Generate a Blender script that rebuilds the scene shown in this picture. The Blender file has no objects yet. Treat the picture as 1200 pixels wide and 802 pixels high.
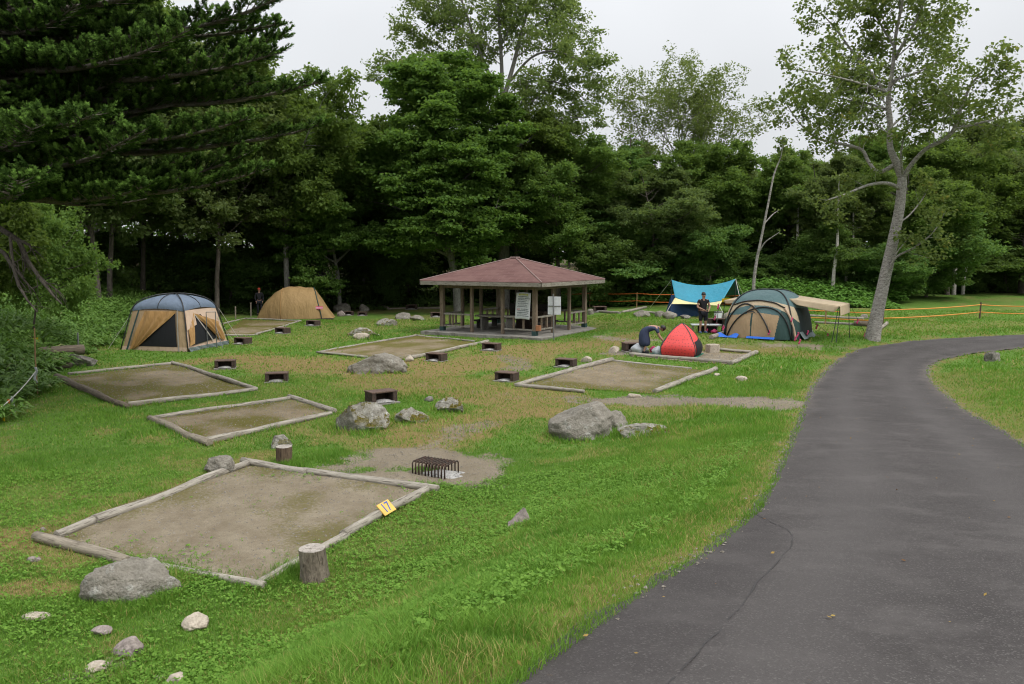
import bpy, bmesh, math, random
import numpy as np
from mathutils import Vector, Matrix

SC = bpy.context.scene
COL = SC.collection
random.seed(7)
PI = math.pi

# ------------------------------------------------------------------ camera model
F = 933.333
TH = math.atan(99 / F)
CT, ST = math.cos(TH), math.sin(TH)
EYE = 3.57

def ray(px, py):
    X = (px - 600) / F; Y = (401 - py) / F
    return X, CT + Y * ST, -ST + Y * CT

# ------------------------------------------------------------------ noise
def _hash(ix, iy, iz, seed):
    n = (ix * 374761393 + iy * 668265263 + iz * 2147483647 + seed * 974634217) & 0xFFFFFFFF
    n = ((n ^ (n >> 13)) * 1274126177) & 0xFFFFFFFF
    n = n ^ (n >> 16)
    return (n & 0xFFFF) / 65535.0

def vnoise(x, y, z=None, seed=0):
    x = np.asarray(x, float); y = np.asarray(y, float)
    z = np.zeros_like(x) if z is None else np.asarray(z, float)
    ix, iy, iz = np.floor(x).astype(np.int64), np.floor(y).astype(np.int64), np.floor(z).astype(np.int64)
    fx, fy, fz = x - ix, y - iy, z - iz
    fx = fx * fx * (3 - 2 * fx); fy = fy * fy * (3 - 2 * fy); fz = fz * fz * (3 - 2 * fz)
    r = 0
    for dx in (0, 1):
        wx = fx if dx else 1 - fx
        for dy in (0, 1):
            wy = fy if dy else 1 - fy
            for dz in (0, 1):
                wz = fz if dz else 1 - fz
                r = r + _hash(ix + dx, iy + dy, iz + dz, seed) * wx * wy * wz
    return r

def fbm(x, y, z=None, seed=0, octv=4):
    a, s, t = 1.0, 0, 0
    for o in range(octv):
        k = 2 ** o
        s = s + a * vnoise(np.asarray(x) * k + 17.3 * o, np.asarray(y) * k - 9.1 * o, None if z is None else np.asarray(z) * k + 3.7 * o, seed + o)
        t += a; a *= 0.5
    return s / t

def sstep(a, b, x):
    t = np.clip((np.asarray(x, float) - a) / (b - a), 0, 1)
    return t * t * (3 - 2 * t)

def dist_poly(x, y, pts):
    """distance to a polyline"""
    d = np.full(np.shape(x), 1e9)
    for (ax, ay), (bx, by) in zip(pts[:-1], pts[1:]):
        vx, vy = bx - ax, by - ay
        t = np.clip(((x - ax) * vx + (y - ay) * vy) / (vx * vx + vy * vy + 1e-9), 0, 1)
        d = np.minimum(d, np.hypot(x - ax - t * vx, y - ay - t * vy))
    return d

def inside_poly(x, y, pts):
    r = np.zeros(np.shape(x), bool)
    n = len(pts)
    for i in range(n):
        ax, ay = pts[i]; bx, by = pts[(i + 1) % n]
        c = ((ay > y) != (by > y)) & (x < (bx - ax) * (y - ay) / (by - ay + 1e-12) + ax)
        r ^= c
    return r

# ------------------------------------------------------------------ road and terrain
ROAD_L = [(-9, -28), (-5, -14), (-3, -6.5), (-1.3, -.8), (-.78, 1.5), (-.05, 3.09), (.77, 4.69), (1.43, 5.76), (2.27, 7.35), (3.1, 9.27), (4.38, 12.35), (6.3, 17.05),
          (7.92, 20.89), (9.52, 24.1), (11.43, 27.49), (13.11, 29.75), (15.15, 31.1), (17, 32.1), (20.9, 33.5), (26, 34.7), (36, 36.2), (60, 38.5), (110, 42)]
ROAD_R = [(-5.4, -28), (-1.6, -14.5), (.4, -7), (2.2, -1.6), (3.1, .8), (3.8, 2.5), (4.5, 4.2), (5.1, 5.6), (5.8, 7.2), (6.7, 9.4), (8.09, 12.35), (9.83, 17.05),
          (11.32, 20.89), (12.44, 23.55), (13.5, 25.49), (14.7, 27), (16.22, 28.3), (18, 29.4), (21, 30.6), (26, 31.7), (36, 33.1), (60, 35.3), (110, 38.6)]
ROAD_C = [((a + c) / 2, (b + d) / 2) for (a, b), (c, d) in zip(ROAD_L, ROAD_R)]
ZR = ([-40, -20, 0, 3, 5, 7.7, 12.6, 17.3, 22, 26, 29.4, 31.4, 36, 60], [3.2, 2.65, 2.05, 1.85, 1.5, 1.12, .62, .27, .08, .06, .12, .25, .36, .6])
ROAD_POLY = ROAD_L + ROAD_R[::-1]
EDGE_L = [(-9, 8), (-11.6, 18.7), (-14, 24.2), (-16.7, 32.4), (-19.5, 47.9), (-22, 60)]   # lawn edge to the bamboo grass

def H(x, y, noise=True):
    x = np.asarray(x, float); y = np.asarray(y, float)
    z = 0.36 * sstep(29.3, 31.3, y + .15 * np.sin(x * 1.3)) * sstep(2.6, 6.5, x)            # terrace of the big tent
    z = z + .55 * sstep(36, 62, y) * sstep(6, 16, x)                                        # meadow beyond the road
    z = z + .28 * np.exp(-(((x - 18) / 2.6) ** 2 + ((y - 37.0) / 1.5) ** 2))                # little mound
    ex = np.interp(y, [p[1] for p in EDGE_L], [p[0] for p in EDGE_L])
    z = z + 1.7 * sstep(0, 9, ex - x) + .03 * np.maximum(ex - x - 9, 0)
    z = z + 2.0 * sstep(60, 110, y)
    d = dist_poly(x, y, ROAD_C)
    ins = inside_poly(x, y, ROAD_POLY)
    dl = np.minimum(dist_poly(x, y, ROAD_L), dist_poly(x, y, ROAD_R))
    lat = np.where(ins, 0, dl)
    left = (dist_poly(x, y, ROAD_L) < dist_poly(x, y, ROAD_R))
    zr = np.interp(y, *ZR)
    w = np.where(left, 1 - sstep(0.25, 4.6, lat), 1 - sstep(3, 16, lat))
    w = np.where(ins, 1, w)
    w = w * (1 - sstep(28.5, 31.5, y) * np.where(ins, 0, sstep(0, 1.2, lat)))
    z = z * (1 - w) + zr * w
    z = z + np.where(ins, 0, np.where(left, .0, .10 * sstep(.1, 1.2, lat) + .25 * sstep(1, 6, lat)) * (1 - sstep(22, 27, y)))
    if noise:
        n = (fbm(x * .45, y * .45, seed=3, octv=3) - .5) * .14 + (fbm(x * .08, y * .08, seed=9, octv=2) - .5) * .12 * sstep(0, 10, np.abs(y - 20))
        z = z + n * sstep(0, 1.0, lat) * np.where(ins, 0, 1)
    return z

def h1(x, y):
    return float(H(np.array([x]), np.array([y]))[0])

def gp(px, py, dz=0.0):
    """the place on the ground seen at a pixel of the photograph"""
    X, Y, Z = ray(px, py)
    ts = np.concatenate([np.linspace(2.5, 60, 700), np.linspace(60.2, 140, 200)])
    hz = H(X * ts, Y * ts) + dz
    below = (EYE + Z * ts) <= hz
    i = int(np.argmax(below)) if below.any() else len(ts) - 1
    t = ts[i]
    if i > 0:
        a, b = ts[i - 1], ts[i]
        for _ in range(12):
            m = (a + b) / 2
            if EYE + Z * m <= h1(X * m, Y * m) + dz: b = m
            else: a = m
        t = b
    return Vector((X * t, Y * t, EYE + Z * t))

def at(px, py, d):
    X, Y, Z = ray(px, py)
    t = d / Y
    return Vector((X * t, d, EYE + Z * t))

# ------------------------------------------------------------------ materials
def new_mat(name):
    m = bpy.data.materials.new(name); m.use_nodes = True
    nt = m.node_tree
    return m, nt, nt.nodes['Principled BSDF']

def N(nt, typ, **kw):
    n = nt.nodes.new(typ)
    for k, v in kw.items(): setattr(n, k, v)
    return n

def L(nt, a, b): nt.links.new(a, b)

def c4(c): return (c[0], c[1], c[2], 1)

def coords(nt, stretch=(1, 1, 1), src='Object'):
    tc = N(nt, 'ShaderNodeTexCoord'); mp = N(nt, 'ShaderNodeMapping')
    mp.inputs['Scale'].default_value = stretch
    L(nt, tc.outputs[src], mp.inputs['Vector'])
    return mp.outputs['Vector']

def noise_fac(nt, vec, scale, detail=5, lo=.35, hi=.65, rough=.6):
    n = N(nt, 'ShaderNodeTexNoise'); n.inputs['Scale'].default_value = scale
    n.inputs['Detail'].default_value = detail; n.inputs['Roughness'].default_value = rough
    if vec is not None: L(nt, vec, n.inputs['Vector'])
    r = N(nt, 'ShaderNodeMapRange'); r.inputs['From Min'].default_value = lo; r.inputs['From Max'].default_value = hi
    r.clamp = True
    L(nt, n.outputs['Fac'], r.inputs['Value'])
    return r.outputs['Result'], n.outputs['Fac']

def mixc(nt, fac, a, b, blend='MIX'):
    m = N(nt, 'ShaderNodeMix', data_type='RGBA', blend_type=blend)
    if isinstance(fac, (int, float)): m.inputs[0].default_value = fac
    else: L(nt, fac, m.inputs[0])
    for s, v in ((6, a), (7, b)):
        if isinstance(v, (tuple, list)): m.inputs[s].default_value = c4(v)
        else: L(nt, v, m.inputs[s])
    return m.outputs[2]

def math_(nt, op, a, b=None, clamp=False):
    m = N(nt, 'ShaderNodeMath', operation=op); m.use_clamp = clamp
    for i, v in enumerate((a, b)):
        if v is None: continue
        if isinstance(v, (int, float)): m.inputs[i].default_value = v
        else: L(nt, v, m.inputs[i])
    return m.outputs[0]

def bump(nt, bs, height, strength=.4, dist=.02):
    b = N(nt, 'ShaderNodeBump'); b.inputs['Strength'].default_value = strength; b.inputs['Distance'].default_value = dist
    L(nt, height, b.inputs['Height']); L(nt, b.outputs['Normal'], bs.inputs['Normal'])

def attr(nt, name):
    a = N(nt, 'ShaderNodeAttribute'); a.attribute_name = name
    return a.outputs['Fac']

def surf(name, cols, scale=4, stretch=(1, 1, 1), rough=.8, bmp=.4, bdist=.01, fine=30, metal=0, spec=.3):
    """mottled surface: two or three colours broken up by noise, bumped"""
    m, nt, bs = new_mat(name)
    v = coords(nt, stretch)
    f1, raw = noise_fac(nt, v, scale)
    f2, raw2 = noise_fac(nt, v, fine, 4, .4, .62)
    col = mixc(nt, f1, cols[0], cols[1])
    if len(cols) > 2:
        f3, _ = noise_fac(nt, v, scale * 2.7, 6, .52, .66)
        col = mixc(nt, f3, col, cols[2])
    dk = mixc(nt, .22, col, (0, 0, 0))
    col = mixc(nt, f2, dk, col)
    L(nt, col, bs.inputs['Base Color'])
    bs.inputs['Roughness'].default_value = rough; bs.inputs['Metallic'].default_value = metal
    bs.inputs['Specular IOR Level'].default_value = spec
    h = math_(nt, 'ADD', raw, math_(nt, 'MULTIPLY', raw2, .5))
    bump(nt, bs, h, bmp, bdist)
    return m

def fabric(name, col, rough=.7, weave=0.0, trans=.15, wr=.5):
    m, nt, bs = new_mat(name)
    v = coords(nt)
    f, raw = noise_fac(nt, v, 2.2, 4, .3, .7)
    c = mixc(nt, f, tuple(x * .86 for x in col), col)
    L(nt, c, bs.inputs['Base Color']); bs.inputs['Roughness'].default_value = rough
    bs.inputs['Specular IOR Level'].default_value = .3
    _, r2 = noise_fac(nt, coords(nt, (1, 1, .35)), 3.2, 4)
    bump(nt, bs, r2, min(1, wr * 1.6), .09)
    if trans:
        out = nt.nodes['Material Output']
        tr = N(nt, 'ShaderNodeBsdfTranslucent'); L(nt, c, tr.inputs['Color'])
        mx = N(nt, 'ShaderNodeMixShader'); mx.inputs[0].default_value = trans
        L(nt, bs.outputs[0], mx.inputs[1]); L(nt, tr.outputs[0], mx.inputs[2]); L(nt, mx.outputs[0], out.inputs['Surface'])
    return m

def plain(name, col, rough=.6, metal=0, spec=.4):
    m, nt, bs = new_mat(name)
    v = coords(nt)
    f, raw = noise_fac(nt, v, 9, 5, .3, .7)
    L(nt, mixc(nt, f, tuple(x * .82 for x in col), col), bs.inputs['Base Color'])
    bs.inputs['Roughness'].default_value = rough; bs.inputs['Metallic'].default_value = metal
    bs.inputs['Specular IOR Level'].default_value = spec
    return m

def leafmat(name, a, b, c=None, trans=.35, rough=.6, objvar=.35, spec=.12):
    """each leaf gets its own shade between a and b (attribute rnd), each plant a slight shift of its own"""
    m, nt, bs = new_mat(name)
    r = attr(nt, 'rnd')
    col = mixc(nt, r, a, b)
    if c is not None:
        g = math_(nt, 'GREATER_THAN', r, .93)
        col = mixc(nt, g, col, c)
    oi = N(nt, 'ShaderNodeObjectInfo')
    hs = N(nt, 'ShaderNodeHueSaturation')
    L(nt, math_(nt, 'ADD', .487, math_(nt, 'MULTIPLY', oi.outputs['Random'], .026)), hs.inputs['Hue'])
    L(nt, math_(nt, 'ADD', 1 - objvar / 2, math_(nt, 'MULTIPLY', oi.outputs['Random'], objvar)), hs.inputs['Value'])
    L(nt, col, hs.inputs['Color'])
    L(nt, hs.outputs['Color'], bs.inputs['Base Color'])
    bs.inputs['Roughness'].default_value = rough; bs.inputs['Specular IOR Level'].default_value = spec
    tr = N(nt, 'ShaderNodeBsdfTranslucent')
    tc = mixc(nt, .5, hs.outputs['Color'], (a[0] * 1.9, a[1] * 1.6, a[2] * .6))
    L(nt, tc, tr.inputs['Color'])
    mx = N(nt, 'ShaderNodeMixShader'); mx.inputs[0].default_value = trans
    out = nt.nodes['Material Output']
    L(nt, bs.outputs[0], mx.inputs[1]); L(nt, tr.outputs[0], mx.inputs[2]); L(nt, mx.outputs[0], out.inputs['Surface'])
    return m

M = {}
M['log'] = surf('weathered_log_wood', [(.225, .20, .165), (.37, .34, .285), (.10, .085, .066)], 3, (.5, 6, 6), .85, .6, .012, 22)
M['log_dark'] = surf('dark_log_wood', [(.10, .08, .06), (.19, .155, .115), (.06, .045, .033)], 3, (.5, 6, 6), .85, .6, .012, 22)
M['log_mid'] = surf('grey_log_wood', [(.2, .17, .13), (.31, .27, .21), (.12, .1, .075)], 3, (.5, 6, 6), .85, .6, .012, 22)
M['bark_stump'] = surf('stump_bark', [(.13, .105, .08), (.25, .21, .165), (.07, .055, .04)], 6, (2.2, 2.2, .7), .9, 1, .03, 40)
M['bark_brown'] = surf('brown_stump_bark', [(.10, .065, .042), (.17, .12, .08), (.05, .033, .024)], 9, (2.6, 2.6, .35), .9, 1, .03, 40)
M['cut'] = surf('cut_wood', [(.28, .25, .22), (.40, .36, .32), (.17, .145, .12)], 6, (1, 1, 1), .85, .4, .006, 40)
M['rock_'] = surf('grey_stone', [(.13, .125, .11), (.23, .22, .195), (.085, .08, .07)], 2.6, (1, 1, 1), .9, .9, .03, 22)
M['rock_moss_'] = surf('mossy_stone', [(.19, .18, .155), (.30, .29, .26), (.085, .075, .02)], 3.2, (1, 1, 1), .92, .9, .03, 22)
M['rock_pale'] = surf('pale_stone', [(.36, .31, .25), (.47, .41, .33), (.24, .20, .155)], 4, (1, 1, 1), .9, .9, .02, 30)
M['rock_purple'] = surf('purplish_stone', [(.22, .18, .165), (.33, .285, .26), (.12, .095, .09)], 4, (1, 1, 1), .9, .9, .02, 30)
M['rock_dark'] = surf('dark_stone', [(.15, .14, .12), (.23, .215, .19), (.08, .072, .06)], 4, (1, 1, 1), .9, .9, .02, 30)
M['rust'] = surf('rusty_iron', [(.095, .06, .046), (.14, .09, .068), (.045, .032, .026)], 7, (1, 1, 1), .8, .5, .004, 40)
M['rust_dark'] = surf('sooty_iron', [(.028, .021, .018), (.06, .036, .027), (.09, .045, .03)], 7, (1, 1, 1), .8, .5, .004, 40)
M['soot'] = surf('sooty_brick', [(.04, .030, .025), (.075, .054, .043), (.095, .06, .046)], 9, (1, 1, 1), .95, .5, .006, 40)
M['ash'] = surf('pale_ash', [(.26, .25, .235), (.42, .41, .39), (.13, .125, .12)], 9, (1, 1, 1), .95, .7, .02, 40)
M['conc'] = surf('worn_concrete', [(.22, .205, .18), (.30, .285, .255), (.15, .135, .115)], 1.4, (1, 1, 1), .9, .3, .005, 30)
M['wood_post'] = surf('pavilion_post_wood', [(.17, .125, .09), (.25, .195, .145), (.11, .08, .056)], 5, (3, 3, .4), .8, .5, .008, 25)
M['wood_grey'] = surf('grey_rail_wood', [(.23, .21, .175), (.32, .30, .26), (.15, .13, .10)], 4, (1, 1, 1), .85, .4, .006, 25)
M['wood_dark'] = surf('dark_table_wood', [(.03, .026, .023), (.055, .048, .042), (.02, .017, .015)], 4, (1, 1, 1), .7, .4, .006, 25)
M['fascia'] = surf('weathered_fascia_wood', [(.22, .20, .165), (.31, .285, .24), (.13, .11, .085)], 3, (.6, .6, 4), .85, .4, .006, 22)
M['metal_grey'] = plain('galvanised_steel', (.22, .225, .23), .45, .6)
M['black_pole'] = plain('black_pole', (.02, .021, .022), .45)
M['white'] = plain('white_paint', (.62, .64, .66), .6)
M['white_bag'] = fabric('white_plastic', (.68, .70, .72), .35, 0, .3, 1)
M['pink'] = fabric('pink_ribbon', (.75, .09, .24), .6, 0, .3)
M['orange_rope'] = plain('orange_rope', (.70, .17, .035), .7)
M['yellow_rope'] = plain('orange_yellow_rope', (.72, .27, .05), .7)
M['white_rope'] = plain('white_rope', (.55, .54, .50), .8)
M['stake'] = surf('stake_wood', [(.30, .19, .09), (.42, .28, .14)], 6, (4, 4, .6), .8, .3, .004, 25)
M['stake_dark'] = surf('dark_stake_wood', [(.07, .045, .035), (.13, .08, .06)], 6, (4, 4, .6), .8, .3, .004, 25)
M['skin'] = plain('skin', (.36, .20, .14), .55)
M['hair'] = plain('black_hair', (.012, .011, .011), .5)
M['black_cloth'] = fabric('black_cloth', (.013, .013, .016), .85, 0, 0)
M['navy_cloth'] = fabric('navy_cloth', (.035, .045, .085), .85, 0, 0, 1)
M['dark_cloth'] = fabric('charcoal_cloth', (.016, .017, .024), .85, 0, 0)
M['blue_cloth'] = fabric('faded_blue_cloth', (.07, .11, .2), .85, 0, 0)
M['red_cloth'] = fabric('red_cloth', (.55, .07, .04), .8, 0, .1)
M['t_beige'] = fabric('beige_tent_fabric', (.46, .325, .195), .75, 0, .18)
M['t_pale'] = fabric('pale_tent_fabric', (.62, .46, .345), .75, 0, .18)
M['t_cream'] = fabric('cream_tent_fabric', (.62, .50, .34), .75, 0, .25)
M['t_tan'] = fabric('tan_curtain_fabric', (.42, .245, .095), .75, 0, .12)
M['t_brown'] = fabric('khaki_brown_tent_fabric', (.35, .23, .10), .72, 0, .12, .9)
M['t_blue'] = fabric('slate_blue_tent_fabric', (.135, .175, .235), .7, 0, .1)
M['t_teal'] = fabric('dark_teal_tent_fabric', (.035, .075, .070), .6, 0, .1)
M['t_tealp'] = fabric('pale_teal_tent_fabric', (.095, .17, .175), .55, 0, .12)
M['t_mesh'] = fabric('black_insect_screen', (.012, .013, .016), .8, 0, .0, .2)
M['t_dkmesh'] = fabric('dark_side_screen', (.02, .03, .034), .7, 0, .0, .2)
M['t_greygreen'] = fabric('grey_green_skirt', (.16, .20, .20), .6, 0, .1, 1)
M['t_bluesheet'] = fabric('blue_groundsheet', (.02, .13, .55), .45, 0, .1, 1)
M['t_greensheet'] = fabric('green_groundsheet', (.02, .17, .11), .5, 0, .1, 1)
M['t_turq'] = fabric('turquoise_tarp', (.045, .31, .44), .55, 0, .3)
M['t_turqd'] = fabric('dark_turquoise_tarp', (.02, .14, .19), .55, 0, .25)
M['t_yellow'] = fabric('pale_yellow_tarp', (.78, .72, .38), .55, 0, .3)
M['t_yelb'] = fabric('yellow_cloth', (.80, .58, .02), .6, 0, .3)
M['t_navy'] = fabric('navy_blue_tent_fabric', (.018, .055, .14), .6, 0, .1)
M['t_rust'] = fabric('rust_tent_fabric', (.26, .075, .03), .7, 0, .1)
M['t_strap'] = fabric('grey_webbing', (.30, .28, .25), .8, 0, 0)
M['sign_yellow'] = plain('yellow_number_plate', (.72, .44, .10), .6)
M['sign_blue'] = plain('blue_paint', (.03, .10, .42), .6)
M['ink'] = plain('printed_ink', (.11, .13, .14), .8)
M['ink_red'] = plain('red_ink', (.5, .10, .10), .8)
M['ink_green'] = plain('yellow_green_ink', (.52, .52, .12), .8)
M['logo_red'] = plain('red_logo', (.62, .03, .07), .7)
M['terracotta'] = plain('orange_box_wood', (.40, .17, .08), .7)
M['trunk_dark'] = surf('dark_tree_bark', [(.075, .062, .05), (.14, .12, .10), (.045, .036, .03)], 5, (2, 2, .5), .9, .8, .02, 24)
M['trunk_grey'] = surf('grey_tree_bark', [(.17, .16, .145), (.27, .26, .235), (.10, .09, .08)], 5, (2, 2, .5), .9, .7, .02, 24)
M['trunk_pale'] = surf('pale_birch_bark', [(.40, .37, .33), (.54, .51, .46), (.18, .155, .13)], 4, (2, 2, 3), .8, .5, .012, 20)
M['birch'] = surf('silver_birch_bark', [(.24, .22, .195), (.40, .38, .35), (.07, .058, .05)], 3.2, (1.6, 1.6, 4.5), .85, 1, .03, 16)
M['fir_bark'] = surf('fir_bark', [(.10, .085, .07), (.17, .15, .13), (.06, .05, .04)], 5, (2, 2, 2), .9, .7, .012, 24)

def rockmat(name, base, light, dark, lichen, moss=None, mossamt=.0):
    m, nt, bs = new_mat(name); v = coords(nt)
    f1, r1 = noise_fac(nt, v, 2.2, 7, .36, .64, .65); f2, r2 = noise_fac(nt, v, 9, 7, .42, .6, .7); f3, r3 = noise_fac(nt, v, 34, 5, .45, .6)
    c = mixc(nt, f1, base, light); c = mixc(nt, math_(nt, 'MULTIPLY', f2, .55), c, dark)
    f4, _ = noise_fac(nt, v, 5.5, 8, .56, .62, .75); c = mixc(nt, math_(nt, 'MULTIPLY', f4, .75), c, lichen)
    c = mixc(nt, math_(nt, 'MULTIPLY', f3, .35), c, dark)
    if moss:
        f5, _ = noise_fac(nt, v, 3.6, 8, .60 - mossamt, .63 - mossamt, .72)
        g = N(nt, 'ShaderNodeNewGeometry'); sx = N(nt, 'ShaderNodeSeparateXYZ'); L(nt, g.outputs['Normal'], sx.inputs[0])
        upm = N(nt, 'ShaderNodeMapRange'); upm.inputs['From Min'].default_value = -.1; upm.inputs['From Max'].default_value = .5; L(nt, sx.outputs['Z'], upm.inputs['Value'])
        c = mixc(nt, math_(nt, 'MULTIPLY', f5, upm.outputs['Result']), c, mixc(nt, f3, moss, tuple(x * .5 for x in moss)))
    L(nt, c, bs.inputs['Base Color']); bs.inputs['Roughness'].default_value = .95; bs.inputs['Specular IOR Level'].default_value = .12
    bump(nt, bs, math_(nt, 'ADD', math_(nt, 'ADD', r1, math_(nt, 'MULTIPLY', r2, .6)), math_(nt, 'MULTIPLY', r3, .35)), 1.0, .07)
    return m
M['rock'] = rockmat('grey_stone', (.225, .205, .17), (.30, .28, .24), (.12, .108, .088), (.36, .355, .32), (.13, .12, .04), -.03)
M['rock_moss'] = rockmat('mossy_stone', (.27, .255, .215), (.38, .365, .325), (.11, .10, .08), (.50, .50, .47), (.125, .105, .02), .10)

# dark red dots on the pop-up tent, with the black window band
m, nt, bs = new_mat('red_dotted_fabric')
vo = N(nt, 'ShaderNodeTexVoronoi', voronoi_dimensions='2D'); vo.inputs['Scale'].default_value = 10.0; vo.inputs['Randomness'].default_value = .6
L(nt, N(nt, 'ShaderNodeUVMap').outputs['UV'], vo.inputs['Vector'])
dt = N(nt, 'ShaderNodeMapRange'); dt.inputs['From Min'].default_value = .14; dt.inputs['From Max'].default_value = .20
L(nt, vo.outputs['Distance'], dt.inputs['Value'])
L(nt, mixc(nt, dt.outputs['Result'], (.28, .028, .026), (.62, .05, .045)), bs.inputs['Base Color'])
bs.inputs['Roughness'].default_value = .5
M['t_red'] = m

# roof: rows of reddish brown shingles
m, nt, bs = new_mat('red_brown_shingles')
uvn = N(nt, 'ShaderNodeUVMap')
br = N(nt, 'ShaderNodeTexBrick'); br.inputs['Scale'].default_value = 1.0
br.inputs['Brick Width'].default_value = .9; br.inputs['Row Height'].default_value = .22; br.inputs['Mortar Size'].default_value = .012
br.inputs['Color1'].default_value = c4((.075, .034, .032)); br.inputs['Color2'].default_value = c4((.112, .055, .050)); br.inputs['Mortar'].default_value = c4((.16, .10, .09))
L(nt, uvn.outputs['UV'], br.inputs['Vector'])
f, raw = noise_fac(nt, uvn.outputs['UV'], 1.2, 5, .3, .7)
L(nt, mixc(nt, f, br.outputs['Color'], (.15, .085, .075)), bs.inputs['Base Color'])
bs.inputs['Roughness'].default_value = .85; bs.inputs['Specular IOR Level'].default_value = .15
bump(nt, bs, br.outputs['Fac'], .5, .01)
M['shingle'] = m

LEAF = {
    'maple': leafmat('maple_leaves', (.088, .172, .035), (.15, .25, .06), None, .55, objvar=.2),
    'broad': leafmat('broadleaf_leaves', (.095, .165, .036), (.16, .245, .062), None, .55),
    'dull': leafmat('dull_green_leaves', (.10, .155, .05), (.165, .225, .08), (.19, .23, .09), .55),
    'sparse': leafmat('grey_green_leaves', (.12, .175, .055), (.19, .25, .09), None, .55),
    'birch': leafmat('birch_leaves', (.10, .145, .04), (.175, .235, .075), (.23, .22, .06), .55),
    'bright': leafmat('bright_green_leaves', (.08, .19, .022), (.15, .29, .045), None, .42),
    'sasa': leafmat('bamboo_grass_leaves', (.085, .19, .035), (.17, .30, .07), (.26, .30, .12), .35, .5, spec=.25),
    'under': leafmat('undergrowth_leaves', (.09, .16, .04), (.145, .235, .066), None, .55),
    'weed': leafmat('bright_weed_leaves', (.08, .19, .03), (.15, .30, .06), None, .35),
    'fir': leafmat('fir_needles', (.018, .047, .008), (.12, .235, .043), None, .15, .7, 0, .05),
    'grass': leafmat('grass_blades', (.078, .178, .022), (.21, .36, .055), (.38, .31, .12), .42, .6, 0),
    'clover': leafmat('clover_leaves', (.078, .195, .024), (.16, .315, .05), None, .38, .6, 0),
}
CLOUD_LO, CLOUD_UP, SUN_E, EXPO = 5.6, 15.5, 1.5, 0.50

# ------------------------------------------------------------------ object helpers
def tag(o, label=None, cat=None, group=None, kind=None):
    if label: o['label'] = label
    if cat: o['category'] = cat
    if group: o['group'] = group
    if kind: o['kind'] = kind
    return o

def empty(name, loc=(0, 0, 0), rz=0, label=None, cat=None, group=None):
    o = bpy.data.objects.new(name, None); COL.objects.link(o)
    o.location = loc; o.rotation_euler = (0, 0, rz); o.empty_display_size = .2
    return tag(o, label, cat, group)

class MB:
    """collects shapes, then links them as ONE mesh object"""
    def __init__(s): s.v = []; s.f = []; s.uv = None
    def add(s, vs, fs):
        n = len(s.v); s.v += [tuple(v) for v in vs]; s.f += [tuple(i + n for i in f) for f in fs]; return s
    def box(s, c, size, rz=0, mtx=None):
        hx, hy, hz = size[0] / 2, size[1] / 2, size[2] / 2
        R = Matrix.Rotation(rz, 3, 'Z') if mtx is None else mtx
        vs = [Vector(c) + R @ Vector((x * hx, y * hy, z * hz)) for z in (-1, 1) for y in (-1, 1) for x in (-1, 1)]
        return s.add(vs, [(0, 2, 3, 1), (4, 5, 7, 6), (0, 1, 5, 4), (2, 6, 7, 3), (1, 3, 7, 5), (0, 4, 6, 2)])
    def beam(s, a, b, w, h):
        """box from a to b, w wide, h high"""
        a, b = Vector(a), Vector(b); d = b - a
        x = d.normalized(); up = Vector((0, 0, 1)) if abs(x.z) < .95 else Vector((1, 0, 0))
        y = up.cross(x).normalized(); z = x.cross(y)
        return s.box((a + b) / 2, (d.length, w, h), mtx=Matrix((x, y, z)).transposed())
    def tube(s, pts, r, sides=8, caps=True):
        pts = [Vector(p) for p in pts]; n = len(pts)
        rs = r if hasattr(r, '__len__') else [r] * n
        base = len(s.v); u = None
        for i, p in enumerate(pts):
            t = (pts[min(i + 1, n - 1)] - pts[max(i - 1, 0)])
            t = t.normalized() if t.length > 1e-9 else Vector((0, 0, 1))
            if u is None: u = t.orthogonal().normalized()
            else:
                u = u - t * u.dot(t)
                u = u.normalized() if u.length > 1e-6 else t.orthogonal().normalized()
            w = t.cross(u)
            for k in range(sides):
                a = 2 * PI * k / sides
                s.v.append(tuple(p + (u * math.cos(a) + w * math.sin(a)) * rs[i]))
        for i in range(n - 1):
            for k in range(sides):
                k2 = (k + 1) % sides
                s.f.append((base + i * sides + k, base + i * sides + k2, base + (i + 1) * sides + k2, base + (i + 1) * sides + k))
        if caps:
            s.f.append(tuple(base + k for k in range(sides))[::-1]); s.f.append(tuple(base + (n - 1) * sides + k for k in range(sides)))
        return s
    def grid(s, fn, nu, nv):
        b = len(s.v)
        for j in range(nv + 1):
            for i in range(nu + 1): s.v.append(tuple(fn(i / nu, j / nv)))
        for j in range(nv):
            for i in range(nu):
                a = b + j * (nu + 1) + i
                s.f.append((a, a + 1, a + nu + 2, a + nu + 1))
        return s
    def build(s, name, mat, parent=None, smooth=False, loc=None, solid=0, bevel=0):
        me = bpy.data.meshes.new(name); me.from_pydata(s.v, [], s.f); me.validate(); me.update()
        if mat is not None: me.materials.append(mat)
        if smooth: me.shade_smooth()
        o = bpy.data.objects.new(name, me); COL.objects.link(o)
        if parent is not None: o.parent = parent
        if loc is not None: o.location = loc
        if solid:
            md = o.modifiers.new('thickness', 'SOLIDIFY'); md.thickness = solid; md.offset = 0
        if bevel:
            md = o.modifiers.new('edge', 'BEVEL'); md.width = bevel; md.segments = 2; md.limit_method = 'ANGLE'
        return o

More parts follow.
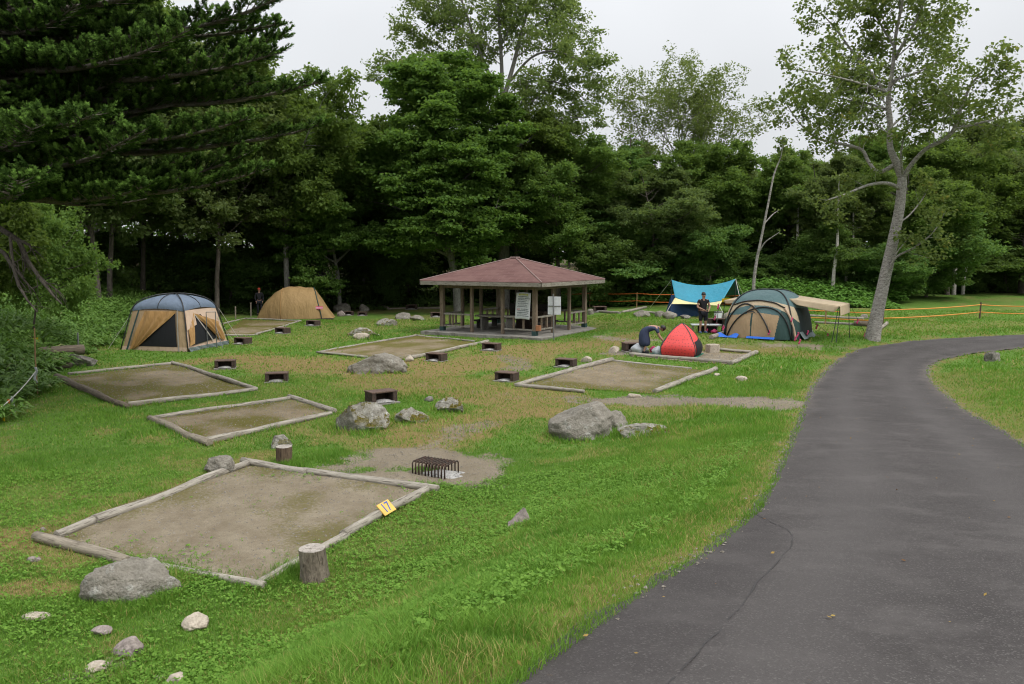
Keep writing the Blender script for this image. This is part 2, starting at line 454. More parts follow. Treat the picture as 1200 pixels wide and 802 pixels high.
def np_mesh(name, verts, faces_list, mat, rnd=None, smooth=False, parent=None, loc=None, attrs=None, link=True):
    """verts (n,3); faces_list: list of (k,m) index arrays"""
    me = bpy.data.meshes.new(name)
    me.vertices.add(len(verts)); me.vertices.foreach_set('co', np.asarray(verts, np.float32).ravel())
    idx = np.concatenate([f.ravel() for f in faces_list]).astype(np.int32)
    tot = np.concatenate([np.full(len(f), f.shape[1]) for f in faces_list])
    st = np.concatenate([[0], np.cumsum(tot)[:-1]]).astype(np.int32)
    me.loops.add(len(idx)); me.loops.foreach_set('vertex_index', idx)
    me.polygons.add(len(tot)); me.polygons.foreach_set('loop_start', st)
    me.polygons.foreach_set('use_smooth', np.full(len(tot), smooth))
    me.update(calc_edges=True)
    if rnd is not None:
        a = me.attributes.new('rnd', 'FLOAT', 'FACE'); a.data.foreach_set('value', np.asarray(rnd, np.float32))
    for k, v in (attrs or {}).items():
        a = me.attributes.new(k, 'FLOAT', 'POINT'); a.data.foreach_set('value', np.asarray(v, np.float32))
    me.materials.append(mat)
    if not link: return me
    o = bpy.data.objects.new(name, me); COL.objects.link(o)
    if parent is not None: o.parent = parent
    if loc is not None: o.location = loc
    return o

_tc = {}
def text_mesh(txt, size):
    """flat lettering as a mesh in the local XY plane, centred"""
    cu = bpy.data.curves.new('lettering', 'FONT'); cu.body = txt; cu.size = size; cu.align_x = 'CENTER'; cu.align_y = 'CENTER'
    cu.extrude = .002; cu.resolution_u = 3
    o = bpy.data.objects.new('lettering', cu); COL.objects.link(o)
    me = bpy.data.meshes.new_from_object(o.evaluated_get(bpy.context.evaluated_depsgraph_get()))
    bpy.data.objects.remove(o); bpy.data.curves.remove(cu)
    return me

def text_obj(name, txt, size, mat, mtx, parent):
    me = text_mesh(txt, size); me.materials.clear(); me.materials.append(mat)
    o = bpy.data.objects.new(name, me); COL.objects.link(o); o.parent = parent
    o.matrix_local = mtx
    return o

def frame(origin, x, up):
    """matrix whose local X runs along x, local Y as near to up as can be"""
    x = Vector(x).normalized(); z = x.cross(Vector(up)).normalized(); y = z.cross(x)
    m = Matrix((x, y, z)).transposed().to_4x4(); m.translation = Vector(origin)
    return m

# ------------------------------------------------------------------ masks of the ground (bare soil, dry grass)
def W(*pp): return [tuple(gp(*p)[:2]) for p in pp]
DIRT = [(W((400, 548), (450, 542), (520, 540), (548, 545)), .8, .9), (W((420, 560), (505, 562), (555, 555)), .7, .9), (W((500, 530), (530, 508), (575, 495)), .5, .62),
        (W((700, 470), (780, 470), (870, 472), (915, 474)), .85, .82), (W((640, 468), (700, 468)), .5, .45),
        (W((700, 394), (740, 400), (800, 404), (880, 404), (985, 408), (1010, 410)), .45, .75),
        (W((380, 434), (430, 440), (500, 452), (600, 466), (660, 468)), .6, .42), (W((590, 418), (610, 425), (600, 436)), .5, .55),
        (W((10, 500), (50, 490)), .5, .4), (W((60, 468), (30, 478)), .3, .45),
        (W((275, 400), (350, 408), (420, 400)), .8, .25), (W((540, 424), (600, 415), (640, 412)), .7, .3), (W((530, 550), (560, 560), (540, 575)), .3, .5),
        (W((100, 640), (150, 610), (200, 588), (280, 555)), .3, .35), (W((110, 790), (75, 800)), .3, .5), (W((735, 412), (720, 415)), .5, .7),
        (W((690, 395), (712, 392)), .5, .7), (W((250, 436), (335, 450)), .4, .3)]
DRY = [(W((90, 650), (200, 590), (300, 535)), .45, .8), (W((320, 500), (420, 520), (470, 530)), .5, .7), (W((590, 445), (690, 470), (800, 480)), 1.0, .8), (W((-30, 636), (50, 630)), .45, 1.0), (W((20, 690), (75, 692)), .22, 1.0), (W((500, 520), (560, 500), (640, 478)), .9, 1.0), (W((270, 422), (400, 432), (480, 446), (620, 470)), 2.1, 1.0), (W((330, 400), (420, 385), (500, 372)), 3.0, .55), (W((520, 430), (620, 410), (720, 400)), 2.4, .95), (W((480, 500), (560, 490), (640, 480)), 1.5, 1.0),
       (W((830, 408), (900, 412), (985, 420)), 1.2, .8), (W((240, 378), (340, 384)), 2, .4), (W((700, 376), (790, 385), (830, 395)), 2.0, .5), (W((100, 610), (0, 650)), .6, .6),
       (W((960, 385), (1010, 390)), 1.5, .6), (W((1020, 392), (1100, 385), (1190, 380)), 1.5, .5), (W((0, 600), (100, 560), (200, 540)), .8, .35),
       (W((1100, 440), (1130, 470), (1200, 510)), 1.0, .6), (W((450, 365), (560, 362), (680, 360)), 3, .6)]
FOREST_EDGE = ([-60, -22, -19, -14, -8, 0, 8, 14, 20, 30, 60], [44, 50, 50.5, 52, 57, 62, 60, 56, 57, 60, 62])
def masks(x, y):
    n1 = fbm(x * .9, y * .9, seed=21, octv=4); n2 = fbm(x * 2.7, y * 2.7, seed=33, octv=3)
    d = np.zeros(np.shape(x)); g = np.zeros(np.shape(x))
    for pts, w, s in DIRT:
        r = dist_poly(x, y, pts) / w + (n1 - .5) * 1.7 + (n2 - .5) * .8
        d = np.maximum(d, s * (1 - sstep(.25, 1.45, r)))
    for pts, w, s in DRY:
        r = dist_poly(x, y, pts) / w + (n1 - .5) * 1.6 + (n2 - .5) * .8
        g = np.maximum(g, s * (1 - sstep(.3, 1.4, r)))
    e = np.minimum(dist_poly(x, y, ROAD_L), dist_poly(x, y, ROAD_R))
    ins = inside_poly(x, y, ROAD_POLY)
    g = np.maximum(g, np.where(ins, 0, .8 * (1 - sstep(.02, .5, e + (n2 - .5) * .6))))
    d = np.maximum(d, np.where(ins & (e > .10), .9, .5 * (1 - sstep(.0, .10, e + (n2 - .5) * .25))))
    g = np.maximum(g, .45 * sstep(.5, .72, fbm(x * .35, y * .35, seed=77, octv=3)))
    g = np.maximum(g, .6 * sstep(.54, .74, fbm(x * 1.3 + 4, y * 1.3, seed=78, octv=4)))
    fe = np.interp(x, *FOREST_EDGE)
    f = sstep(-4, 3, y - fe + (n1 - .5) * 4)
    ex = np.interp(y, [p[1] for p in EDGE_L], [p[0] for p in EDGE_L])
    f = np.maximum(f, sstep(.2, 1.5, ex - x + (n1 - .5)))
    return d, g, f

# ------------------------------------------------------------------ ground sheet
def axis(lo, hi, d0, growth, centre=0.0, flat=12.0):
    p = [centre]; x = centre; d = d0
    while x < hi:
        if x - centre > flat: d *= growth
        x += d; p.append(x)
    q = []; x = centre; d = d0
    while x > lo:
        if centre - x > flat: d *= growth
        x -= d; q.append(x)
    return np.array(q[::-1] + p)
gx = axis(-260, 260, .14, 1.035, 0, 14); gy = axis(-40, 420, .14, 1.028, 10, 8)
GX, GY = np.meshgrid(gx, gy)
GZ = H(GX, GY)
insd = inside_poly(GX, GY, ROAD_POLY); ed = np.minimum(dist_poly(GX, GY, ROAD_L), dist_poly(GX, GY, ROAD_R))
GZ = GZ - np.where(insd, .05 * sstep(.0, .25, ed), 0)
d_, g_, f_ = masks(GX, GY)
nu, nv = len(gx), len(gy)
ii = (np.arange(nv - 1)[:, None] * nu + np.arange(nu - 1)[None, :]).ravel()
faces = np.stack([ii, ii + 1, ii + nu + 1, ii + nu], 1)
m, nt, bs = new_mat('lawn_soil')
v = coords(nt)
fa, _ = noise_fac(nt, v, .8, 6, .35, .65); fb, rb = noise_fac(nt, v, 14, 5, .35, .65); fc, rc = noise_fac(nt, v, 60, 3, .35, .65)
ga = mixc(nt, fa, (.070, .142, .022), (.10, .19, .032)); ga = mixc(nt, fb, mixc(nt, .35, ga, (.02, .035, .008)), ga); ga = mixc(nt, math_(nt, 'MULTIPLY', fc, .5), ga, (.14, .235, .045))
dry = mixc(nt, fb, (.165, .12, .045), (.215, .165, .07))
soil = mixc(nt, fa, (.20, .168, .12), (.28, .24, .18)); soil = mixc(nt, math_(nt, 'MULTIPLY', fc, .6), soil, (.12, .095, .066))
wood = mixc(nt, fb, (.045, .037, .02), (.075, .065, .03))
ad, ag, af = attr(nt, 'dirt'), attr(nt, 'dry'), attr(nt, 'wood')
kd = N(nt, 'ShaderNodeMapRange'); kd.inputs['From Min'].default_value = .42; kd.inputs['From Max'].default_value = .72
_, rm = noise_fac(nt, v, 2.6, 6, .3, .7, .7)
L(nt, math_(nt, 'ADD', ad, math_(nt, 'ADD', math_(nt, 'MULTIPLY', math_(nt, 'SUBTRACT', rb, .5), 1.1), math_(nt, 'MULTIPLY', math_(nt, 'SUBTRACT', rm, .5), 1.3))), kd.inputs['Value'])
kg = N(nt, 'ShaderNodeMapRange'); kg.inputs['From Min'].default_value = .2; kg.inputs['From Max'].default_value = .95
L(nt, math_(nt, 'ADD', ag, math_(nt, 'MULTIPLY', math_(nt, 'SUBTRACT', rb, .5), .9)), kg.inputs['Value'])
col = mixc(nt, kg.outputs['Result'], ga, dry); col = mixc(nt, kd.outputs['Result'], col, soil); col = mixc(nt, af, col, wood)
L(nt, col, bs.inputs['Base Color']); bs.inputs['Roughness'].default_value = .95; bs.inputs['Specular IOR Level'].default_value = .1
bump(nt, bs, math_(nt, 'ADD', rb, math_(nt, 'MULTIPLY', rc, .6)), .8, .05)
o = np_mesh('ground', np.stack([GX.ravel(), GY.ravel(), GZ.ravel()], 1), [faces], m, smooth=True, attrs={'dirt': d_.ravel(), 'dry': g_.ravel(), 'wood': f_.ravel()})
tag(o, kind='structure')

# ------------------------------------------------------------------ asphalt road
def resample(pts, n):
    p = np.array(pts, float); s = np.concatenate([[0], np.cumsum(np.hypot(*np.diff(p, axis=0).T))])
    # smooth (Catmull-like through cubic interpolation of the arc length)
    u = np.linspace(0, 1, n)
    t = np.interp(u, np.linspace(0, 1, len(p)), np.arange(len(p)))
    i = np.clip(t.astype(int), 0, len(p) - 2); f = (t - i)[:, None]
    p0 = p[np.clip(i - 1, 0, len(p) - 1)]; p1 = p[i]; p2 = p[i + 1]; p3 = p[np.clip(i + 2, 0, len(p) - 1)]
    return .5 * ((2 * p1) + (-p0 + p2) * f + (2 * p0 - 5 * p1 + 4 * p2 - p3) * f ** 2 + (-p0 + 3 * p1 - 3 * p2 + p3) * f ** 3)
nL = 1100; nW = 34
RL, RR = resample(ROAD_L, nL), resample(ROAD_R, nL)
u = np.linspace(0, 1, nW)[None, :, None]
jl = (fbm(RL[:, 0] * 2.2, RL[:, 1] * 2.2, seed=5, octv=5) - .52)[:, None, None] * .22
jr = (fbm(RR[:, 0] * 2.2, RR[:, 1] * 2.2, seed=6, octv=4) - .58)[:, None, None] * .22
dirn = (RR - RL); dirn /= np.linalg.norm(dirn, axis=1)[:, None]
P = (RL[:, None, :] + dirn[:, None, :] * jl) * (1 - u) + (RR[:, None, :] + dirn[:, None, :] * jr) * u
PX, PY = P[..., 0], P[..., 1]
PZ = H(PX, PY, False) + .006
crown = .03 * (1 - (2 * np.linspace(0, 1, nW)[None, :] - 1) ** 2)
PZ = PZ + crown
ii = (np.arange(nL - 1)[:, None] * nW + np.arange(nW - 1)[None, :]).ravel()
faces = np.stack([ii, ii + 1, ii + nW + 1, ii + nW], 1)
# the re-laid patch on the left edge near the camera
SEAM = [tuple(gp(*p)[:2]) for p in ((872, 596), (900, 612), (930, 634), (890, 686), (850, 735), (815, 775), (780, 812))]
patch_poly = SEAM + [(-.6, 2.6), (-.6, 5.5), (1.5, 8)]
pt = inside_poly(PX, PY, patch_poly).astype(float)
m, nt, bs = new_mat('old_asphalt')
v = coords(nt)
fa, ra = noise_fac(nt, v, .55, 5, .3, .7); fb, rb = noise_fac(nt, v, 5, 5, .35, .65); fc, rc = noise_fac(nt, v, 140, 2, .42, .60)
col = mixc(nt, fa, (.044, .040, .0385), (.068, .062, .0595)); col = mixc(nt, math_(nt, 'MULTIPLY', fb, .35), col, (.050, .044, .044))
vo = N(nt, 'ShaderNodeTexVoronoi'); vo.inputs['Scale'].default_value = 120; L(nt, v, vo.inputs['Vector'])
sp = N(nt, 'ShaderNodeMapRange'); sp.inputs['From Min'].default_value = .82; sp.inputs['From Max'].default_value = .95
cs = N(nt, 'ShaderNodeSeparateColor'); L(nt, vo.outputs['Color'], cs.inputs[0]); L(nt, cs.outputs[0], sp.inputs['Value'])
col = mixc(nt, math_(nt, 'MULTIPLY', sp.outputs['Result'], .38), col, (.18, .17, .16))
sp2 = N(nt, 'ShaderNodeMapRange'); sp2.inputs['From Min'].default_value = .25; sp2.inputs['From Max'].default_value = .1
L(nt, cs.outputs[1], sp2.inputs['Value'])
col = mixc(nt, math_(nt, 'MULTIPLY', sp2.outputs['Result'], .6), col, (.045, .04, .04))
f6, _ = noise_fac(nt, v, 1.7, 7, .50, .68, .7); col = mixc(nt, math_(nt, 'MULTIPLY', f6, .5), col, (.098, .090, .086))
f7, _ = noise_fac(nt, v, .9, 8, .56, .64, .75); col = mixc(nt, math_(nt, 'MULTIPLY', f7, .45), col, (.036, .032, .031))
col = mixc(nt, math_(nt, 'MULTIPLY', attr(nt, 'track'), .35), col, (.092, .085, .082))
col = mixc(nt, math_(nt, 'MULTIPLY', attr(nt, 'patch'), .25), col, (.035, .031, .032))
col = mixc(nt, math_(nt, 'MULTIPLY', attr(nt, 'edge'), .5), col, (.13, .115, .10))
L(nt, col, bs.inputs['Base Color']); bs.inputs['Roughness'].default_value = .9; bs.inputs['Specular IOR Level'].default_value = .15
bump(nt, bs, math_(nt, 'ADD', rc, vo.outputs['Distance']), .55, .006)
en = np.minimum(np.linspace(0, 1, nW), np.linspace(1, 0, nW))[None, :] * 3.4
edge = (1 - sstep(0, .35, en + (fbm(PX * 3, PY * 3, seed=8) - .5) * .4)) * sstep(10, 22, PY)
edge = np.maximum(edge, .35 * (1 - sstep(0, .15, en + 0 * PX)))
uu = np.linspace(0, 1, nW)[None, :] + 0 * PX
trk = np.exp(-((uu - .27) / .10) ** 2) + np.exp(-((uu - .73) / .10) ** 2)
o = np_mesh('road', np.stack([PX.ravel(), PY.ravel(), PZ.ravel()], 1), [faces], m, smooth=True, attrs={'patch': pt.ravel(), 'edge': edge.ravel(), 'track': trk.ravel()})
tag(o, kind='structure')
# seam of the patch: a thin tar line
b = MB(); sm = resample(SEAM, 120)
sm += (np.stack([vnoise(sm[:, 0] * 4, sm[:, 1] * 4, seed=2), vnoise(sm[:, 0] * 4, sm[:, 1] * 4, seed=4)], 1) - .5) * .035
def road_z(x, y):
    i = int(np.argmin(np.hypot(PX.ravel() - x, PY.ravel() - y))); return float(PZ.ravel()[i])
for k in range(len(sm)):
    a = sm[max(k - 1, 0)]; c = sm[min(k + 1, len(sm) - 1)]; t = (c - a) / np.linalg.norm(c - a); n = np.array([-t[1], t[0]])
    w = .0015 + .0035 * vnoise(k * .35, 0, seed=11)
    for sgn in (-1, 1):
        q = sm[k] + n * w * sgn; b.v.append((q[0], q[1], road_z(*sm[k]) + .004))
    if k: b.f.append((2 * k - 2, 2 * k - 1, 2 * k + 1, 2 * k))
tag(b.build('road_seam', plain('tar', (.03, .027, .027), .7)), kind='structure')

# ------------------------------------------------------------------ tent pads edged with logs
RNG = np.random.default_rng(5)
def log_piece(a, b, r0, r1, name, mat, parent, lift=.6, seed=0, capmat=True):
    """one log lying from a to b (world points on the ground); built along its own X axis"""
    a, b = Vector(a), Vector(b); ln = (b - a).length
    n = max(5, int(ln / .22)); mb = MB(); sides = 12
    pts = []; rs = []
    for i in range(n + 1):
        t = i / n
        pts.append((t * ln, (vnoise(t * ln * .9, seed * 3.1, seed=1) - .5) * .07, (vnoise(t * ln * .9, seed * 7.7, seed=2) - .5) * .04))
        rs.append((r0 * (1 - t) + r1 * t) * (.9 + .2 * float(vnoise(t * ln * 1.7, seed * 5.3, seed=3))))
    pts = [(-.002, pts[0][1], pts[0][2])] + pts + [(ln + .002, pts[-1][1], pts[-1][2])]
    rs = [.84 * q for q in [rs[0] * .9] + rs + [rs[-1] * .9]]
    mb.tube(pts, rs, sides)
    q = np.array(mb.v); k = (fbm(q[:, 0] * 1.2, q[:, 1] * 16 + seed, q[:, 2] * 16, seed=4, octv=3) - .5) * .035
    mb.v = [(x, y * (1 + kk / r0 * .7), z * (1 + kk / r0 * .7)) for (x, y, z), kk in zip(q, k)]
    o = mb.build(name, mat, parent, smooth=True)
    d = (b - a).normalized(); yv = Vector((0, 0, 1)).cross(d).normalized(); zv = d.cross(yv)
    mw = Matrix((d, yv, zv)).transposed().to_4x4(); mw.translation = a + Vector((0, 0, lift * r0))
    base = parent.location if parent is not None else Vector((0, 0, 0))
    mw.translation = mw.translation - base
    o.matrix_local = mw
    return o

def soil_mat(name, a, b, moss, mossf):
    m, nt, bs = new_mat(name); v = coords(nt)
    fa, ra = noise_fac(nt, v, 1.6, 9, .38, .62, .72); fb, rb = noise_fac(nt, v, 22, 4, .35, .65); fc, rc = noise_fac(nt, v, 90, 2, .4, .62)
    c = mixc(nt, fa, a, b); c = mixc(nt, math_(nt, 'MULTIPLY', fc, .45), c, tuple(x * .6 for x in a))
    k = N(nt, 'ShaderNodeMapRange'); k.inputs['From Min'].default_value = .42; k.inputs['From Max'].default_value = .68
    L(nt, math_(nt, 'ADD', attr(nt, 'moss'), math_(nt, 'MULTIPLY', math_(nt, 'SUBTRACT', rb, .5), .8)), k.inputs['Value'])
    c = mixc(nt, math_(nt, 'MULTIPLY', k.outputs['Result'], mossf), c, mixc(nt, fb, tuple(x * .75 for x in moss), moss))
    L(nt, c, bs.inputs['Base Color']); bs.inputs['Roughness'].default_value = .95; bs.inputs['Specular IOR Level'].default_value = .1
    bump(nt, bs, math_(nt, 'ADD', math_(nt, 'ADD', rb, rc), math_(nt, 'MULTIPLY', ra, 1.5)), 1.0, .03)
    return m
M['soil_grey'] = soil_mat('packed_grey_soil', (.24, .195, .135), (.345, .295, .215), (.16, .14, .05), .85)
M['soil_moss'] = soil_mat('mossy_brown_soil', (.22, .172, .105), (.315, .26, .18), (.145, .130, .034), .95)

PADS = []   # polygons, for the grass
def pad(corners, logs, label, soil, mossbase, bed=True):
    """corners: four pixels; logs: (pixel a, pixel b, radius a, radius b, material)"""
    P4 = [gp(*c) for c in corners]
    c = sum(P4, Vector()) / 4; c.z = h1(c.x, c.y)
    e = empty('tent_pad', c, 0, label, 'tent pad', 'log edged tent pads on the lawn')
    if bed:
        PADS.append([(p.x, p.y) for p in P4])
        n = 36; g1 = np.linspace(0, 1, n + 1); U, Wv = np.meshgrid(g1, g1); U = U.ravel(); Wv = Wv.ravel()
        q = [np.array(p[:]) for p in P4]
        pp = (q[0][None] * ((1 - U) * (1 - Wv))[:, None] + q[1][None] * (U * (1 - Wv))[:, None] + q[2][None] * (U * Wv)[:, None] + q[3][None] * ((1 - U) * Wv)[:, None])
        pp[:, 2] = H(pp[:, 0], pp[:, 1]) + .016
        edge = np.minimum(np.minimum(U, 1 - U), np.minimum(Wv, 1 - Wv))
        ms = mossbase + .45 * (1 - np.minimum(edge / .22, 1)) + (fbm(pp[:, 0] * .7, pp[:, 1] * .7, seed=40) - .5) * 1.5
        vs = pp - np.array(c[:])[None]
        ii = (np.arange(n)[:, None] * (n + 1) + np.arange(n)[None, :]).ravel()
        np_mesh('soil_bed', np.array(vs), [np.stack([ii, ii + 1, ii + n + 2, ii + n + 1], 1)], M[soil], smooth=True, parent=e, attrs={'moss': ms})
    for k, (a, b2, r0, r1, mt) in enumerate(logs):
        log_piece(gp(*a), gp(*b2), r0, r1, 'border_log', M[mt], e, .55, seed=len(PADS) * 9 + k)
    return e
pA = pad([(40, 632), (290, 545), (510, 572), (305, 688)],
    [((68, 632), (113, 613), .075, .08, 'log'), ((112, 614), (292, 546), .085, .075, 'log'), ((286, 543), (360, 556), .07, .075, 'log'), ((355, 555), (513, 577), .075, .085, 'log'),
     ((40, 634), (150, 662), .085, .075, 'log_mid'), ((150, 660), (310, 690), .06, .05, 'log'), ((303, 688), (405, 630), .06, .075, 'log'), ((404, 631), (502, 575), .075, .085, 'log')],
    'nearest tent pad of bare grey soil, with the yellow number 17 plate on its log', 'soil_grey', .08)
pB = pad([(68, 443), (205, 427), (302, 457), (150, 478)],
    [((80, 440), (205, 427), .07, .06, 'log'), ((203, 427), (300, 458), .085, .075, 'log'), ((302, 458), (150, 477), .07, .085, 'log'), ((150, 479), (66, 444), .085, .13, 'log_dark')],
    'mossy brown tent pad in front of the blue-roofed tent, dark log on its near side', 'soil_moss', .55)
pC = pad([(177, 491), (345, 468), (390, 483), (242, 523)],
    [((180, 491), (340, 468), .06, .06, 'log'), ((338, 467), (392, 484), .085, .085, 'log'), ((388, 486), (242, 520), .07, .085, 'log'), ((246, 523), (175, 492), .09, .085, 'log_mid')],
    'mossy brown tent pad just left of the mossy boulder, between two other log edged pads', 'soil_moss', .45)
pD = pad([(372, 414), (488, 394), (572, 403), (478, 422)],
    [((376, 413), (488, 394), .05, .06, 'log'), ((488, 394), (556, 401), .05, .05, 'log'), ((572, 402), (482, 421), .10, .08, 'log'), ((372, 414), (430, 420), .06, .06, 'log')],
    'brown tent pad behind the big flat boulder, before the pavilion', 'soil_moss', .5)
pE = pad([(605, 453), (718, 423), (838, 436), (765, 462)],
    [((606, 453), (662, 438), .085, .095, 'log'), ((661, 438), (718, 423), .095, .085, 'log'), ((718, 424), (810, 433), .06, .05, 'log'), ((768, 461), (838, 434), .085, .10, 'log'), ((603, 453), (685, 461), .075, .06, 'log')],
    'brown tent pad behind the biggest boulder, with a pale log at its right end', 'soil_moss', .32)
pF = pad([(737, 418), (858, 428), (886, 415), (775, 406)],
    [((738, 417), (858, 427), .10, .09, 'log'), ((857, 428), (885, 415), .10, .11, 'log'), ((832, 410), (880, 414), .07, .07, 'log')],
    'tent pad with the small red tent standing on it', 'soil_grey', .12)
pG = pad([(254, 394), (285, 375), (353, 377), (302, 393)],
    [((262, 380), (287, 374), .06, .06, 'log'), ((287, 374), (352, 377), .06, .06, 'log'), ((353, 377), (300, 393), .06, .07, 'log'), ((256, 394), (302, 393), .05, .05, 'log')],
    'grassy tent pad between the blue-roofed tent and the brown tent', 'soil_moss', .62)

# number plate 17 lying on the pad's log
pl = gp(452, 604); pl.z += .13
e1 = gp(442, 602); e2 = gp(462, 598)
xa = (gp(470, 596) - gp(446, 609)); xa.z = 0; xa.normalize()
ya = Vector((-xa.y, xa.x, 0)) * .72 + Vector((0, 0, .69)); 
fm = frame(pl - pA.location + Vector((.02, -.06, .0)), xa, ya)
b = MB().box((0, 0, 0), (.31, .19, .012)); o = b.build('number_plate', M['sign_yellow'], pA); o.matrix_local = fm
me = text_mesh('17', .21); me.materials.clear(); me.materials.append(M['sign_blue'])
t = bpy.data.objects.new('digits', me); COL.objects.link(t); t.parent = o; t.location = (0, 0, .008)

# single edging logs of pads farther off
def edging(pa, pb, r, label, mat='log'):
    a, c = gp(*pa), gp(*pb)
    o = log_piece(a, c, r, r, 'edging_log', M[mat], None, .5, seed=pa[0])
    return tag(o, label, 'log', 'single edging logs at the back of the lawn')
edging((440, 358), (455, 363), .13, 'short dark edging log at the forest edge, slanting towards the camera', 'log_mid')
edging((455, 363), (520, 362), .10, 'long thin grey edging log under the trees left of the pavilion', 'log_mid')
edging((700, 366), (726, 368), .09, 'pale edging log beside the far hearth right of the pavilion')
edging((728, 367), (757, 361), .10, 'pale edging log ending at the foot of the left tarp guy rope')
edging((757, 367), (772, 368), .09, 'short pale edging log between the rocks before the turquoise tarp')
edging((834, 398), (858, 389), .12, 'pale log lying left of the green and beige dome tent')
edging((940, 371), (1012, 375), .09, 'long pale edging log on the far side of the pad behind the birch')
edging((955, 379), (1000, 381), .08, 'thin pale edging log right of the green and beige dome tent')
edging((1001, 381.5), (1017, 382.5), .17, 'short thick dark log lying left of the big birch trunk', 'log_dark')
edging((1031, 387), (1039, 380), .09, 'stubby pale log leaning out right of the big birch trunk')

# ------------------------------------------------------------------ brick hearths
def make_hearth(loc, rz, s=1.0, first=[]):
    """low fireplace: ash slab, two side blocks, back block, rusty plate over the top; the mouth faces local -Y"""
    e = empty('fire_hearth', loc, rz)
    if not first:
        e.scale = (s * .80, s * .80, s * .78)
        b = MB().box((0, -.06, .01), (.82, .62, .05)); b.build('base_slab', M['conc'], e, bevel=.01)
        for sx in (-1, 1):
            b = MB().box((sx * .32, .0, .17), (.13, .48, .27)); b.build('side_block', M['soot'], e, bevel=.012)
        b = MB().box((0, .19, .17), (.505, .085, .265)); b.build('back_block', M['rust_dark'], e, bevel=.01)
        b = MB().box((0, 0, .325), (.79, .50, .04)); b.build('top_plate', M['rust'], e, bevel=.008)
        b = MB().grid(lambda u, w: ((u - .5) * .5, (w - .75) * .5, .05 + .05 * math.sin(u * PI) * math.sin(w * PI) + .02 * random.random()), 8, 8); b.build('ash', M['ash'], e, smooth=True)
        first.append(e)
    else:
        e.scale = (s * .80, s * .80, s * .78)
        for ch in first[0].children:
            c2 = ch.copy(); COL.objects.link(c2); c2.parent = e
    return e
HEARTH = [  # base pixel, turn, size, label
    ((261.5, 433), 12, 1.0, 'rusty hearth just beyond the far right corner of the mossy pad, behind another hearth'),
    ((322, 448.5), 10, 1.0, 'rusty hearth with an open mouth beside the right corner of the mossy brown pad'),
    ((283, 404), -32, 1.05, 'rusty hearth on pale slab just right of the blue-roofed tent'),
    ((330, 391.5), -34, 1.05, 'rusty hearth touching the log of the grassy pad near the brown tent'),
    ((366, 382.5), -28, 1.05, 'small rusty hearth on the grass just under the right end of the brown tent'),
    ((445, 474), 35, 1.1, 'dark hearth with reddish top right behind the mossy boulder'),
    ((511, 424), -30, 1.05, 'dark hearth standing at the near log of the pad behind the big flat boulder'),
    ((576, 411.5), -25, 1.05, 'dark hearth at the log end nearest the front corner of the pavilion'),
    ((594, 448), -28, 1.0, 'dark reddish hearth left of the corner of the pad behind the biggest boulder'),
    ((664, 431), -26, 1.0, 'dark reddish hearth halfway along the pale log, beside a small light rock'),
    ((703, 366), 5, 1.3, 'far brown hearth by the orange rope right of the pavilion'),
    ((743, 413), 10, 1.25, 'black hearth left of the person bending over the bags'),
    ((482, 363), 0, 1.2, 'dim dark hearth under the trees at the long thin edging log'),
    ((511, 372), 0, 1.1, 'dim dark hearth in the shade left of the pavilion floor'),
    ((408, 370), 0, .9, 'little dark hearth right of the brown tent, left of a second one'),
    ((424, 370.5), 0, .9, 'little dark hearth second from the brown tent, before a grey rock'),
    ((841, 382.5), 0, 1.25, 'dark hearth under the left awning of the green and beige dome tent'),
]
for (px, rz, s, lab) in HEARTH:
    p = gp(*px); e = make_hearth((p.x, p.y + .22, h1(p.x, p.y + .22)), math.radians(rz), s)
    tag(e, lab, 'hearth', 'hearths beside the tent pads')

# iron grate made of bent bars near pad 17, over a heap of ash
g0 = gp(510, 556)
e = empty('iron_fire_grate', (g0.x, g0.y + .05, h1(g0.x, g0.y)), math.radians(-28), 'rusty iron grate of bent bars over white ash, by the log corner', 'fire grate')
wG, dG, hG = .64, .42, .215
for k in range(11):
    x = -wG / 2 + wG * k / 10
    b = MB().tube([(x, -dG / 2, .0), (x, -dG / 2, hG - .03), (x, -dG / 2 + .03, hG), (x, dG / 2 - .03, hG), (x, dG / 2, hG - .03), (x, dG / 2, .0)], .0125, 6)
    b.build('bent_bar', M['rust_dark'], e, smooth=True)
for y in (-.13, .13):
    MB().tube([(-wG / 2 - .01, y, hG - .022), (wG / 2 + .01, y, hG - .022)], .011, 6).build('cross_bar', M['rust'], e, smooth=True)
def heap(u, w):
    a, r = u * 2 * PI, w; x, y = r * math.cos(a), r * math.sin(a); k = .75 + .5 * float(vnoise(math.cos(a) * 2.2 + 5, math.sin(a) * 2.2, seed=6))
    return (x * .40 * k + .10, y * .27 * k, -.015 + .08 * (1 - r) ** 1.2 + .03 * float(fbm(x * 4, y * 4, seed=2)) * (1 - r * .9))
def heap_(u, w):
    x, y = (u - .5) * 2, (w - .5) * 2
    r = math.hypot(x, y)
    return (x * .52 + .12, y * .36, -.02 + .10 * max(0, 1 - r) ** .8 + .03 * float(fbm(x * 4, y * 4, seed=2)))
tag(MB().grid(heap, 40, 14).build('ash_heap', M['ash'], None, smooth=True, loc=(g0.x, g0.y + .02, h1(g0.x, g0.y) + .0)), 'heap of white ash under the iron grate', 'ash')

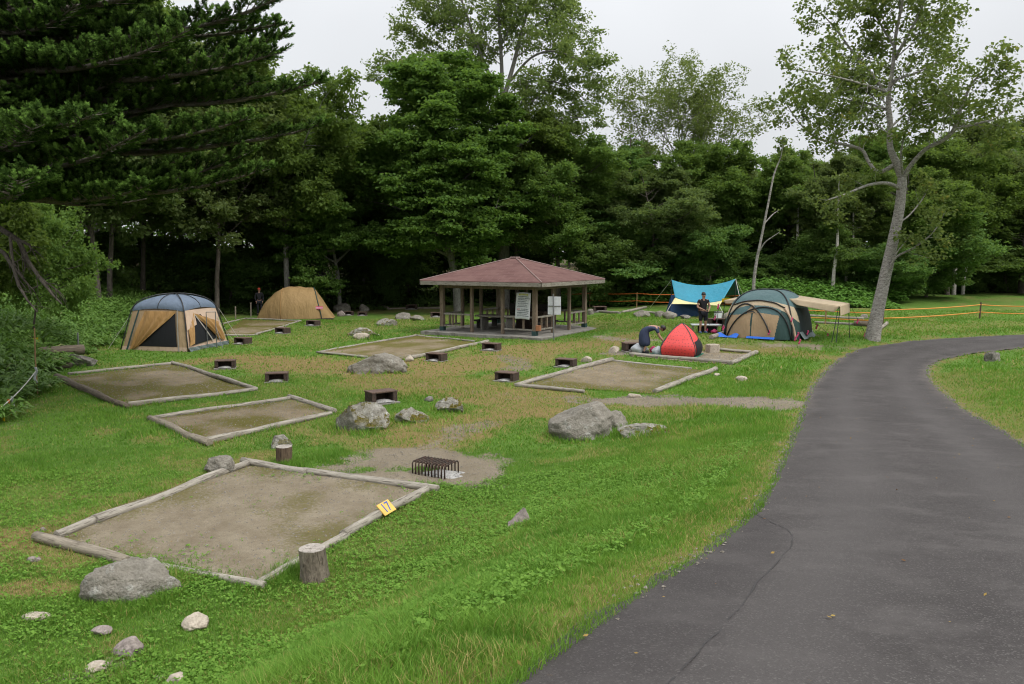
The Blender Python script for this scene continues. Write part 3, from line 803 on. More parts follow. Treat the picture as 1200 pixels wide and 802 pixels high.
# ------------------------------------------------------------------ rocks
def ico(sub):
    bm = bmesh.new(); bmesh.ops.create_icosphere(bm, subdivisions=sub, radius=1)
    v = np.array([x.co[:] for x in bm.verts]); f = np.array([[q.index for q in x.verts] for x in bm.faces]); bm.free()
    return v, f
ICO4, ICO3 = ico(5), ico(3)
ROCKS = []
def rock(center, size, rz, seed, mat, label, name='rock', cuts=9, sharp=.8, tilt=(0, 0), small=False, group=None, sink=.4, peak=0):
    """boulder: a sphere cut by flat planes, then roughened; size = full width, depth, height above ground"""
    rg = np.random.default_rng(seed)
    v, f = (ICO3 if small else ICO4); p = v.copy()
    for k in range(cuts):
        n = rg.normal(size=3); n[2] = n[2] * .7 + (.3 if k % 3 == 0 else 0); n /= np.linalg.norm(n)
        off = rg.uniform(sharp * .62, sharp * 1.05)
        d = p @ n - off; p = p - np.maximum(d, 0)[:, None] * n[None, :] * .94
    q = p * 1.0
    p = p * (1 + (fbm(q[:, 0] * 1.6 + seed, q[:, 1] * 1.6, q[:, 2] * 1.6, seed=seed % 50, octv=6)[:, None] - .5) * .42)
    q = p * 1.3
    p = p * (1 - .5 * np.maximum(0, .10 - np.abs(fbm(q[:, 0] * 1.4 + seed, q[:, 1] * 1.4 - seed, q[:, 2] * 1.4, seed=seed % 41, octv=4) - .5))[:, None])
    q = p * 7
    p = p * (1 + (fbm(q[:, 0] + seed, q[:, 1], q[:, 2], seed=seed % 37, octv=4)[:, None] - .5) * .10)
    ROCKS.append((center[0], center[1], max(size[0], size[1]) / 2))
    lo, hi = p.min(0), p.max(0)
    p = (p - (lo + hi) / 2) / (hi - lo)
    hh = size[2] * (1 + sink)
    if peak: zz = np.clip(p[:, 2:3] + .5, 0, 1); p[:, :2] *= (1 - peak * zz); p[:, 0:1] += .12 * zz
    p = p * np.array([size[0], size[1], hh])
    R = Matrix.Rotation(rz, 3, 'Z') @ Matrix.Rotation(tilt[0], 3, 'X') @ Matrix.Rotation(tilt[1], 3, 'Y')
    p = p @ np.array(R).T
    p[:, 2] += hh / 2 - size[2] * sink
    o = np_mesh(name, p, [f], M[mat], smooth=True, loc=center)
    return tag(o, label, 'rock', group)
def rock_px(x0, x1, ytop, ybase, label, mat='rock', seed=1, depth=.8, rz=0, **kw):
    """rock whose outline in the photograph spans these pixels"""
    g = gp((x0 + x1) / 2, ybase); k = g.y / (F * 1.0)
    w = (x1 - x0) * k; d = w * depth; h = max((ybase - ytop) * k - d * .55 * (EYE - g.z) / g.y * 1.0, w * .18)
    c = Vector((g.x * (1 + d * .4 / g.y), g.y + d * .4, 0)); c.z = h1(c.x, c.y)
    return rock(c, (w, d, h), rz, seed, mat, label, **kw)
rock_px(97, 215, 646, 708, 'long grey boulder at the near edge of the number 17 tent pad', 'rock', 3, .55, .32, sharp=.9)
rock_px(205, 248, 715, 741, 'pale angular stone alone in the grass below the long grey boulder', 'rock_pale', 14, .8, peak=.4)
rock_px(124, 174, 740, 770, 'purplish pointed stone in the grass left of the pale angular stone', 'rock_purple', 25, .7, sharp=.9, peak=.55)
rock_px(97, 128, 772, 789, 'small tan stone below the purplish pointed stone', 'rock_pale', 36, .8)
rock_px(181, 196, 789, 797, 'tiny white stone near the bottom of the grass', 'rock_pale', 47, .8, small=True)
rock_px(194, 218, 784, 802, 'narrow grey brown stone beside the tiny white stone', 'rock_pale', 51, .9, small=True)
rock_px(22, 60, 720, 729, 'flat sliver of light stone nearly sunk in the grass, lower left', 'rock_pale', 58, .5, small=True)
rock_px(105, 133, 733, 746, 'small dark slate stone above the purplish pointed stone', 'rock_purple', 62, .6, small=True)
rock_px(32, 50, 650, 659, 'small pinkish stone left of the corner log of pad 17', 'rock_purple', 69, .8, small=True)
rock_px(45, 54, 617, 624, 'tiny pinkish stone in the brown grass left of pad 17', 'rock_purple', 70, .8, small=True)
rock_px(586, 630, 590, 618, 'dark triangular stone sticking out of the lawn near the road', 'rock_purple', 73, .6, sharp=.9, peak=.75)
rock_px(240, 276, 530, 556, 'rounded grey boulder at the far left corner of pad 17', 'rock', 84, .8, sharp=1)
rock_px(382, 458, 466, 507, 'large mossy boulder beside the middle tent pad', 'rock_moss', 97, .65, cuts=12, sink=.5, peak=.18)
rock_px(460, 503, 476, 496, 'low mossy stone right of the large mossy boulder', 'rock_moss', 106, .7)
rock_px(509, 546, 465, 484, 'whitish lichened stone right of the low mossy stone', 'rock_moss', 117, .7)
rock_px(497, 508, 464, 471, 'tiny brown stone behind the whitish lichened stone', 'rock_dark', 118, .8, small=True)
rock_px(640, 722, 466, 516, 'biggest round-topped grey boulder on the lawn', 'rock', 131, .8, sharp=.95)
rock_px(702, 737, 479, 505, 'grey boulder hidden partly behind the biggest boulder', 'rock', 139, .9, .4)
rock_px(722, 789, 492, 512, 'low lichened boulder right of the biggest boulder', 'rock_moss', 150, .6, sharp=.95)
rock_px(406, 479, 412, 438, 'big flat grey boulder before the pad in front of the pavilion', 'rock', 163, .6, sharp=1.0, sink=.7)
rock_px(475, 485, 416, 424, 'small light stone at the right end of the big flat boulder', 'rock_pale', 162, .8, small=True)
rock_px(405, 446, 383, 394, 'long low lichened rock on the grass right of the brown tent', 'rock_moss', 173, .5)
rock_px(412, 434, 390, 398, 'small flat rock in front of the long low lichened rock', 'rock_pale', 178, .5, small=True)
rock_px(440, 467, 373, 382, 'pale wedge of rock left of the pavilion, behind the long low rock', 'rock_moss', 184, .5)
rock_px(463, 484, 366, 374, 'grey rock in the shade under the trees, left of another flatter one', 'rock', 188, .6)
rock_px(480, 499, 369, 376, 'flatter grey rock in the shade, left of the pavilion floor', 'rock', 189, .6, small=True)
rock_px(390, 411, 355, 366, 'mossy grey rock right of the brown tent at the forest edge', 'rock', 195, .6, small=True)
rock_px(421, 433, 356, 365, 'round grey rock behind the two little dark hearths', 'rock', 197, .8, small=True)
rock_px(395, 405, 364, 371, 'small reddish rock right of the brown tent', 'rock_purple', 198, .8, small=True)
rock_px(742, 763, 363, 372, 'grey rock at the foot of the tarp guy rope, left of a pair of rocks', 'rock', 206, .7)
rock_px(767, 780, 364, 372, 'left rock of the pair before the navy blue tent', 'rock', 217, .8, small=True)
rock_px(776, 794, 364, 374, 'right rock of the pair before the navy blue tent', 'rock', 218, .8, small=True)
rock_px(797, 809, 369, 374, 'dark low rock lying before the navy blue tent', 'rock_dark', 219, .8, small=True)
rock_px(688, 696, 362, 369, 'grey rock by the right back post of the pavilion', 'rock', 221, .8, small=True)
rock_px(713, 726, 405, 414, 'tan stone left of the black hearth', 'rock_pale', 222, .8, small=True)
rock_px(680, 694, 417, 425, 'small light rock beside the pale log', 'rock_pale', 223, .8, small=True)
rock_px(862, 876, 440, 447, 'small round stone in the grass right of the pad with the pale log', 'rock_pale', 224, .8, small=True)
rock_px(836, 844, 437, 441, 'tiny stone by the end of the pale log', 'rock_pale', 225, .8, small=True)
rock_px(1153, 1172, 411, 424, 'lone dark grey rock on the lawn right of the road', 'rock_dark', 226, .7)
rock_px(735, 752, 461, 466, 'flat light stone at the sandy strip in front of the pad', 'rock_pale', 228, .5, small=True)
rock_px(1007, 1018, 368, 374, 'mossy stone at the far pad left of the big birch', 'rock', 229, .5, small=True)
rock_px(845, 862, 364, 378, 'rough grey rock left of the green and beige dome tent', 'rock', 230, .7, small=True)
# cut block on the red tent's pad
p = gp(836, 414); b = MB().box((0, 0, .15), (.42, .36, .34), rz=.3); o = b.build('stone_block', M['rock_pale'], None, loc=(p.x, p.y + .15, h1(p.x, p.y)), bevel=.03)
tag(o, 'squared stone block on the soil right of the red tent', 'stone block')

# ------------------------------------------------------------------ stumps
def stump(px, h, r, bark, label, lean=(0, 0), top=1.0, seed=0, cut='cut'):
    g = gp(*px); c = Vector((g.x, g.y + r * .9, h1(g.x, g.y + r * .9)))
    e = empty('tree_stump', c, 0, label, 'stump')
    nS, nZ = 48, 14; mb = MB()
    for j in range(nZ + 1):
        t = j / nZ
        for i in range(nS):
            a = 2 * PI * i / nS
            k = 1 + .10 * (fbm(math.cos(a) * 2 + seed, math.sin(a) * 2, t * .8, seed=seed) - .5) * 2 + .05 * (vnoise(i * .9, t * 1.5, seed=seed + 1) - .5) * 2
            k *= (1.12 - .12 * min(1, t * 2.5)) * (1 - t + t * top)
            mb.v.append((r * float(k) * math.cos(a) + lean[0] * t, r * float(k) * math.sin(a) + lean[1] * t, -.06 + (h + .06) * t))
    for j in range(nZ):
        for i in range(nS):
            a = j * nS + i; b2 = j * nS + (i + 1) % nS
            mb.f.append((a, b2, b2 + nS, a + nS))
    top_ring = [Vector(mb.v[nZ * nS + i]) for i in range(nS)]
    mb.build('bark', M[bark], e, smooth=True)
    tb = MB(); cc = sum(top_ring, Vector()) / nS
    for rr in (1.0, .985, .66, .33):
        for q in top_ring:
            w = cc + (q - cc) * rr; w.z += (0 if rr == 1 else .004 + .006 * float(vnoise(w.x * 20, w.y * 20, seed=seed)))
            tb.v.append(tuple(w))
    for j in range(3):
        for i in range(nS): tb.f.append((j * nS + i, j * nS + (i + 1) % nS, (j + 1) * nS + (i + 1) % nS, (j + 1) * nS + i))
    tb.f.append(tuple(3 * nS + i for i in range(nS)))
    tb.build('cut_face', M[cut], e)
    return e
stump((366, 685), .36, .155, 'bark_stump', 'upright grey log stump with patchy bark beside the near corner of pad 17', (-.03, .0), .92, 3)
stump((331, 543), .27, .135, 'bark_brown', 'brown stump with straight bark at the far log of pad 17', (0, 0), 1.0, 8, 'cut')
p = gp(326, 526); rock((p.x, p.y + .2, h1(p.x, p.y)), (.42, .4, .24), .3, 301, 'rock_moss', 'greyish stone tucked behind the brown stump')
# split logs lying at the bamboo grass
def splitlog(pa, pb, r0, r1, label, mat, lift=.6):
    return tag(log_piece(gp(*pa), gp(*pb), r0, r1, 'split_log', M[mat], None, lift, seed=pa[0]), label, 'log')
splitlog((34, 434), (82, 431), .16, .14, 'thick dark log lowest in the pile at the bamboo grass', 'log_dark', .5)
splitlog((44, 427), (98, 424), .17, .22, 'thick brown log lying on top in the pile at the bamboo grass', 'log_dark', 2.4)
p = gp(90, 430); rock((p.x, p.y + .3, h1(p.x, p.y)), (.95, .6, .42), .2, 305, 'rock_dark', 'grey wedge of weathered root wood at the right end of the log pile', cuts=12, sharp=.7)

# ------------------------------------------------------------------ pavilion
c0 = Vector((1.01, 35.0, 0)); aP = math.radians(30.9); S = 5.0
ux = Vector((math.cos(aP), -math.sin(aP), 0))          # along the left face towards the near corner
vy = Vector((math.sin(aP), math.cos(aP), 0))           # along the right face away from the camera
cen = c0 - ux * S / 2 + vy * S / 2
pv = empty('pavilion', (cen.x, cen.y, h1(cen.x, cen.y)), -aP, 'open wooden pavilion with a reddish brown hip roof on square posts', 'pavilion')
hs = S / 2; ov = .75; zs = .13; zt = 2.33
MB().box((0, 0, zs / 2 - .1), (S + 1.5, S + 1.5, zs + .2)).build('floor_slab', M['conc'], pv, bevel=.02)
fr = [-.5, -.167, .167, .5]
pos = []
for i in fr:
    for j in fr:
        if abs(i) == .5 or abs(j) == .5: pos.append((i * S, j * S))
for x, y in pos:
    big = abs(x) == hs and abs(y) == hs
    w = .19 if big else .135
    o = MB().box((x, y, (zs + zt) / 2 + .0), (w, w, zt - zs + .06)).build('post', M['wood_post'], pv, bevel=.012)
    if big: MB().box((x, y, zs + .10), (w + .03, w + .03, .2)).build('post_shoe', M['t_teal'], o)
def side(k):  # the four faces
    R = Matrix.Rotation(k * PI / 2, 3, 'Z'); return lambda x, y, z: R @ Vector((x, y, z))
for k in range(4):
    g = side(k)
    MB().beam(g(-hs - .1, -hs, zt - .10), g(hs + .1, -hs, zt - .10), .10, .17).build('wall_beam', M['wood_post'], pv)
    MB().beam(g(-hs - ov, -hs - ov + .02, zt + .06), g(hs + ov, -hs - ov + .02, zt + .06), .04, .17).build('fascia_board', M['fascia'], pv)
    for (f0, f1) in ((-.5, -.167), (.167, .5)):
        a, b2 = f0 * S + .09, f1 * S - .09
        rl = MB().beam(g(a, -hs, zs + .80), g(b2, -hs, zs + .80), .11, .07).build('rail', M['wood_grey'], pv)
        MB().beam(g(a, -hs, zs + .24), g(b2, -hs, zs + .24), .08, .07).build('lower_rail', M['wood_grey'], rl)
        for t in (.33, .67):
            x = a + (b2 - a) * t
            MB().beam(g(x, -hs, zs + .275), g(x, -hs, zs + .765), .075, .075).build('baluster', M['wood_post'], rl)
# roof with uv for the shingle rows
e_ = hs + ov; ap = 3.52; zb = zt + .17; half = .14
me = bpy.data.meshes.new('roof'); vs = []; fs = []; uvs = []
sl = math.hypot(e_ - half, ap - zb)
for k in range(4):
    g = side(k); n = len(vs)
    nn = 14
    for j in range(nn + 1):
        t = j / nn; r = e_ * (1 - t) + half * t
        for x in (-r, r):
            vs.append(tuple(g(x, -r, zb * (1 - t) + ap * t))); uvs.append((x + k * 3.3, t * sl))
    for j in range(nn): fs.append((n + 2 * j, n + 2 * j + 1, n + 2 * j + 3, n + 2 * j + 2))
n = len(vs)
for k in range(4): vs.append(tuple(side(k)(-half, -half, ap + .002))); uvs.append((0, 0))
fs.append((n, n + 1, n + 2, n + 3))
me.from_pydata(vs, [], fs); ul = me.uv_layers.new(name='UVMap')
for lp in me.loops: ul.data[lp.index].uv = uvs[lp.vertex_index]
me.materials.append(M['shingle'])
rf = bpy.data.objects.new('roof', me); COL.objects.link(rf); rf.parent = pv
md = rf.modifiers.new('thickness', 'SOLIDIFY'); md.thickness = .05; md.offset = -1
for k in range(4):
    g = side(k)
    MB().tube([g(-e_, -e_, zb + .01), g(-half, -half, ap + .02)], .028, 6).build('ridge_strip', plain('ridge_metal', (.24, .16, .145), .5) if k == 0 else bpy.data.materials['ridge_metal'], rf)
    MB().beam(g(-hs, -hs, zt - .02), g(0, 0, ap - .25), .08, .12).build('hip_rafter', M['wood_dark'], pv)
MB().box((0, 0, ap + .04), (.36, .36, .08)).build('roof_cap', bpy.data.materials['ridge_metal'], rf, bevel=.02)
b = MB()
for k in range(4):
    g = side(k); b.add([g(-e_ + .03, -e_ + .03, zt + .0), g(e_ - .03, -e_ + .03, zt + .0), g(hs - .1, -hs + .1, zt + .02), g(-hs + .1, -hs + .1, zt + .02)], [(0, 1, 2, 3)])
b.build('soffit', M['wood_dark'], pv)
def pworld(x, y, z): return pv.location + Matrix.Rotation(-aP, 3, 'Z') @ Vector((x, y, z))
# furniture in the pavilion
def table(name, x, y, rz, ln, wd, h, label, cat, top, leg, legs):
    e = empty(name, pworld(x, y, zs), -aP + rz, label, cat)
    MB().box((0, 0, h - .04), (ln, wd, .08)).build('table_top' if cat == 'table' else 'seat', M[top], e, bevel=.01)
    for sx in legs: MB().box((sx * ln, 0, (h - .08) / 2), (.09 if cat == 'table' else .08, wd * .72, h - .082)).build('leg', M[leg], e)
    return e
table('picnic_table', -.35, -1.1, 0, 2.0, .8, .72, 'grey topped table seen in the pavilion entrance', 'table', 'wood_grey', 'conc', (-.35, .35))
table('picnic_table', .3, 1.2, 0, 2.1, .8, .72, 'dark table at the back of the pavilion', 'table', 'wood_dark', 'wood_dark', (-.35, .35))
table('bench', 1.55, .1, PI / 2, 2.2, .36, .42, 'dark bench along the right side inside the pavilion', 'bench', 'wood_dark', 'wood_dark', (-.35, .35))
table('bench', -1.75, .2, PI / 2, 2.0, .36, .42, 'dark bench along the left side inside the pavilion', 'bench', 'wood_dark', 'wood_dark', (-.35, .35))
e = empty('cooking_stove', pworld(.9, .2, zs), -aP, 'black masonry cooking stove standing inside the pavilion', 'stove')
MB().box((0, 0, .4), (1.5, .75, .8)).build('masonry', M['soot'], e, bevel=.02)
MB().box((0, 0, .84), (1.6, .85, .08)).build('worktop', M['rust_dark'], e)
MB().box((0, -.38, .3), (.5, .03, .35)).build('fire_door', M['rust_dark'], e)
e = empty('wall_screen', pworld(-.2, 2.0, zs), -aP, 'dark notice screen across the back of the pavilion', 'screen')
MB().box((0, 0, .75), (2.6, .05, .7)).build('panel', M['wood_dark'], e)
for sx in (-1.25, 1.25): MB().box((sx, .05, .55), (.08, .06, 1.1)).build('leg', M['wood_dark'], e)
# small box hanging at the corner post
e = MB().box((0, 0, 0), (.20, .16, .24)).build('hanging_box', M['terracotta'], None, loc=pworld(hs + .19, -hs - .02, zs + .34), bevel=.01); e.rotation_euler.z = -aP
tag(e, 'small orange wooden box fixed to the near corner post of the pavilion', 'box')
# banner of notices hung between the near posts, slightly curled
e = empty('notice_banner', pworld(hs - .52, -hs - .10, zs + .70), -aP, 'white printed notice banner hung at the near corner of the pavilion', 'banner')
bw, bh = .80, 1.18
def ban(x, z): return Vector((x - .05 * (1 - z / bh) * 1.2, -.05 * math.sin(x * 3) - .03 * (1 - z / bh), z + .03 * math.cos(x * 4)))
MB().grid(lambda u, w: ban((u - .5) * bw, w * bh), 12, 14).build('sheet', M['white'], e, smooth=True, solid=.006)
def strip(mb, x0, x1, z0, z1):
    n = 3
    for i in range(n):
        a, c = x0 + (x1 - x0) * i / n, x0 + (x1 - x0) * (i + 1) / n
        mb.add([ban(a, z0) + Vector((0, -.012, 0)), ban(c, z0) + Vector((0, -.012, 0)), ban(c, z1) + Vector((0, -.012, 0)), ban(a, z1) + Vector((0, -.012, 0))], [(0, 1, 2, 3)])
b = MB(); x = -.25
while x < .26: strip(b, x, x + .06, 1.045, 1.12); x += .075
b.build('heading_lettering', M['ink_green'], e)
rg = random.Random(3)
for k, z in enumerate((.97, .90, .83, .75, .68, .60, .53, .42, .35, .27, .20, .12)):
    x = -.30 + (.03 if k % 3 else 0); end = .34 - rg.random() * .22; b = MB()
    if k == 7: x = -.10
    while x < end:
        w_ = .022 + rg.random() * .03; strip(b, x, x + w_, z, z + .026 + rg.random() * .012); x += w_ + .014
    b.build('text_line', M['ink'], e)
b = MB(); strip(b, -.30, -.22, .42, .46); strip(b, -.205, -.15, .42, .455); b.build('red_lettering', M['ink_red'], e)
# white board on a steel pole, seen from behind
g0 = gp(649, 399)
e = empty('sign_board', g0, math.radians(-20), 'white sign board on a thin steel pole beside the pavilion', 'sign')
MB().tube([(0, 0, -.1), (-.04, 0, 2.0)], .026, 8).build('pole', M['metal_grey'], e)
MB().box((0, .05, 1.50), (.58, .02, .78)).build('board', M['white'], e)
MB().box((0, .025, 1.48), (.58, .02, .03)).build('brace', M['metal_grey'], e)

# ------------------------------------------------------------------ blue-roofed screen tent
def bil(q, u, w): return q[0] * (1 - u) * (1 - w) + q[1] * u * (1 - w) + q[2] * u * w + q[3] * (1 - u) * w
t1 = empty('screen_tent', (-13.55, 32.0, h1(-13.55, 32.0)), math.radians(-11), 'beige screen tent with a slate blue domed roof and rolled tan curtains', 'tent')
a_, b_, zt1, za = 1.42, 1.10, 1.56, 2.16
faces4 = []
for k in range(4):
    R = Matrix.Rotation(k * PI / 2, 3, 'Z')
    q = [R @ Vector(p) for p in ((-a_, -a_, 0), (a_, -a_, 0), (b_, -b_, zt1), (-b_, -b_, zt1))]
    n = R @ Vector((0, -1, .2)); n.normalize(); faces4.append((q, n))
def Wl(k, u, w, off=0.0):
    q, n = faces4[k]; p = bil(q, u, w)
    return p + n * (off + .07 * math.sin(w * PI) * math.sin(u * PI))
def patch(k, pts, off, name, mat, parent, nu=10, nv=10, ripple=0.0, freq=5, ph=0):
    """cloth panel between four (u, w) corners of wall k"""
    def fn(s, t):
        u = (pts[0][0] * (1 - s) + pts[1][0] * s) * (1 - t) + (pts[3][0] * (1 - s) + pts[2][0] * s) * t
        w = (pts[0][1] * (1 - s) + pts[1][1] * s) * (1 - t) + (pts[3][1] * (1 - s) + pts[2][1] * s) * t
        return Wl(k, u, w, off + ripple * math.sin((s * freq + t * 1.3) * PI + ph) * (.3 + .7 * math.sin(t * PI * .9 + .2)))
    return MB().grid(fn, nu, nv).build(name, M[mat], parent, smooth=True)
for k in range(4):
    patch(k, [(0, 0), (1, 0), (1, 1), (0, 1)], 0, 'wall_panel', 't_beige' if k % 2 == 0 else 't_pale', t1, 12, 12)
    patch(k, [(0, .0), (1, .0), (1.0, .10), (0.0, .10)], .03, 'wall_skirt', 't_pale', t1, 10, 2, .012, 9)
    # domed roof panel, its lower edge arched
    def rfn(u, w, k=k):
        R = Matrix.Rotation(k * PI / 2, 3, 'Z'); r = b_ * math.cos(w * PI / 2)
        x = (u * 2 - 1) * r
        z = zt1 + (za - zt1) * math.sin(w * PI / 2) + .10 * (1 - (u * 2 - 1) ** 2) * (1 - w) - .04
        return R @ Vector((x, -r - .02 * (1 - w), z))
    MB().grid(rfn, 14, 12).build('roof_panel', M['t_blue'], t1, smooth=True)
    R = Matrix.Rotation(k * PI / 2, 3, 'Z')
    leg = [R @ Vector((-a_ - .04 + (a_ - b_) * t, -a_ - .04 + (a_ - b_) * t, zt1 * t)) for t in (0, .25, .5, .75, 1)]
    arc = [R @ Vector((-b_ * math.cos(w * PI / 2), -b_ * math.cos(w * PI / 2), zt1 + (za - zt1) * math.sin(w * PI / 2) + .02)) for w in (.12, .3, .5, .7, .85, 1)]
    MB().tube(leg + arc, .022, 6).build('pole', M['black_pole'], t1, smooth=True)
    mid = [R @ Vector((0, -b_ * math.cos(w * PI / 2) - .02, zt1 + .07 * (1 - w) + (za - zt1) * math.sin(w * PI / 2))) for w in (0, .2, .4, .6, .8, 1)]
    MB().tube(mid, .016, 6).build('roof_seam', M['black_pole'], t1, smooth=True)
# front wall: screen triangle and swept-back curtain
patch(0, [(.24, .11), (.85, .11), (.85, .93), (.83, .93)], .035, 'screen', 't_mesh', t1)
patch(0, [(.13, .03), (.22, .05), (.88, .97), (.26, .97)], .07, 'curtain', 't_tan', t1, 24, 20, .045, 6)
patch(0, [(.07, .0), (.10, .0), (.155, 1), (.125, 1)], .05, 'pole_sleeve', 't_teal', t1, 3, 10)
patch(0, [(.865, .0), (.885, .0), (.90, 1), (.88, 1)], .05, 'zip_strip', 't_strap', t1, 3, 10)
# right wall: screen, two curtains, slanting inner pole
patch(1, [(.10, .13), (.80, .22), (.44, .86), (.22, .86)], .035, 'screen', 't_mesh', t1)
patch(1, [(.02, .12), (.14, .16), (.23, .93), (.04, .50)], .075, 'curtain', 't_tan', t1, 18, 18, .04, 5)
patch(1, [(.74, .20), (.92, .12), (.90, .62), (.24, .90)], .075, 'curtain', 't_tan', t1, 22, 18, .05, 6, 1)
patch(1, [(.245, .86), (.275, .86), (.62, .16), (.585, .16)], .06, 'inner_pole', 't_strap', t1, 3, 10)
patch(1, [(0, .5), (.25, .62), (.25, .99), (.0, .99)], .06, 'wall_flap', 't_pale', t1, 6, 6)
patch(1, [(-.02, -.02), (1.0, -.02), (1.0, .09), (-.02, .09)], .09, 'ground_skirt', 't_greygreen', t1, 24, 4, .05, 11)
mt = frame(Vector((.12, -1.02, 1.76)), (1, 0, 0), (0, .75, .65))
text_obj('logo', 'Coleman', .13, M['white'], mt, t1)
def guy(parent, a, b, name='guy_rope', mat='white_rope', r=.008):
    return MB().tube([a, b], r, 5).build(name, M[mat], parent)
Rm = Matrix.Rotation(-t1.rotation_euler.z, 3, 'Z')
def tl(px, py, z=0):
    p = gp(px, py) - t1.location; p.z += z; return Rm @ p
guy(t1, (-1.15, -1.1, 1.45), tl(127, 409)); guy(t1, (-1.3, -1.2, 1.0), tl(122, 405)); guy(t1, (1.2, 1.2, 1.5), tl(283, 402)); guy(t1, (1.25, .9, 1.2), tl(274, 400))
# little drying rack at the tent's right corner
g0 = gp(254, 408)
e = empty('drying_rack', g0, math.radians(10), 'thin grey metal rack standing at the right corner of the blue-roofed tent', 'rack')
for x, h in ((0, 1.45), (-.35, 1.45)):
    MB().tube([(x, 0, 0), (x, 0, h)], .018, 6).build('upright', M['metal_grey'], e)
MB().tube([(-.36, 0, 1.44), (.02, 0, 1.44)], .016, 6).build('top_bar', M['metal_grey'], e)
MB().tube([(-.02, 0, .9), (.28, -.25, 0)], .014, 6).build('strut', M['metal_grey'], e)

# ------------------------------------------------------------------ khaki brown tent
pa, pb = gp(302, 373), gp(392, 372.5)
t2 = empty('tunnel_tent', (pa + pb) / 2, math.atan2(pb.y - pa.y, pb.x - pa.x), 'khaki brown tent with a rounded left end and a straight sloping right end', 'tent')
t2.location.z = h1(t2.location.x, t2.location.y); LN = (pb - pa).length
def prof(u): return 1.86 * float(np.interp(u, [0, .04, .09, .15, .22, .33, .45, .58, .74, .77, .88, 1], [0, .25, .45, .62, .78, .95, 1.0, .985, .955, .88, .46, 0]))
def t2f(u, w):
    h = max(prof(u), .0); half_w = 1.25 * (.28 + .72 * math.sin(min(1, max(u, .0) / .5) * PI / 2)) * (1 if u < .72 else 1 - .5 * (u - .72) / .28)
    ang = w * PI; y = -math.cos(ang); s = math.sin(ang)
    sag = .05 * math.sin(u * 3 * PI) * s
    return Vector(((u - .5) * LN, y * half_w * (1 - .12 * s) , h * (s ** .62) * (1 - .0 * u) + .0 - sag * .3 + .02 * math.sin(u * 40 + w * 9) * s))
MB().grid(t2f, 60, 28).build('fly', M['t_brown'], t2, smooth=True)
for u0, mtn in ((.735, 't_teal'), (.34, 't_tan')):
    pts = []
    for k in range(21):
        w = k / 20 * .5; uu = u0 + (1 - w * 2) * (.12 if u0 > .7 else .0); p = t2f(uu, w); pts.append(p + Vector((.01, -.03, .02)))
    MB().tube(pts, .028 if u0 > .7 else .014, 6).build('pole_sleeve', M[mtn], t2, smooth=True)
p_ = t2f(.83, .09); mt = frame(p_ + Vector((-.05, -.10, .10)), (1, -.05, 0), (0, .25, 1))
MB().box((0, 0, -.004), (.56, .16, .004)).build('logo_patch', M['pink'], t2).matrix_local = mt
text_obj('logo', 'Coleman', .15, M['white'], mt @ Matrix.Translation((0, 0, .004)), t2)
b = MB()
for k in range(9):
    a = k / 8 * PI; b.v += [tuple(t2f(.265 + .05 * math.cos(a), .36 + .025 * math.sin(a)) * 1.0 + Vector((0, -.03, .02))), tuple(t2f(.265 + .043 * math.cos(a), .36 + .019 * math.sin(a)) + Vector((0, -.03, .02)))]
    if k: b.f.append((2 * k - 2, 2 * k - 1, 2 * k + 1, 2 * k))
b.build('vent_hood', M['wood_dark'], t2)
MB().grid(lambda u, w: (-.5 * LN + u * LN * 1.02, -1.35 + w * .5, .015), 20, 2).build('groundsheet', M['t_mesh'], t2)

# ------------------------------------------------------------------ red pop-up tent
g0 = gp(799, 419); 
t3 = empty('popup_tent', (g0.x + .1, g0.y + .55, h1(g0.x, g0.y + .55)), math.radians(-24), 'small red pop-up tent with dark dots and a black window band', 'tent')
def t3f(k, u, w, off=0):
    R = Matrix.Rotation(k * PI / 2, 3, 'Z'); r = .56 * max(0, 1 - w ** 2.4) ** .88 * (1 + .10 * math.sin(min(w * 2.0, 1) * PI)) + .02
    bul = .14 * (1 - (2 * u - 1) ** 2) * math.sin(min(1, w * 1.15 + .1) * PI) ** .8
    return R @ Vector(((2 * u - 1) * r, -r - bul * .7 - off, .02 + 1.14 * w))
for k in range(4):
    o = MB().grid(lambda u, w: t3f(k, u, w), 16, 20).build('side_panel', M['t_red'], t3, smooth=True)
    ul = o.data.uv_layers.new(name='UVMap')
    for lp in o.data.loops: ul.data[lp.index].uv = ((lp.vertex_index % 17) / 16, (lp.vertex_index // 17) / 20)
    MB().tube([t3f(k, 0, w / 12) * 1.004 for w in range(13)], .016, 6).build('edge_piping', M['t_teal'], t3, smooth=True)
for k in (1, 3): MB().grid(lambda u, w: t3f(k, .05 + u * .9, .02 + w * (.44 + .10 * u), .015), 14, 10).build('window_band', M['t_mesh'], t3, smooth=True)
MB().box((0, 0, .012), (1.36, 1.36, .03)).build('floor_sheet', M['t_greensheet'], t3)

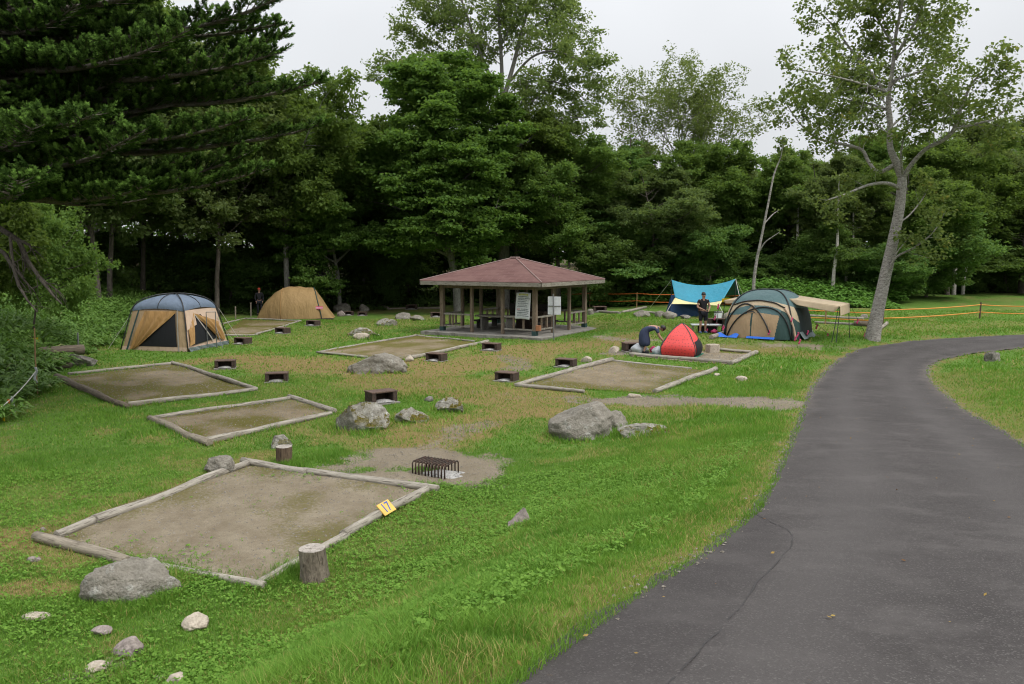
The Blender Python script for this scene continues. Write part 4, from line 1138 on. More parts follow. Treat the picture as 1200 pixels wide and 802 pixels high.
# ------------------------------------------------------------------ big green and beige dome tent
g0 = gp(894, 398); 
t4 = empty('dome_tent', (g0.x + .65, g0.y + 1.45, h1(g0.x + .65, g0.y + 1.45)), math.radians(-34), 'large dome tent in dark green and beige with crossed black poles', 'tent')
HW, HD, HH = 1.62, 1.60, 1.88
def dome(u, w):
    a = u * 2 * PI; c, s = math.cos(a), math.sin(a)
    pw = 3.2; k = (abs(c) ** pw + abs(s) ** pw) ** (-1 / pw)
    r = math.cos(w * PI / 2) ** .62
    return Vector((c * k * r * HW, s * k * r * HD, HH * math.sin(w * PI / 2) ** .92))
nu_, nv_ = 420, 150
parts = {}
def classify(p):
    x, y, z = p
    front = y < -.55 * abs(x) or (y < -.6)
    cap = z > 1.46 + .10 * math.cos(x * 1.1) - .10
    if z > 1.50 - .16 * x * x: return 'roof_cap'
    arch = 1.30 - .42 * (abs(x) / 1.25) ** 2.6
    if y > -.9 and x > .9: return 'side_screen'
    if y > -.9 and x < -.9: return 'side_wall'
    if y > -.2: return 'back_wall'
    if z > arch: return 'arch_band'
    if x > .70 + .18 * (z / 1.2): return 'front_wing'
    if abs(x) < 1.30:
        top = 1.02 - .12 * abs(x - .1)
        if abs(x + .22) < .032 and z < 1.0: return 'door_zip'
        if z > top and not (abs(x + .22) < .20 and z < 1.26 - 1.1 * abs(x + .22) + .06): return 'arch_window'
        return 'door_panel'
    return 'front_wing'
V = [[dome(i / nu_, j / nv_) for i in range(nu_)] for j in range(nv_ + 1)]
for j in range(nv_):
    for i in range(nu_):
        i2 = (i + 1) % nu_
        q = [V[j][i], V[j][i2], V[j + 1][i2], V[j + 1][i]]
        cq = (q[0] + q[2]) / 2; k = classify(cq); b = parts.setdefault((k, cq.x > 0) if k == 'front_wing' else (k, 0), MB())
        n = len(b.v); b.v += [tuple(x) for x in q]; b.f.append((n, n + 1, n + 2, n + 3))
for (k, _s), b in parts.items():
    bm = bmesh.new(); tmp = bpy.data.meshes.new('t'); tmp.from_pydata(b.v, [], b.f); bm.from_mesh(tmp); bmesh.ops.remove_doubles(bm, verts=bm.verts, dist=1e-5)
    b.v = [x.co[:] for x in bm.verts]; bm.verts.index_update(); b.f = [tuple(x.index for x in f.verts) for f in bm.faces]; bm.free(); bpy.data.meshes.remove(tmp)
    b.build(k, M[{'roof_cap': 't_tealp', 'arch_band': 't_cream', 'front_wing': 't_teal', 'door_panel': 't_beige', 'door_zip': 't_teal', 'arch_window': 't_tealp', 'side_screen': 't_dkmesh', 'side_wall': 't_teal', 'back_wall': 't_beige'}[k]], t4, smooth=True)
def onfront(x, z, off=.03):
    """front surface of the dome at height z"""
    r = max(0.0, 1 - (z / HH) ** (1 / .92) ** 2) if False else math.cos(math.asin(min(1, (max(z, 0) / HH) ** (1 / .92)))) ** .62
    k = max(0, 1 - min(1, abs(x) / (HW * r + 1e-6)) ** 3.2) ** (1 / 3.2)
    return Vector((x, -HD * r * k - off, z + off * .3))
def arcpole(pts, r=.028, name='pole', mat='black_pole'):
    q = np.array(pts, float); n = 24; u = np.linspace(0, len(q) - 1, n)
    xs = np.interp(u, range(len(q)), q[:, 0]); zs_ = np.interp(u, range(len(q)), q[:, 1])
    # soften the polyline
    for _ in range(2):
        xs[1:-1] = (xs[:-2] + 2 * xs[1:-1] + xs[2:]) / 4; zs_[1:-1] = (zs_[:-2] + 2 * zs_[1:-1] + zs_[2:]) / 4
    MB().tube([onfront(x, z) for x, z in zip(xs, zs_)], r, 6).build(name, M[mat], t4, smooth=True)
arcpole([(-1.25, .0), (-1.05, .42), (-.72, .86), (-.25, 1.16), (.25, 1.27), (.72, 1.16), (1.05, .84), (1.22, .42), (1.30, .0)])
arcpole([(.52, .25), (.36, .62), (.12, .96), (-.18, 1.26), (-.52, 1.38), (-.82, 1.26), (-1.1, .9), (-1.3, .5), (-1.42, .0)])
arcpole([(-1.05, 1.28), (-.6, 1.44), (0, 1.50), (.6, 1.42), (1.0, 1.22)], .026)
tops = [Vector((x, -.55 - .25 * (1 - (x / 1.0) ** 2) * 0, 0)) for x in (-1, 1)]
for sx in (-1, 1):
    pts = [dome(math.atan2(-1, sx) / (2 * PI) % 1, w / 14) * 1.012 for w in range(0, 15)]
    MB().tube(pts, .028, 6).build('pole', M['black_pole'], t4, smooth=True)
    pts = [dome(math.atan2(1, sx) / (2 * PI) % 1, w / 14) * 1.012 for w in range(0, 15)]
    MB().tube(pts, .028, 6).build('pole', M['black_pole'], t4, smooth=True)
arcpole([(1.0, 1.22), (1.22, .85), (1.36, .4), (1.42, .0)], .05, 'corner_strap', 't_pale')
MB().grid(lambda u, w: onfront(-.22 + (u - .5) * .5 * (1 - .3 * w), 1.02 + w * .05 - .1 * (2 * u - 1) ** 2, .05), 10, 3).build('vent_hood', M['black_pole'], t4, smooth=True)
# blue groundsheet poking out, grey-green skirt
MB().grid(lambda u, w: (-1.62 + u * .95, -1.62 - .25 * w, .16 * (1 - w) * (.6 + .4 * math.sin(u * 9)) + .02), 16, 4).build('groundsheet', M['t_bluesheet'], t4, smooth=True)
MB().grid(lambda u, w: (-.35 + u * 1.1, -1.63 - .12 * w, .07 * (1 - w) + .02), 10, 3).build('groundsheet', M['t_bluesheet'], t4, smooth=True)
MB().grid(lambda u, w: (1.52 + .22 * w + .05 * math.sin(u * 12), -1.0 + u * 2.0, .26 * (1 - w) ** 1.5 + .02 + .02 * math.sin(u * 17)), 24, 5).build('ground_skirt', M['t_greygreen'], t4, smooth=True)
# awnings on both sides with poles
def awn(pts, name, mat, sag):
    q = [Vector(p) for p in pts]
    MB().grid(lambda u, w: bil(q, u, w) - Vector((0, 0, sag * math.sin(u * PI) * math.sin(w * PI))), 14, 8).build(name, M[mat], t4, smooth=True, solid=.01)
awn([(.95, -.75, 1.58), (2.95, -.95, 1.34), (2.95, .75, 1.38), (.95, .75, 1.64)], 'awning', 't_cream', .05)
awn([(2.95, -.95, 1.34), (2.99, -.96, .98), (2.99, .74, 1.02), (2.95, .75, 1.38)], 'awning_flap', 't_cream', .0)
awn([(.95, -.77, 1.58), (2.93, -.97, 1.335), (2.75, -1.0, 1.11), (1.35, -.9, 1.34)], 'awning_edge', 't_cream', .0)
awn([(-1.75, -.35, 1.40), (-.75, -.55, 1.50), (-.75, .7, 1.56), (-1.75, .95, 1.46)], 'awning', 't_cream', .05)
awn([(-1.77, -.37, 1.395), (-.8, -.57, 1.49), (-.95, -.58, 1.33), (-1.66, -.4, 1.27)], 'awning_edge', 't_cream', .0)
for (x0, y0, x1, y1) in ((2.91, -.95, 2.75, -1.15), (2.93, -.8, 2.92, -1.2), (-1.72, -.35, -1.8, -.45), (2.93, .7, 3.0, .8)):
    MB().tube([(x0, y0, 1.36), (x1, y1, -.02)], .016, 6).build('awning_pole', M['black_pole'], t4)
def ribbon(parent, p, name='ribbon', s=1.0):
    p = Vector(p); MB().grid(lambda u, w: p + Vector(((u - .5) * .07 * s + .02 * math.sin(w * 6), .02 * math.sin(w * 5 + u), -w * .22 * s)), 2, 5).build(name, M['pink'], parent, smooth=True, solid=.004)
Rm4 = Matrix.Rotation(-t4.rotation_euler.z, 3, 'Z')
for k, (a, b2) in enumerate((((2.95, .75, 1.38), (3.6, 1.2, 0)), ((1.3, .6, .9), (2.3, .9, 0)), ((1.42, -1.2, .6), (1.75, -1.75, 0)), ((-1.75, -.35, 1.38), (-2.5, -.6, 0)), ((-1.75, .95, 1.44), (-2.5, 1.5, 0)))):
    guy(t4, a, b2, mat='black_pole', r=.007)
    for t in (.45, .85):
        q = Vector(a).lerp(Vector(b2), t); ribbon(t4, q, s=.9)
for p in ((-1.33, -1.55, .42), (.52, -1.62, .36), (1.44, -1.3, .14), (1.28, -1.3, .88), (1.75, -.7, .35)): ribbon(t4, p, s=.8)

# ------------------------------------------------------------------ turquoise and yellow tarp, navy tent below it
D5 = 43.5
tp = empty('tarp_shelter', (at(823, 372, D5).x, D5, h1(at(823, 372, D5).x, D5)), 0, 'turquoise tarp with a pale yellow lower band on two poles', 'tarp')
def tp_(px, py, d): p = at(px, py, d) - tp.location; return p
A, B_ = tp_(787, 328, D5), tp_(862, 327, D5)
C_, D_ = tp_(786.5, 356.5, D5 - 1.5), tp_(843, 358.5, D5 - 2.2)
mA, mB = tp_(791, 349, D5 - .9), tp_(847, 352, D5 - 1.5)
def band(p00, p10, p01, p11, sag0, sag1, bow=.0, name='', mat=''):
    def fn(u, w):
        a = p00.lerp(p10, u); a.z -= sag0 * 4 * u * (1 - u); c = p01.lerp(p11, u); c.z -= sag1 * 4 * u * (1 - u)
        q = a.lerp(c, w); q.y += bow * math.sin(w * PI) * math.sin(u * PI); return q
    MB().grid(fn, 24, 12).build(name, M[mat], tp, smooth=True, solid=.006)
band(A, B_, mA, mB, .33, .22, .15, 'canopy', 't_turq')
band(mA + Vector((0, -.012, 0)), mB + Vector((0, -.012, 0)), C_, D_, .22, -.03, .05, 'yellow_band', 't_yellow')
E_ = tp_(868, 345, D5 + 2.6); F_ = tp_(800, 350, D5 + 2.6)
band(A + Vector((0, .02, 0)), B_ + Vector((0, .02, 0)), F_, E_, .33, .1, .1, 'rear_canopy', 't_turqd')
for q, g_ in ((A, (760, 363)), (B_, (880, 364)), (B_, (872, 372)), (C_, (777, 373)), (D_, (852, 376))):
    b2 = gp(*g_) - tp.location; guy(tp, q, b2, mat='white_rope', r=.014)
for q, px in ((A, 789), (B_, 861)):
    g_ = Vector((q.x, q.y, 0)); MB().tube([g_, q], .025, 6).build('pole', M['black_pole'], tp)
# navy tent with a rust door under the tarp
g0 = gp(803, 371.5)
t5 = empty('ridge_tent', (g0.x + .05, g0.y + .9, h1(g0.x, g0.y + .9)), 0, 'navy blue tent with a rust orange door under the turquoise tarp', 'tent')
def t5f(u, w): return Vector(((-.82 + 1.6 * u) * (1 - .22 * w) , -.8 + .75 * w, 1.15 * w))
MB().grid(t5f, 8, 8).build('front_wall', M['t_navy'], t5, smooth=True)
MB().grid(lambda u, w: t5f(u, w) * Vector((1, -1, 1)) if False else Vector((t5f(u, w).x, .75 - .75 * w, 1.15 * w)), 8, 8).build('back_wall', M['t_navy'], t5, smooth=True)
q = [Vector((.78, -.8, 0)), Vector((1.18, -.35, 0)), Vector((1.0, -.04, 1.15)), Vector((.61, -.06, 1.16))]
MB().grid(lambda u, w: bil(q, u, w), 6, 8).build('door', M['t_rust'], t5, smooth=True)
q2 = [Vector((1.18, -.35, 0)), Vector((.78, .75, 0)), Vector((.61, .0, 1.15)), Vector((1.0, -.04, 1.15))]
MB().grid(lambda u, w: bil(q2, u, w), 6, 8).build('side_wall', M['t_navy'], t5, smooth=True)
q3 = [Vector((-.82, -.8, 0)), Vector((-.82, .75, 0)), Vector((-.64, .0, 1.15)), Vector((-.64, -.05, 1.15))]
MB().grid(lambda u, w: bil(q3, u, w), 6, 8).build('side_wall', M['t_navy'], t5, smooth=True)

# cloths hung under the awning, camp table, cooler, bags
def hang(px0, py0, px1, py1, d, name, mat, label, cat):
    a = at(px0, py0, d); c = at(px1, py0, d); z1 = at(px0, py1, d).z
    o = MB().grid(lambda u, w: Vector(((a.x + (c.x - a.x) * u) - a.x, .03 * math.sin(u * 11), (z1 - a.z) * w)), 12, 6).build(name, M[mat], None, smooth=True, loc=a, solid=.006)
    return tag(o, label, cat)
hang(846, 350, 859.5, 354.5, 36.5, 'yellow_cloth', 't_yelb', 'yellow cloth hanging on the line under the left awning', 'cloth')
hang(860.5, 350, 864, 357, 36.4, 'blue_towel', 'blue_cloth', 'pale blue towel hanging beside the yellow cloth', 'towel')
g0 = gp(826, 390)
e = empty('camp_table', (g0.x, g0.y, h1(g0.x, g0.y)), math.radians(-6), 'low folding camp table with a white top near the man in black', 'table')
MB().box((0, 0, .34), (1.15, .55, .03)).build('table_top', M['white'], e)
for sx in (-.48, .48):
    for sy in (-.2, .2): MB().tube([(sx, sy, .32), (sx + (.06 if sx > 0 else -.06), sy, 0)], .014, 6).build('leg', M['metal_grey'], e)
MB().box((.1, .05, .14), (.75, .4, .24)).build('lower_shelf', M['black_cloth'], e)
g0 = gp(841.5, 374)
e = empty('cooler_box', (g0.x, g0.y, h1(g0.x, g0.y)), .2, 'white cooler box standing under the edge of the tarp', 'cooler')
MB().box((0, 0, .17), (.36, .26, .32)).build('box_body', M['white'], e, bevel=.03); MB().box((0, 0, .36), (.38, .28, .055)).build('lid', M['metal_grey'], e, bevel=.02)
def bag(px, w, h, label, mat, seed, rz=0):
    g = gp(*px); rg = np.random.default_rng(seed); v, f = ICO3; p = v * np.array([w / 2, w * .4, h / 2])
    k = fbm(v[:, 0] * 2.6 + seed, v[:, 1] * 2.6, v[:, 2] * 2.6, seed=seed, octv=4) - .5
    p = p * (1 + .9 * k[:, None]); top = np.maximum(v[:, 2], 0); p[:, :2] *= (1 - .55 * top[:, None]); p[:, 2] += h * .42
    o = np_mesh('plastic_bag', p, [f], M[mat], smooth=True, loc=(g.x, g.y + w * .4, h1(g.x, g.y)))
    return tag(o, label, 'bag')
bag((750, 415), .62, .42, 'crumpled white plastic bag at the feet of the bending person', 'white_bag', 3)
bag((772, 416.5), .42, .36, 'white bag with red print beside the red tent', 'white_bag', 5)
bag((766, 414), .26, .3, 'small pink bag between the two white bags', 'pink', 8)
bag((838, 391), .28, .2, 'small pink and grey bag left of the big dome tent', 'pink', 11)
g0 = gp(772, 417); o = MB().grid(lambda u, w: ((u - .5) * 1.3, (w - .5) * .8, .022 + .012 * math.sin(u * 14) * math.sin(w * 9)), 14, 10).build('ground_cloth', M['t_greensheet'], None, smooth=True, loc=(g0.x, g0.y + .25, h1(g0.x, g0.y + .25) + .0))
tag(o, 'green groundsheet spread left of the red tent', 'groundsheet')
# tripod hanging stand with dark kettle near the man
g0 = gp(829, 389)
e = empty('camp_tripod', g0, 0, 'thin silver camp tripod with pink ribbons before the man in black', 'tripod')
for x, y in ((-.35, -.1), (.32, -.15), (.05, .35)):
    MB().tube([(x, y, 0), (.02 + .45 * (x > .2), 0, 1.25)], .014, 6).build('leg', M['metal_grey'], e)
for p in ((-.3, -.1, .32), (-.08, 0, 1.05), (.42, -.05, 1.2), (.36, -.1, .4)): ribbon(e, p)

# ------------------------------------------------------------------ rope fences and stakes
def rope_fence(name, posts, ropes, label, ropemat, postmat='stake', ph=1.0, pr=.035, sag=.05):
    base = gp(*posts[0]); e = empty(name, base, 0, label, 'rope fence')
    tops = []
    for (px, py) in posts:
        g = gp(px, py); b = g - e.location
        MB().tube([b - Vector((0, 0, .1)), b + Vector((.02, 0, ph))], pr, 7).build('post', M[postmat], e)
        tops.append(b)
    for hgt in ropes:
        pts = []
        for a, c in zip(tops[:-1], tops[1:]):
            for t in np.linspace(0, 1, 7)[:-1]: q = a.lerp(c, t); q.z += hgt - sag * 4 * t * (1 - t); pts.append(q)
        q = tops[-1].copy(); q.z += hgt; pts.append(q)
        MB().tube(pts, .024, 6).build('rope', M[ropemat], e, smooth=True)
    return e
rope_fence('rope_fence', [(654, 359), (691, 360), (746, 361), (800, 363), (872, 366), (905, 368)], (.92, .45), 'orange rope fence on wooden stakes behind the pavilion and the turquoise tarp', 'orange_rope')
rope_fence('rope_fence', [(938, 378), (967, 380), (1026, 383)], (.62, .28), 'orange rope fence behind the dome tent, ending at the big birch', 'yellow_rope', ph=.68, sag=.02)
rope_fence('rope_fence', [(1034, 382), (1148, 373.5), (1225, 375)], (.72, .34), 'orange rope fence along the meadow right of the big birch', 'yellow_rope', 'stake_dark', .85, .04, .05)
for px, lab, mt_, hh in (((420, 360), 'thin reddish stake at the forest edge right of the brown tent', 'stake_dark', .9), ((515, 356), 'yellowish stake under the trees left of the pavilion', 'stake', 1.4),
        ((276, 374), 'short grey stake at the far left log of the grassy pad', 'log_mid', .75), ((294, 371), 'taller grey stake left of the brown tent', 'log_mid', .85)):
    g = gp(*px); tag(MB().tube([(0, 0, -.1), (.02, 0, hh)], .04, 7).build('stake', M[mt_], None, loc=g), lab, 'stake', 'stakes at the forest edge')
# white rope with streamers and its stakes on the left
g = gp(44, 462)
e = empty('rope_stake', g, 0, 'thin brown stake with white tape ties and a rope running down left', 'stake')
MB().tube([(0, 0, -.1), (.0, 0, .9), (.03, 0, 1.75)], .018, 6).build('stake_pole', M['stake'], e)
r0 = Vector((0, 0, .62)); r1 = gp(-14, 506) - e.location + Vector((0, 0, .3))
MB().tube([r0.lerp(r1, t) - Vector((0, 0, .1 * 4 * t * (1 - t))) for t in np.linspace(0, 1, 9)], .014, 6).build('rope', M['white_rope'], e, smooth=True)
MB().grid(lambda u, w: (.0 + (u - .5) * .07 + .03 * math.sin(w * 7), -.03, .72 - w * .42), 3, 8).build('tape', M['white_bag'], e, smooth=True, solid=.006)
for t, mtn in ((.62, 'orange_rope'), (.55, 'white_bag'), (.75, 't_yelb')):
    q = r0.lerp(r1, t); MB().grid(lambda u, w: q + Vector(((u - .5) * .05 + .04 * w, -.02, -.06 - w * .38)), 2, 6).build('streamer', M[mtn], e, smooth=True, solid=.005)
g = gp(78, 424); tag(MB().tube([(0, 0, 0), (0, 0, .95)], .03, 7).build('stake', M['metal_grey'], None, loc=(g.x, g.y + .8, h1(g.x, g.y + .8))), 'short grey stake behind the log pile', 'stake')
g = gp(30, 424); e = empty('marker_flag', (g.x, g.y + .7, h1(g.x, g.y + .7)), 0, 'small yellow marker card on a stick in the bamboo grass', 'marker')
MB().tube([(0, 0, 0), (0, 0, .75)], .012, 6).build('stick', M['stake'], e); MB().box((.0, -.02, .70), (.2, .01, .15)).build('card', M['t_yelb'], e)

# ------------------------------------------------------------------ people
def skin_body(name, joints, edges, mat, parent, root, sub=2):
    me = bpy.data.meshes.new(name); bm = bmesh.new(); ly = bm.verts.layers.skin.verify(); vv = {}
    for k, (p, r) in joints.items():
        v = bm.verts.new(p); v[ly].radius = (r, r) if not isinstance(r, tuple) else r; v[ly].use_root = (k == root); vv[k] = v
    for a, b2 in edges: bm.edges.new((vv[a], vv[b2]))
    bm.to_mesh(me); bm.free(); me.materials.append(mat)
    o = bpy.data.objects.new(name, me); COL.objects.link(o); o.parent = parent
    md = o.modifiers.new('skin', 'SKIN'); md.use_smooth_shade = True; md.branch_smoothing = .6
    sb = o.modifiers.new('smooth', 'SUBSURF'); sb.levels = sub; sb.render_levels = sub
    return o
def hand(J, E, tag_, w, d, side):
    """palm, four unequal bent fingers and a thumb, growing from wrist joint w along d"""
    d = Vector(d).normalized(); s = Vector(side).normalized(); n = d.cross(s)
    p = Vector(w); J[tag_ + 'palm'] = (p + d * .06, .028)
    E.append((tag_ + 'w', tag_ + 'palm'))
    for k, ln in enumerate((.072, .08, .074, .058)):
        b0 = p + d * .10 + s * (.03 - .02 * k)
        J[f'{tag_}f{k}a'] = (b0, .009); J[f'{tag_}f{k}b'] = (b0 + d * ln * .6 + n * .012, .0085); J[f'{tag_}f{k}c'] = (b0 + d * ln * .9 + n * .04, .007)
        E += [(tag_ + 'palm', f'{tag_}f{k}a'), (f'{tag_}f{k}a', f'{tag_}f{k}b'), (f'{tag_}f{k}b', f'{tag_}f{k}c')]
    J[tag_ + 't1'] = (p + d * .06 + s * .045, .011); J[tag_ + 't2'] = (p + d * .105 + s * .06 + n * .01, .009)
    E += [(tag_ + 'palm', tag_ + 't1'), (tag_ + 't1', tag_ + 't2')]
def person(loc, rz, J, legs, label, clothes, hairp, shoes):
    """J: joints of the bare body facing local -Y"""
    e = empty('person', loc, rz, label, 'person')
    E = [('hip', 'waist'), ('waist', 'chest'), ('chest', 'neck'), ('neck', 'jaw'), ('jaw', 'head'), ('head', 'crown')]
    for s in 'LR':
        E += [('chest', s + 'sh'), (s + 'sh', s + 'el'), (s + 'el', s + 'w'), ('hip', s + 'hp'), (s + 'hp', s + 'kn'), (s + 'kn', s + 'an'), (s + 'an', s + 'toe')]
        w = Vector(J[s + 'w'][0]); d = w - Vector(J[s + 'el'][0]); hand(J, E, s, w, d, (0, -1, 0.01) if abs(d.normalized().y) < .8 else (1 if s == 'R' else -1, 0, 0))
    hd = Vector(J['head'][0]); fwd = Vector(J.pop('fwd')); upv = (Vector(J['crown'][0]) - hd).normalized()
    J['nose'] = (hd + fwd * .105 - upv * .01, .014); E.append(('head', 'nose'))
    sd = fwd.cross(upv)
    for q in (-1, 1): J[f'ear{q}'] = (hd + sd * .088 * q - upv * .005, .016); E.append(('head', f'ear{q}'))
    skin_body('body', J, E, M['skin'], e, 'hip')
    for q in (-1, 1):
        c = hd + fwd * .085 + sd * .034 * q + upv * .022
        b = MB(); v, f = ICO3; b.add([c + Vector(x) * .012 for x in v], [tuple(x) for x in f]); b.build('eye', M['hair'], e, smooth=True)
    c = hd + fwd * .092 - upv * .055; b = MB().beam(c - sd * .022, c + sd * .022, .012, .008); b.build('mouth', M['red_cloth'], e)
    for nm, jj, ee, mat in clothes:
        JJ = {k: ((J[k][0] if k in J else v0), r) for k, (v0, r) in jj.items()}
        skin_body(nm, JJ, ee, M[mat], e, next(iter(jj)))
    hm, hmat, hname = hairp
    v, f = ICO3; b = MB(); pts = []
    for x in v:
        x = Vector(x); p = hd + upv * .03 - fwd * .012 + (sd * x.dot(Vector((1, 0, 0))) * .092 + fwd * (-x.y) * .108 + upv * x.z * .118)
        fr = -x.y
        if x.z < -.05 and fr > .1: p = hd + (p - hd) * .7
        if x.z < -.35: p = hd + (p - hd) * .85
        pts.append(p)
    b.add(pts, [tuple(x) for x in f]); b.build(hname, M[hmat], e, smooth=True)
    for s in 'LR':
        an, toe = Vector(J[s + 'an'][0]), Vector(J[s + 'toe'][0])
        b = MB(); d = (toe - an); d.z = 0; d.normalize()
        b.tube([an - d * .06 + Vector((0, 0, -.03)), an + d * .05 + Vector((0, 0, -.025)), toe + d * .03 + Vector((0, 0, .005))], [.045, .052, .038], 10); b.build('shoe', M[shoes], e, smooth=True)
    return e
def standing(h=1.70, arms=None):
    k = h / 1.72
    J = {'hip': ((0, 0, .92), .125), 'waist': ((0, 0, 1.08), .12), 'chest': ((0, .01, 1.30), .135), 'neck': ((0, .01, 1.47), .052), 'jaw': ((0, -.015, 1.535), .062), 'head': ((0, -.01, 1.60), .082), 'crown': ((0, .0, 1.665), .066), 'fwd': (0, -1, 0)}
    for s, q in (('L', 1), ('R', -1)):
        J[s + 'sh'] = ((.185 * q, .01, 1.40), .055); J[s + 'el'] = ((.25 * q, .02, 1.13), .042); J[s + 'w'] = ((.20 * q, -.10, .90), .029)
        J[s + 'hp'] = ((.095 * q, 0, .86), .088); J[s + 'kn'] = ((.105 * q, -.01, .48), .056); J[s + 'an'] = ((.115 * q, .02, .085), .040); J[s + 'toe'] = ((.13 * q, -.13, .035), .030)
    if arms: J.update(arms)
    return {n: ((tuple(x * k for x in v[0]), v[1] * k) if n != 'fwd' else v) for n, v in J.items()}
JM = standing(1.72, {'Rel': ((-.27, -.02, 1.12), .042), 'Rw': ((-.10, -.24, 1.02), .029), 'Lel': ((.27, -.04, 1.12), .042), 'Lw': ((.14, -.25, 1.0), .029)})
shirt = [('shirt', {'chest': (0, .155), 'waist': (0, .142), 'hip': (0, .148), 'neck': (0, .066), 'Lsh': (0, .075), 'Rsh': (0, .075), 'Ls': ((.225, .01, 1.25), .066), 'Rs': ((-.225, .01, 1.25), .066)},
          [('chest', 'waist'), ('waist', 'hip'), ('chest', 'neck'), ('chest', 'Lsh'), ('chest', 'Rsh'), ('Lsh', 'Ls'), ('Rsh', 'Rs')], 'black_cloth'),
         ('shorts', {'hip': (0, .145), 'Lhp': (0, .108), 'Rhp': (0, .108), 'Lk': ((.105, -.005, .50), .088), 'Rk': ((-.105, -.005, .50), .088)}, [('hip', 'Lhp'), ('hip', 'Rhp'), ('Lhp', 'Lk'), ('Rhp', 'Rk')], 'dark_cloth')]
g = gp(823.5, 391); person(g, math.radians(8), JM, None, 'man in black shirt and shorts standing before the turquoise tarp', shirt, ('hair', 'hair', 'hair'), 'blue_cloth')
# the one in the red cap, standing behind the brown tent
JM2 = standing(1.7)
trous = [('jacket', {'chest': (0, .16), 'waist': (0, .15), 'hip': (0, .155), 'neck': (0, .07), 'Lsh': (0, .078), 'Rsh': (0, .078), 'Lel': (0, .06), 'Rel': (0, .06), 'Lw': (0, .045), 'Rw': (0, .045)},
          [('chest', 'waist'), ('waist', 'hip'), ('chest', 'neck'), ('chest', 'Lsh'), ('chest', 'Rsh'), ('Lsh', 'Lel'), ('Rsh', 'Rel'), ('Lel', 'Lw'), ('Rel', 'Rw')], 'black_cloth'), ('trousers', {'hip': (0, .145), 'Lhp': (0, .105), 'Rhp': (0, .105), 'Lk': ((.105, -.005, .48), .078), 'Rk': ((-.105, -.005, .48), .078), 'La': ((.115, .02, .11), .062), 'Ra': ((-.115, .02, .11), .062)},
         [('hip', 'Lhp'), ('hip', 'Rhp'), ('Lhp', 'Lk'), ('Rhp', 'Rk'), ('Lk', 'La'), ('Rk', 'Ra')], 'dark_cloth')]
g = at(304.5, 371, 49.5); person((g.x, g.y, h1(g.x, g.y)), math.radians(20), JM2, None, 'person in dark clothes and red cap standing behind the brown tent', trous, ('cap', 'red_cloth', 'cap'), 'black_cloth')
# the one bending over the bags, in a navy dress, seen from the side (facing +X after turning)
JB = {'hip': ((0, .20, .80), .14), 'waist': ((0, .08, .93), .125), 'chest': ((0, -.18, 1.0), .135), 'neck': ((0, -.36, .97), .052), 'jaw': ((0, -.425, .905), .06), 'head': ((0, -.46, .93), .082), 'crown': ((0, -.53, .945), .07), 'fwd': (0, -.25, -.97)}
for s, q in (('L', 1), ('R', -1)):
    JB[s + 'sh'] = ((.17 * q, -.27, .93), .055); JB[s + 'el'] = ((.20 * q, -.36, .66), .042); JB[s + 'w'] = ((.13 * q, -.52, .46), .029)
    JB[s + 'hp'] = ((.095 * q, .2, .74), .09); JB[s + 'kn'] = ((.11 * q, .08, .42), .056); JB[s + 'an'] = ((.115 * q, .18, .085), .04); JB[s + 'toe'] = ((.125 * q, .03, .035), .03)
dress = [('dress', {'chest': (0, .165), 'waist': (0, .165), 'hip': (0, .20), 'sk': ((0, .17, .50), .235), 'hem': ((0, .15, .22), .25), 'neck': (0, .066), 'Lsh': (0, .075), 'Rsh': (0, .075), 'Ls': ((.195, -.33, .76), .064), 'Rs': ((-.195, -.33, .76), .064)},
          [('chest', 'waist'), ('waist', 'hip'), ('hip', 'sk'), ('sk', 'hem'), ('chest', 'neck'), ('chest', 'Lsh'), ('chest', 'Rsh'), ('Lsh', 'Ls'), ('Rsh', 'Rs')], 'navy_cloth')]
g = gp(762, 416); person((g.x, g.y + .3, h1(g.x, g.y + .3) + .016), math.radians(80), JB, None, 'person in a navy dress bending over bags beside the red tent', dress, ('hair', 'hair', 'hair'), 'black_cloth')

# ------------------------------------------------------------------ trees
class Wood:
    def __init__(s, seed): s.t = []; s.sp = []; s.rg = random.Random(seed); s.ng = np.random.default_rng(seed)
def rv(rg): return Vector((rg.gauss(0, 1), rg.gauss(0, 1), rg.gauss(0, 1)))
def grow(w, p, d, ln, r, lvl, P):
    """one branch and everything on it"""
    rg = w.rg; mx = P['levels']
    n = max(3, min(9, int(ln / P.get('seg', .55)))); st = ln / n
    pts = [p.copy()]; rs = [r]; q = p.copy(); dd = d.normalized()
    for i in range(n):
        dd = (dd + rv(rg) * P['wob'][min(lvl, len(P['wob']) - 1)] + Vector((0, 0, P['trop'][min(lvl, len(P['trop']) - 1)]))).normalized()
        q = q + dd * st; pts.append(q.copy()); rs.append(r * (1 - .82 * (i + 1) / n))
    if r > P.get('rmin', .006): w.t.append((pts, rs, 7 if lvl <= 1 else (5 if lvl == 2 else 4)))
    kids(w, pts, rs, ln, lvl, P)
